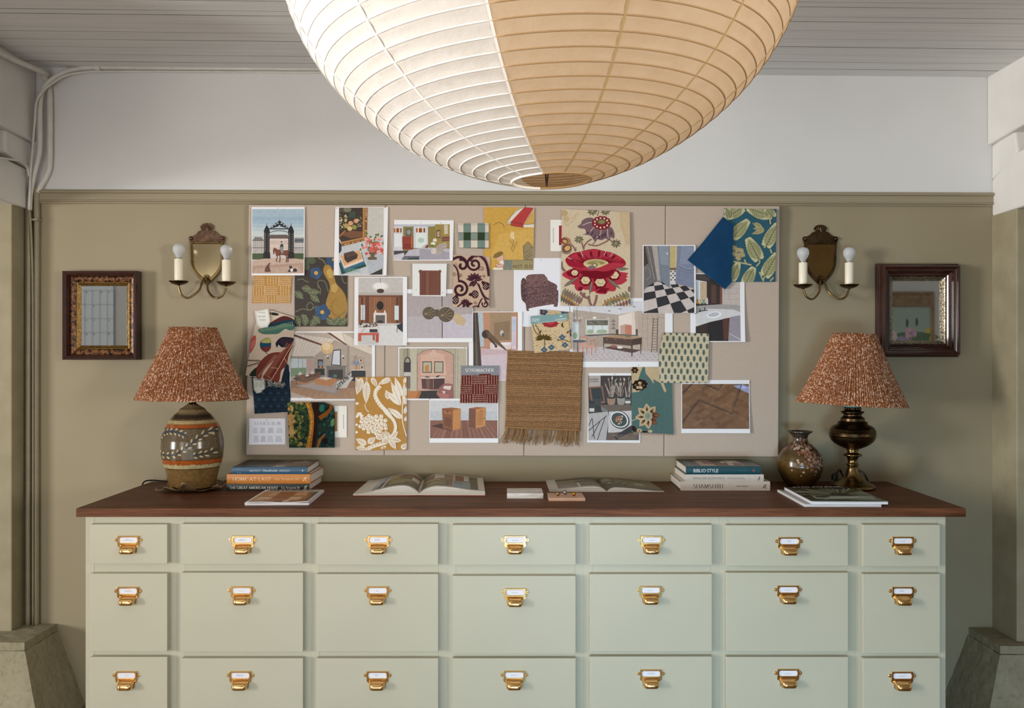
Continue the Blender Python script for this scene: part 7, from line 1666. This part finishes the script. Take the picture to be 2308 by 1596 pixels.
book('blue spined hardback with photo cover on top of the stack by the stoneware lamp', (X_(521.3), yF + .004), (X_(692), yF + .004), (-.006, .238), CT + h3 + h2, h1, '2c5470', '4f463f', 1,
     [(serif('ARTISTS', .06, .13), .235, .385, .36, .62, 'c6ced2'), (sans('Handmade'), .415, .605, .36, .70, 'c6ced2'), (serif('HOUSES', .06, .13), .63, .77, .36, .62, 'c6ced2'), ([[(0, .5), (1, 1), (1, 0)]], .925, .945, .38, .66, 'c6ced2'), ([[(0, 0), (.12, 0), (.12, 1), (0, 1)], [(.6, 0), (.75, 0), (.75, 1), (.6, 1)]], .075, .115, .12, .78, '7d98a8')],
     [('3a332e', RC(0, 0, 1, 1)), ('2a2522', RC(0, .3, .5, 1)), ('6a5c50', RC(.5, 0, 1, 1)), ('8a7a6a', [(.55, .1), (.95, .2), (.98, .6), (.6, .5)]), ('c9bcb0', [(.53, .02), (.68, .02), (.68, .2), (.56, .24)]), ('b9a898', [(.7, .5), (.95, .6), (.9, .75), (.7, .68)]), ('d8ccc0', EL(.83, .8, .03, .05)), ('a39484', EL(.6, .75, .05, .08)), ('5c6470', RC(.02, .02, .45, .16)), ('4a4038', RC(.3, .5, .45, .95)), ('5a5048', RC(.12, .4, .22, .9))])
yF2 = on_top(1600, 1106).y; k_ = (D + yF2) / F
g3, g2, g1 = 20.5 * k_, 15.5 * k_, 18 * k_
book('thick off white lettered hardback at the bottom of the stack by the round vase', (X_(1534), yF2), (X_(1735.8), yF2), (.004, .248), CT, g3, 'd3c8bc', 'cbbfae', 0,
     [(serif('SHAMSHIRI', .045, .11), .14, .475, .26, .72, '4a403a'), (serif('INTERIORS', .06, .12), .625, .76, .42, .56, '6a5f58'), (rmark(), .915, .96, .24, .72, '3c3430')], [('cbbfae', RC(0, 0, 1, 1))], cover2='231d19')
book('white spined hardback in the middle of the stack by the round vase', (X_(1544), yF2 + .003), (X_(1722), yF2 + .003), (.004, .252), CT + g3, g2, 'd6cfc4', 'b9b0a0', 0,
     [(serif('AMERICAN DECORATION', .06, .11), .095, .5, .36, .62, '8a8680'), (serif('THOMAS JAYNE', .06, .11), .535, .76, .34, .58, '98948c'), ([q_ for p_ in ([(0, 0), (.4, .2)], [(.2, .3), (.8, .55)], [(.3, .6), (.7, .62)], [(.3, .8), (1, 1)]) for q_ in strokes(p_, .2, .2)], .925, .955, .1, .75, '55504a')], [('9a9484', RC(0, 0, 1, 1)), ('c9c0b0', RC(.1, .1, .9, .9))], thick=.0018)
book('thick teal hardback with large white title on top of the stack by the round vase', (X_(1547), yF2 + .006), (X_(1716), yF2 + .006), (.004, .235), CT + g3 + g2, g1, '174852', '3c474c', 0,
     [(sans('BIBLIO·STYLE'), .10, .43, .26, .70, 'dfe2e0'), ([[(0, 0), (1, 0), (1, 1), (0, 1)]], .70, .81, .47, .5, '4a7a86'), ([[(.5 + .5 * math.cos(a), .5 + .5 * math.sin(a)) for a in [2 * PI * j / 14 for j in range(14)]]], .885, .92, .34, .66, '8a4a5a')],
     [('3f4a50', RC(0, 0, 1, 1)), ('b9a898', RC(.22, .08, .82, .8)), ('5a3434', RC(.42, .08, .62, .8)), ('8a5a50', RC(.3, .3, .42, .7)), ('d8ccc0', [(.6, .1), (.7, .2), (.75, .7), (.66, .75)]), ('7a4440', RC(.68, .1, .8, .4)), ('e0d8cc', EL(.58, .55, .03, .12)), ('6a7478', RC(.06, .2, .11, .8))])

def sheet_stack(label, corners, h, top, name, cat, draw, lift=0, z=CT, group=None, side='d9d8dc'):
    """magazine: corners front-left, front-right, back-right, back-left on the table"""
    o = corners[0]; t = thing(name, label, cat, (o.x, o.y, z), group)
    c = [Vector((p_.x - o.x, p_.y - o.y, 0)) for p_ in corners]
    N, Mv = 14, 10
    def q_(u, v, zz): p_ = (c[0] * (1 - u) + c[1] * u) * (1 - v) + (c[3] * (1 - u) + c[2] * u) * v; return Vector((p_.x, p_.y, zz))
    wv = lambda u, v: h + lift * (math.sin(u * 7.5) * .35 * (1 - v) + .5 * max(0, u - .6) * (1 - v) * 1.5)
    b = MB(); b.col = C(side); b.smooth = False
    g0 = [[b.vert(q_(i / N, j / Mv, 0)) for i in range(N + 1)] for j in range(Mv + 1)]; g1_ = [[b.vert(q_(i / N, j / Mv, h * .78)) for i in range(N + 1)] for j in range(Mv + 1)]
    for j in range(Mv):
        for i in range(N): b.face((g1_[j][i], g1_[j][i + 1], g1_[j + 1][i + 1], g1_[j + 1][i])); b.face((g0[j][i], g0[j + 1][i], g0[j + 1][i + 1], g0[j][i + 1]))
    for j in range(Mv): b.face((g0[j][0], g0[j + 1][0], g1_[j + 1][0], g1_[j][0])); b.face((g0[j][N], g1_[j][N], g1_[j + 1][N], g0[j + 1][N]))
    for i in range(N): b.face((g0[0][i], g0[0][i + 1], g1_[0][i + 1], g1_[0][i])); b.face((g0[Mv][i], g1_[Mv][i], g1_[Mv][i + 1], g0[Mv][i + 1]))
    b.build('page_block', 'pages', t)
    b = MB(); b.col = C(top, .9); b.smooth = True
    def grid(z0_, flip): return [[b.vert(q_(i / N, j / Mv, z0_(i / N, j / Mv))) for i in range(N + 1)] for j in range(Mv + 1)]
    A_ = grid(wv, 0)
    for j in range(Mv):
        for i in range(N): b.face((A_[j][i], A_[j][i + 1], A_[j + 1][i + 1], A_[j + 1][i]))
    b.smooth = False; b.col = C('dedde0'); L_ = grid(lambda u, v: wv(u, v) - h * .2 if v > .02 or u < .02 else wv(u, v) - h * .12, 1)
    for i in range(N): b.face((A_[0][i], L_[0][i], L_[0][i + 1], A_[0][i + 1])); b.face((A_[Mv][i], A_[Mv][i + 1], L_[Mv][i + 1], L_[Mv][i]))
    for j in range(Mv): b.face((A_[j][0], A_[j + 1][0], L_[j + 1][0], L_[j][0])); b.face((A_[j][N], L_[j][N], L_[j + 1][N], A_[j + 1][N]))
    b.build('cover', 'cover', t)
    b = MB()
    def sub(pts):                                # cut a polygon along the grid so that it follows the sheet
        out = []
        for i in range(N):
            for j in range(Mv):
                r_ = clip_poly(pts, [(i / N, j / Mv), ((i + 1) / N, j / Mv), ((i + 1) / N, (j + 1) / Mv), (i / N, (j + 1) / Mv)])
                if len(r_) >= 3: out.append(r_)
        return out
    for k, (c_, pts) in enumerate(draw):
        b.col = C(c_, .9)
        for r_ in sub(pts): b.poly([q_(u, v, wv(u, v) + .00012 + .00006 * k) for u, v in r_])
    if draw: b.build('cover_picture', 'cover', t)
    return t
dr = [('a5672a', RC(.04, .05, .96, .8)), ('b9885a', RC(.05, .45, .2, .8)), ('c9a884', [(.2, .45), (.32, .45), (.32, .8), (.2, .8)]), ('c79a70', RC(.06, .1, .22, .4)), ('e0c4a0', [(.12, .15), (.32, .2), (.32, .38), (.1, .38)]), ('8a4e1c', RC(.33, .3, .62, .8)), ('c9a078', [(.58, .1), (.8, .2), (.82, .75), (.62, .75)]), ('dcc0a0', [(.6, .2), (.78, .22), (.79, .42), (.61, .4)]), ('6a4a30', RC(.6, .44, .8, .5)), ('4a4744', RC(.9, .12, .96, .8)), ('8a5a3c', RC(.84, .1, .9, .8)), ('5a3a20', RC(.42, .06, .55, .14)), ('e8dccc', RC(.56, .05, .66, .16)), ('a08a70', RC(.04, .05, .2, .1))]
for k in range(5): dr.append(('dcc4a4', RC(.08 + .055 * k, .08, .085 + .055 * k, .34)))
ch = serif('INTERIORS', .08, .2)
for q_ in fit(ch, .1, .94, .845, .945): dr.append(('2c2a28', q_))
sheet_stack('single magazine with an orange room cover lying before the stacked books', [on_top(551.5, 1139.3), on_top(695.8, 1138.6), on_top(730.5, 1109), on_top(600.5, 1108.5)], .0095, 'd9d4cc', 'magazine', 'magazine', dr, lift=.004)
cs = [on_top(1814, 1142.8), on_top(1986.5, 1142.8), on_top(1909, 1108.5), on_top(1752, 1108.5)]
sheet_stack('white edged magazine mostly hidden under the glossy garden magazine', cs, .0085, 'b5b4b0', 'magazine', 'magazine', [('8f8f8a', RC(.03, .03, .97, .97))], z=CT)
z2 = CT + .0092
cs = [on_top(1828.7, 1136.5, z2), on_top(2001.5, 1137, z2), on_top(1924, 1104.5, z2), on_top(1768, 1104, z2)]
dr = [('3a4030', RC(.0, .0, 1, 1)), ('2c3126', RC(0, .3, 1, 1))]
for k in range(34):
    a = math.radians(-12 + 204 * k / 33); L0, L1 = .14, .42 + .2 * R_.random()
    dr.append((R_.choice(('7d8264', '99a082', '5c6248', 'b3b89a')), [(max(0, min(1, .56 + r_ * math.cos(a + da))), max(0, min(1, .42 + r_ * .95 * math.sin(a + da)))) for r_, da in ((L0, -.02), (L1, -.035), (L1, .035), (L0, .02))]))
dr += [('98a394', [(.1, .12), (.9, .1), (.95, .34), (.12, .3)]), ('c4cdc4', [(.2, .2), (.7, .18), (.75, .28), (.22, .26)]), ('4a5a44', RC(.1, .0, .9, .1)), ('7d8a70', RC(.55, .03, .95, .12)), ('39402e', EL(.25, .26, .1, .06))]
for q_ in fit(serif('PHILEVANE', .08, .18), .1, .8, .90, .975): dr.append(('e8e8e0', q_))
for q_ in fit(serif('Foundation Year', .08, .16), .2, .74, .025, .075): dr.append(('e4e4dc', q_))
sheet_stack('glossy green garden magazine on top of another beside the brass oil lamp', cs, .010, '3a4030', 'magazine', 'magazine', dr, z=z2)

# ---- open books
def open_book(name, label, cat, fl, fr, bl, br, gf, gb, prof_l, prof_r, cover_c, pics, base_h, sheets=6):
    o = Vector((gf.x, gf.y, CT)); t = thing(name, label, cat, o)
    rel = lambda p_: Vector((p_.x - o.x, p_.y - o.y, 0)); fl, fr, bl, br, gf, gb = map(rel, (fl, fr, bl, br, gf, gb))
    if cover_c:
        b = MB(); b.col = C(cover_c, .9); e = .0035
        for A_, B_, C_, D_ in ((fl + Vector((-e, -e, 0)), gf + Vector((-.006, -e, 0)), gb + Vector((-.006, e, 0)), bl + Vector((-e, e, 0))), (gf + Vector((.006, -e, 0)), fr + Vector((e, -e, 0)), br + Vector((e, e, 0)), gb + Vector((.006, e, 0)))):
            b.hexa([A_, B_, C_, D_], [p_ + Vector((0, 0, .0028)) for p_ in (A_, B_, C_, D_)])
        b.hexa([gf + Vector((-.010, -e, 0)), gf + Vector((.010, -e, 0)), gb + Vector((.010, e, 0)), gb + Vector((-.010, e, 0))], [p_ + Vector((0, 0, .0012)) for p_ in (gf + Vector((-.010, -e, 0)), gf + Vector((.010, -e, 0)), gb + Vector((.010, e, 0)), gb + Vector((-.010, e, 0)))])
        b.build('book_cover', 'cover', t)
    z0 = .0030 if cover_c else .0006
    N = 22
    for nm, P0, P1, Q0, Q1, pr, pc in (('left_pages', gf, fl, gb, bl, prof_l, pics[0]), ('right_pages', gf, fr, gb, br, prof_r, pics[1])):
        hgt = lambda u: pr(u)
        def pt(u, v, k): a = P0 + (P1 - P0) * u; c = Q0 + (Q1 - Q0) * u; p_ = a * (1 - v) + c * v; return Vector((p_.x, p_.y, z0 + hgt(u) * k))
        b = MB(); b.smooth = False; b.col = C('dcd6ca')
        top = [[b.vert(pt(i / N, v, 1)) for i in range(N + 1)] for v in (0, .5, 1)]; bot = [[b.vert(pt(i / N, v, 0)) for i in range(N + 1)] for v in (0, 1)]
        b.smooth = True
        for r0, r1 in zip(top, top[1:]):
            for i in range(N): b.face((r0[i], r0[i + 1], r1[i + 1], r1[i]))
        b.smooth = False
        for lay in range(sheets):                # leaf layers on the front and outer edges
            k0, k1 = lay / sheets, (lay + .82) / sheets
            b.col = C(('dcd6ca', 'e2dcd2')[lay % 2])
            for vv, yo in ((0, -.0004 * (lay % 2)), (1, .0004)):
                ra = [b.vert(pt(i / N, vv, k0) + Vector((0, yo, 0))) for i in range(N + 1)]; rb = [b.vert(pt(i / N, vv, k1) + Vector((0, yo, 0))) for i in range(N + 1)]
                for i in range(N): b.face((ra[i], ra[i + 1], rb[i + 1], rb[i]))
            b.poly([pt(1, 0, k0), pt(1, 1, k0), pt(1, 1, k1), pt(1, 0, k1)])
            b.col = C('6a6258')
            for vv in (0, 1):
                ra = [b.vert(pt(i / N, vv, k1) + Vector((0, .0012 * (1 - 2 * vv), 0))) for i in range(N + 1)]; rb = [b.vert(pt(i / N, vv, (lay + 1) / sheets) + Vector((0, .0012 * (1 - 2 * vv), 0))) for i in range(N + 1)]
                for i in range(N): b.face((ra[i], ra[i + 1], rb[i + 1], rb[i]))
            b.poly([pt(.997, 0, k1), pt(.997, 1, k1), pt(.997, 1, (lay + 1) / sheets), pt(.997, 0, (lay + 1) / sheets)])
        b.col = C('dcd6ca')
        for i in range(N): b.face((bot[0][i], bot[1][i], bot[1][i + 1], bot[0][i + 1]))
        b.build('page_block', 'pages', t)
        b = MB(); b.smooth = True
        for k, (c_, pts) in enumerate(pc):
            b.col = C(c_, .9)
            for i in range(N):
                r_ = clip_poly(pts, [(i / N, 0), ((i + 1) / N, 0), ((i + 1) / N, 1), (i / N, 1)])
                if len(r_) >= 3: b.poly([pt(u, v, 1) + Vector((0, 0, .00015 + .00007 * k)) for u, v in r_])
        b.build('printed_picture', 'cover', t)
    return t
def hump(h0, pk, hp, he):                        # page height from gutter (h0) over the hump to the edge
    return lambda u: h0 + (hp - h0) * math.sin(PI / 2 * min(1, u / pk)) ** .8 if u < pk else he + (hp - he) * (.5 + .5 * math.cos(PI * (u - pk) / (1 - pk)))
g_ = ('5c5438', '7d7250', '8a5a44', 'b09a88', '6a6444', '4a4630')
pl = [('e2dcd0', RC(0, 0, 1, 1)), ('6f6544', RC(.02, .06, .56, .94)), ('4f4a34', RC(.02, .06, .56, .3)), ('7a5a44', RC(.05, .55, .35, .94)), ('a88a78', RC(.38, .5, .56, .94)), ('8d8258', RC(.3, .2, .5, .6)), ('d9cfc4', RC(.04, .45, .16, .68)), ('938a5e', RC(.16, .2, .3, .5)), ('5a5236', RC(.05, .1, .25, .35)), ('c7bfb0', RC(.56, .06, .60, .94)), ('8a96a4', RC(.60, .06, .74, .94)), ('b9c0c8', RC(.66, .3, .73, .94)), ('4a4c54', RC(.60, .06, .66, .5)), ('a9a070', RC(.4, .62, .5, .8))]
pr_ = [('e2dcd0', RC(0, 0, 1, 1)), ('7d6e5c', RC(.02, .06, .90, .94)), ('5a5640', RC(.02, .06, .45, .4)), ('8c8562', RC(.1, .15, .4, .5)), ('8a5a48', RC(.12, .6, .3, .94)), ('d3cac2', RC(.2, .62, .36, .9)), ('9a7a64', RC(.38, .5, .52, .94)), ('8a4a34', RC(.54, .5, .68, .94)), ('c9b09c', RC(.5, .06, .54, .94)), ('7d9494', RC(.52, .12, .68, .5)), ('8aa3c4', RC(.52, .06, .66, .26)), ('d6d0c8', RC(.68, .55, .76, .94)), ('93a8ac', RC(.66, .06, .78, .5)), ('4c4a32', RC(.78, .06, .90, .94)), ('66603e', RC(.8, .5, .9, .8)), ('a39a70', RC(.06, .42, .3, .56))]
gf, gb = on_top(944.5, 1118), on_top(955, 1088)
open_book('open_book', 'open hardback book with red boards and a room photo spread', 'book', on_top(796, 1118.8), on_top(1093, 1118.4), on_top(832, 1087), on_top(1088, 1087), gf, gb, hump(.006, .24, .036, .006), hump(.006, .28, .034, .016), '8a3a28', (pl, pr_), .01)
b9 = [('4f4a3e', RC(0, 0, 1, 1))]
ml = [('d9d5ce', RC(0, 0, 1, 1)), ('6a614e', RC(.02, .42, .84, .97)), ('5a5242', RC(.02, .42, .5, .7)), ('857a64', RC(.5, .5, .84, .8)), ('6e6658', RC(.02, .06, .44, .40)), ('7d7468', RC(.48, .06, .84, .40)), ('9a8c84', RC(.56, .1, .78, .3)), ('a8948c', EL(.2, .2, .03, .06)), ('b9aa98', EL(.1, .26, .03, .1)), ('928870', RC(.3, .6, .6, .68)), ('4a4438', RC(.1, .75, .8, .85))]
mr = [('5c5546', RC(0, 0, 1, 1)), ('4a4438', RC(.02, .03, .5, .5)), ('8a8270', RC(.04, .6, .2, .9)), ('a39a86', EL(.15, .75, .07, .1)), ('7a715c', RC(.25, .5, .4, .9)), ('6f6650', RC(.4, .1, .98, .95)), ('79705a', RC(.55, .2, .9, .8)), ('c9c2ae', RC(.60, .42, .76, .60)), ('a39c86', RC(.64, .48, .72, .55)), ('b0a68c', [(.3, .3), (.45, .6), (.47, .6), (.33, .3)]), ('9a8f7c', EL(.13, .4, .05, .08)), ('8a7f6c', EL(.25, .42, .04, .07))]
gf, gb = on_top(1367.5, 1109), on_top(1345, 1086.8)
open_book('open_magazine', 'open magazine with muted brown photo pages lying by the tan stone tile', 'magazine', on_top(1238.5, 1109), on_top(1497, 1109), on_top(1231, 1087), on_top(1464, 1087), gf, gb, hump(.002, .2, .022, .009), hump(.002, .14, .018, .003), None, (ml, mr), .006, 3)

# ---- stone tiles and three metal knobs
def slab(label, fl, fr, bl, br, h, m):
    o = (fl + fr + bl + br) / 4; b = MB(); r_ = lambda p_: Vector((p_.x - o.x, p_.y - o.y, 0))
    b.hexa([r_(p_) for p_ in (fl, fr, br, bl)], [r_(p_) + Vector((0, 0, h)) for p_ in (fl, fr, br, bl)])
    return tag(b.build('stone_tile', m, bevel=.0012, loc=(o.x, o.y, CT)), label, 'tile')
h = .0195; slab('thick white marble tile with grey veins on the worktop', on_top(1142.8, 1124), on_top(1224.8, 1124), on_top(1142.8, 1100.4, CT + h), on_top(1221, 1100.4, CT + h), h, 'marble')
h = .0115; slab('thin tan stone tile carrying three little metal balls', on_top(1237, 1129.8), on_top(1319.4, 1129.8), on_top(1232.4, 1110.8, CT + h), on_top(1311, 1110.8, CT + h), h, 'tan_stone')
for px, py, m, lab in ((1257.7, 1118, 'ball_bronze', 'matte bronze little metal ball on the tan tile'), (1273.8, 1114.8, 'ball_steel', 'silvery little metal ball on the tan tile, middle of three'), (1293.7, 1118.2, 'ball_gold', 'polished gold little metal ball on the tan tile')):
    p_ = on_top(px, py, CT + h); b = MB(); b.ball((0, 0, .0083), .0078, 16); b.lathe([(.003, 0), (.0024, .0012), (.003, .0022)], 12)
    tag(b.build('metal_ball', m, loc=p_), lab, 'metal ball', 'metal balls on the tan tile')

# ================================================================== light
w = bpy.data.worlds.new('room_light'); sc.world = w; w.use_nodes = True
bg = w.node_tree.nodes['Background']; bg.inputs[0].default_value = (1.0, .97, .93, 1); bg.inputs[1].default_value = LW
def area(name, loc, tgt, sx, sy, power, col, spread=180):
    l = bpy.data.lights.new(name, 'AREA'); l.shape = 'RECTANGLE'; l.size = sx; l.size_y = sy; l.energy = power; l.color = col; l.spread = math.radians(spread)
    o = bpy.data.objects.new(name, l); COL.objects.link(o); o.location = loc
    o.rotation_euler = (Vector(tgt) - Vector(loc)).to_track_quat('-Z', 'Y').to_euler(); return o
for a in LIGHTS: area(*a)

# ================================================================== camera
cam = bpy.data.cameras.new('camera'); co = bpy.data.objects.new('camera', cam); COL.objects.link(co)
cam.sensor_width = 36; cam.sensor_fit = 'HORIZONTAL'; cam.lens = 36 * F / 2308; cam.clip_start = .05
co.location = (0, -D, CZ); co.rotation_euler = (PI / 2, 0, 0); sc.camera = co
sc.view_settings.view_transform = 'Standard'; sc.view_settings.look = 'None'; sc.view_settings.gamma = 1; sc.view_settings.exposure = EXPO
sc.view_settings.use_curve_mapping = False
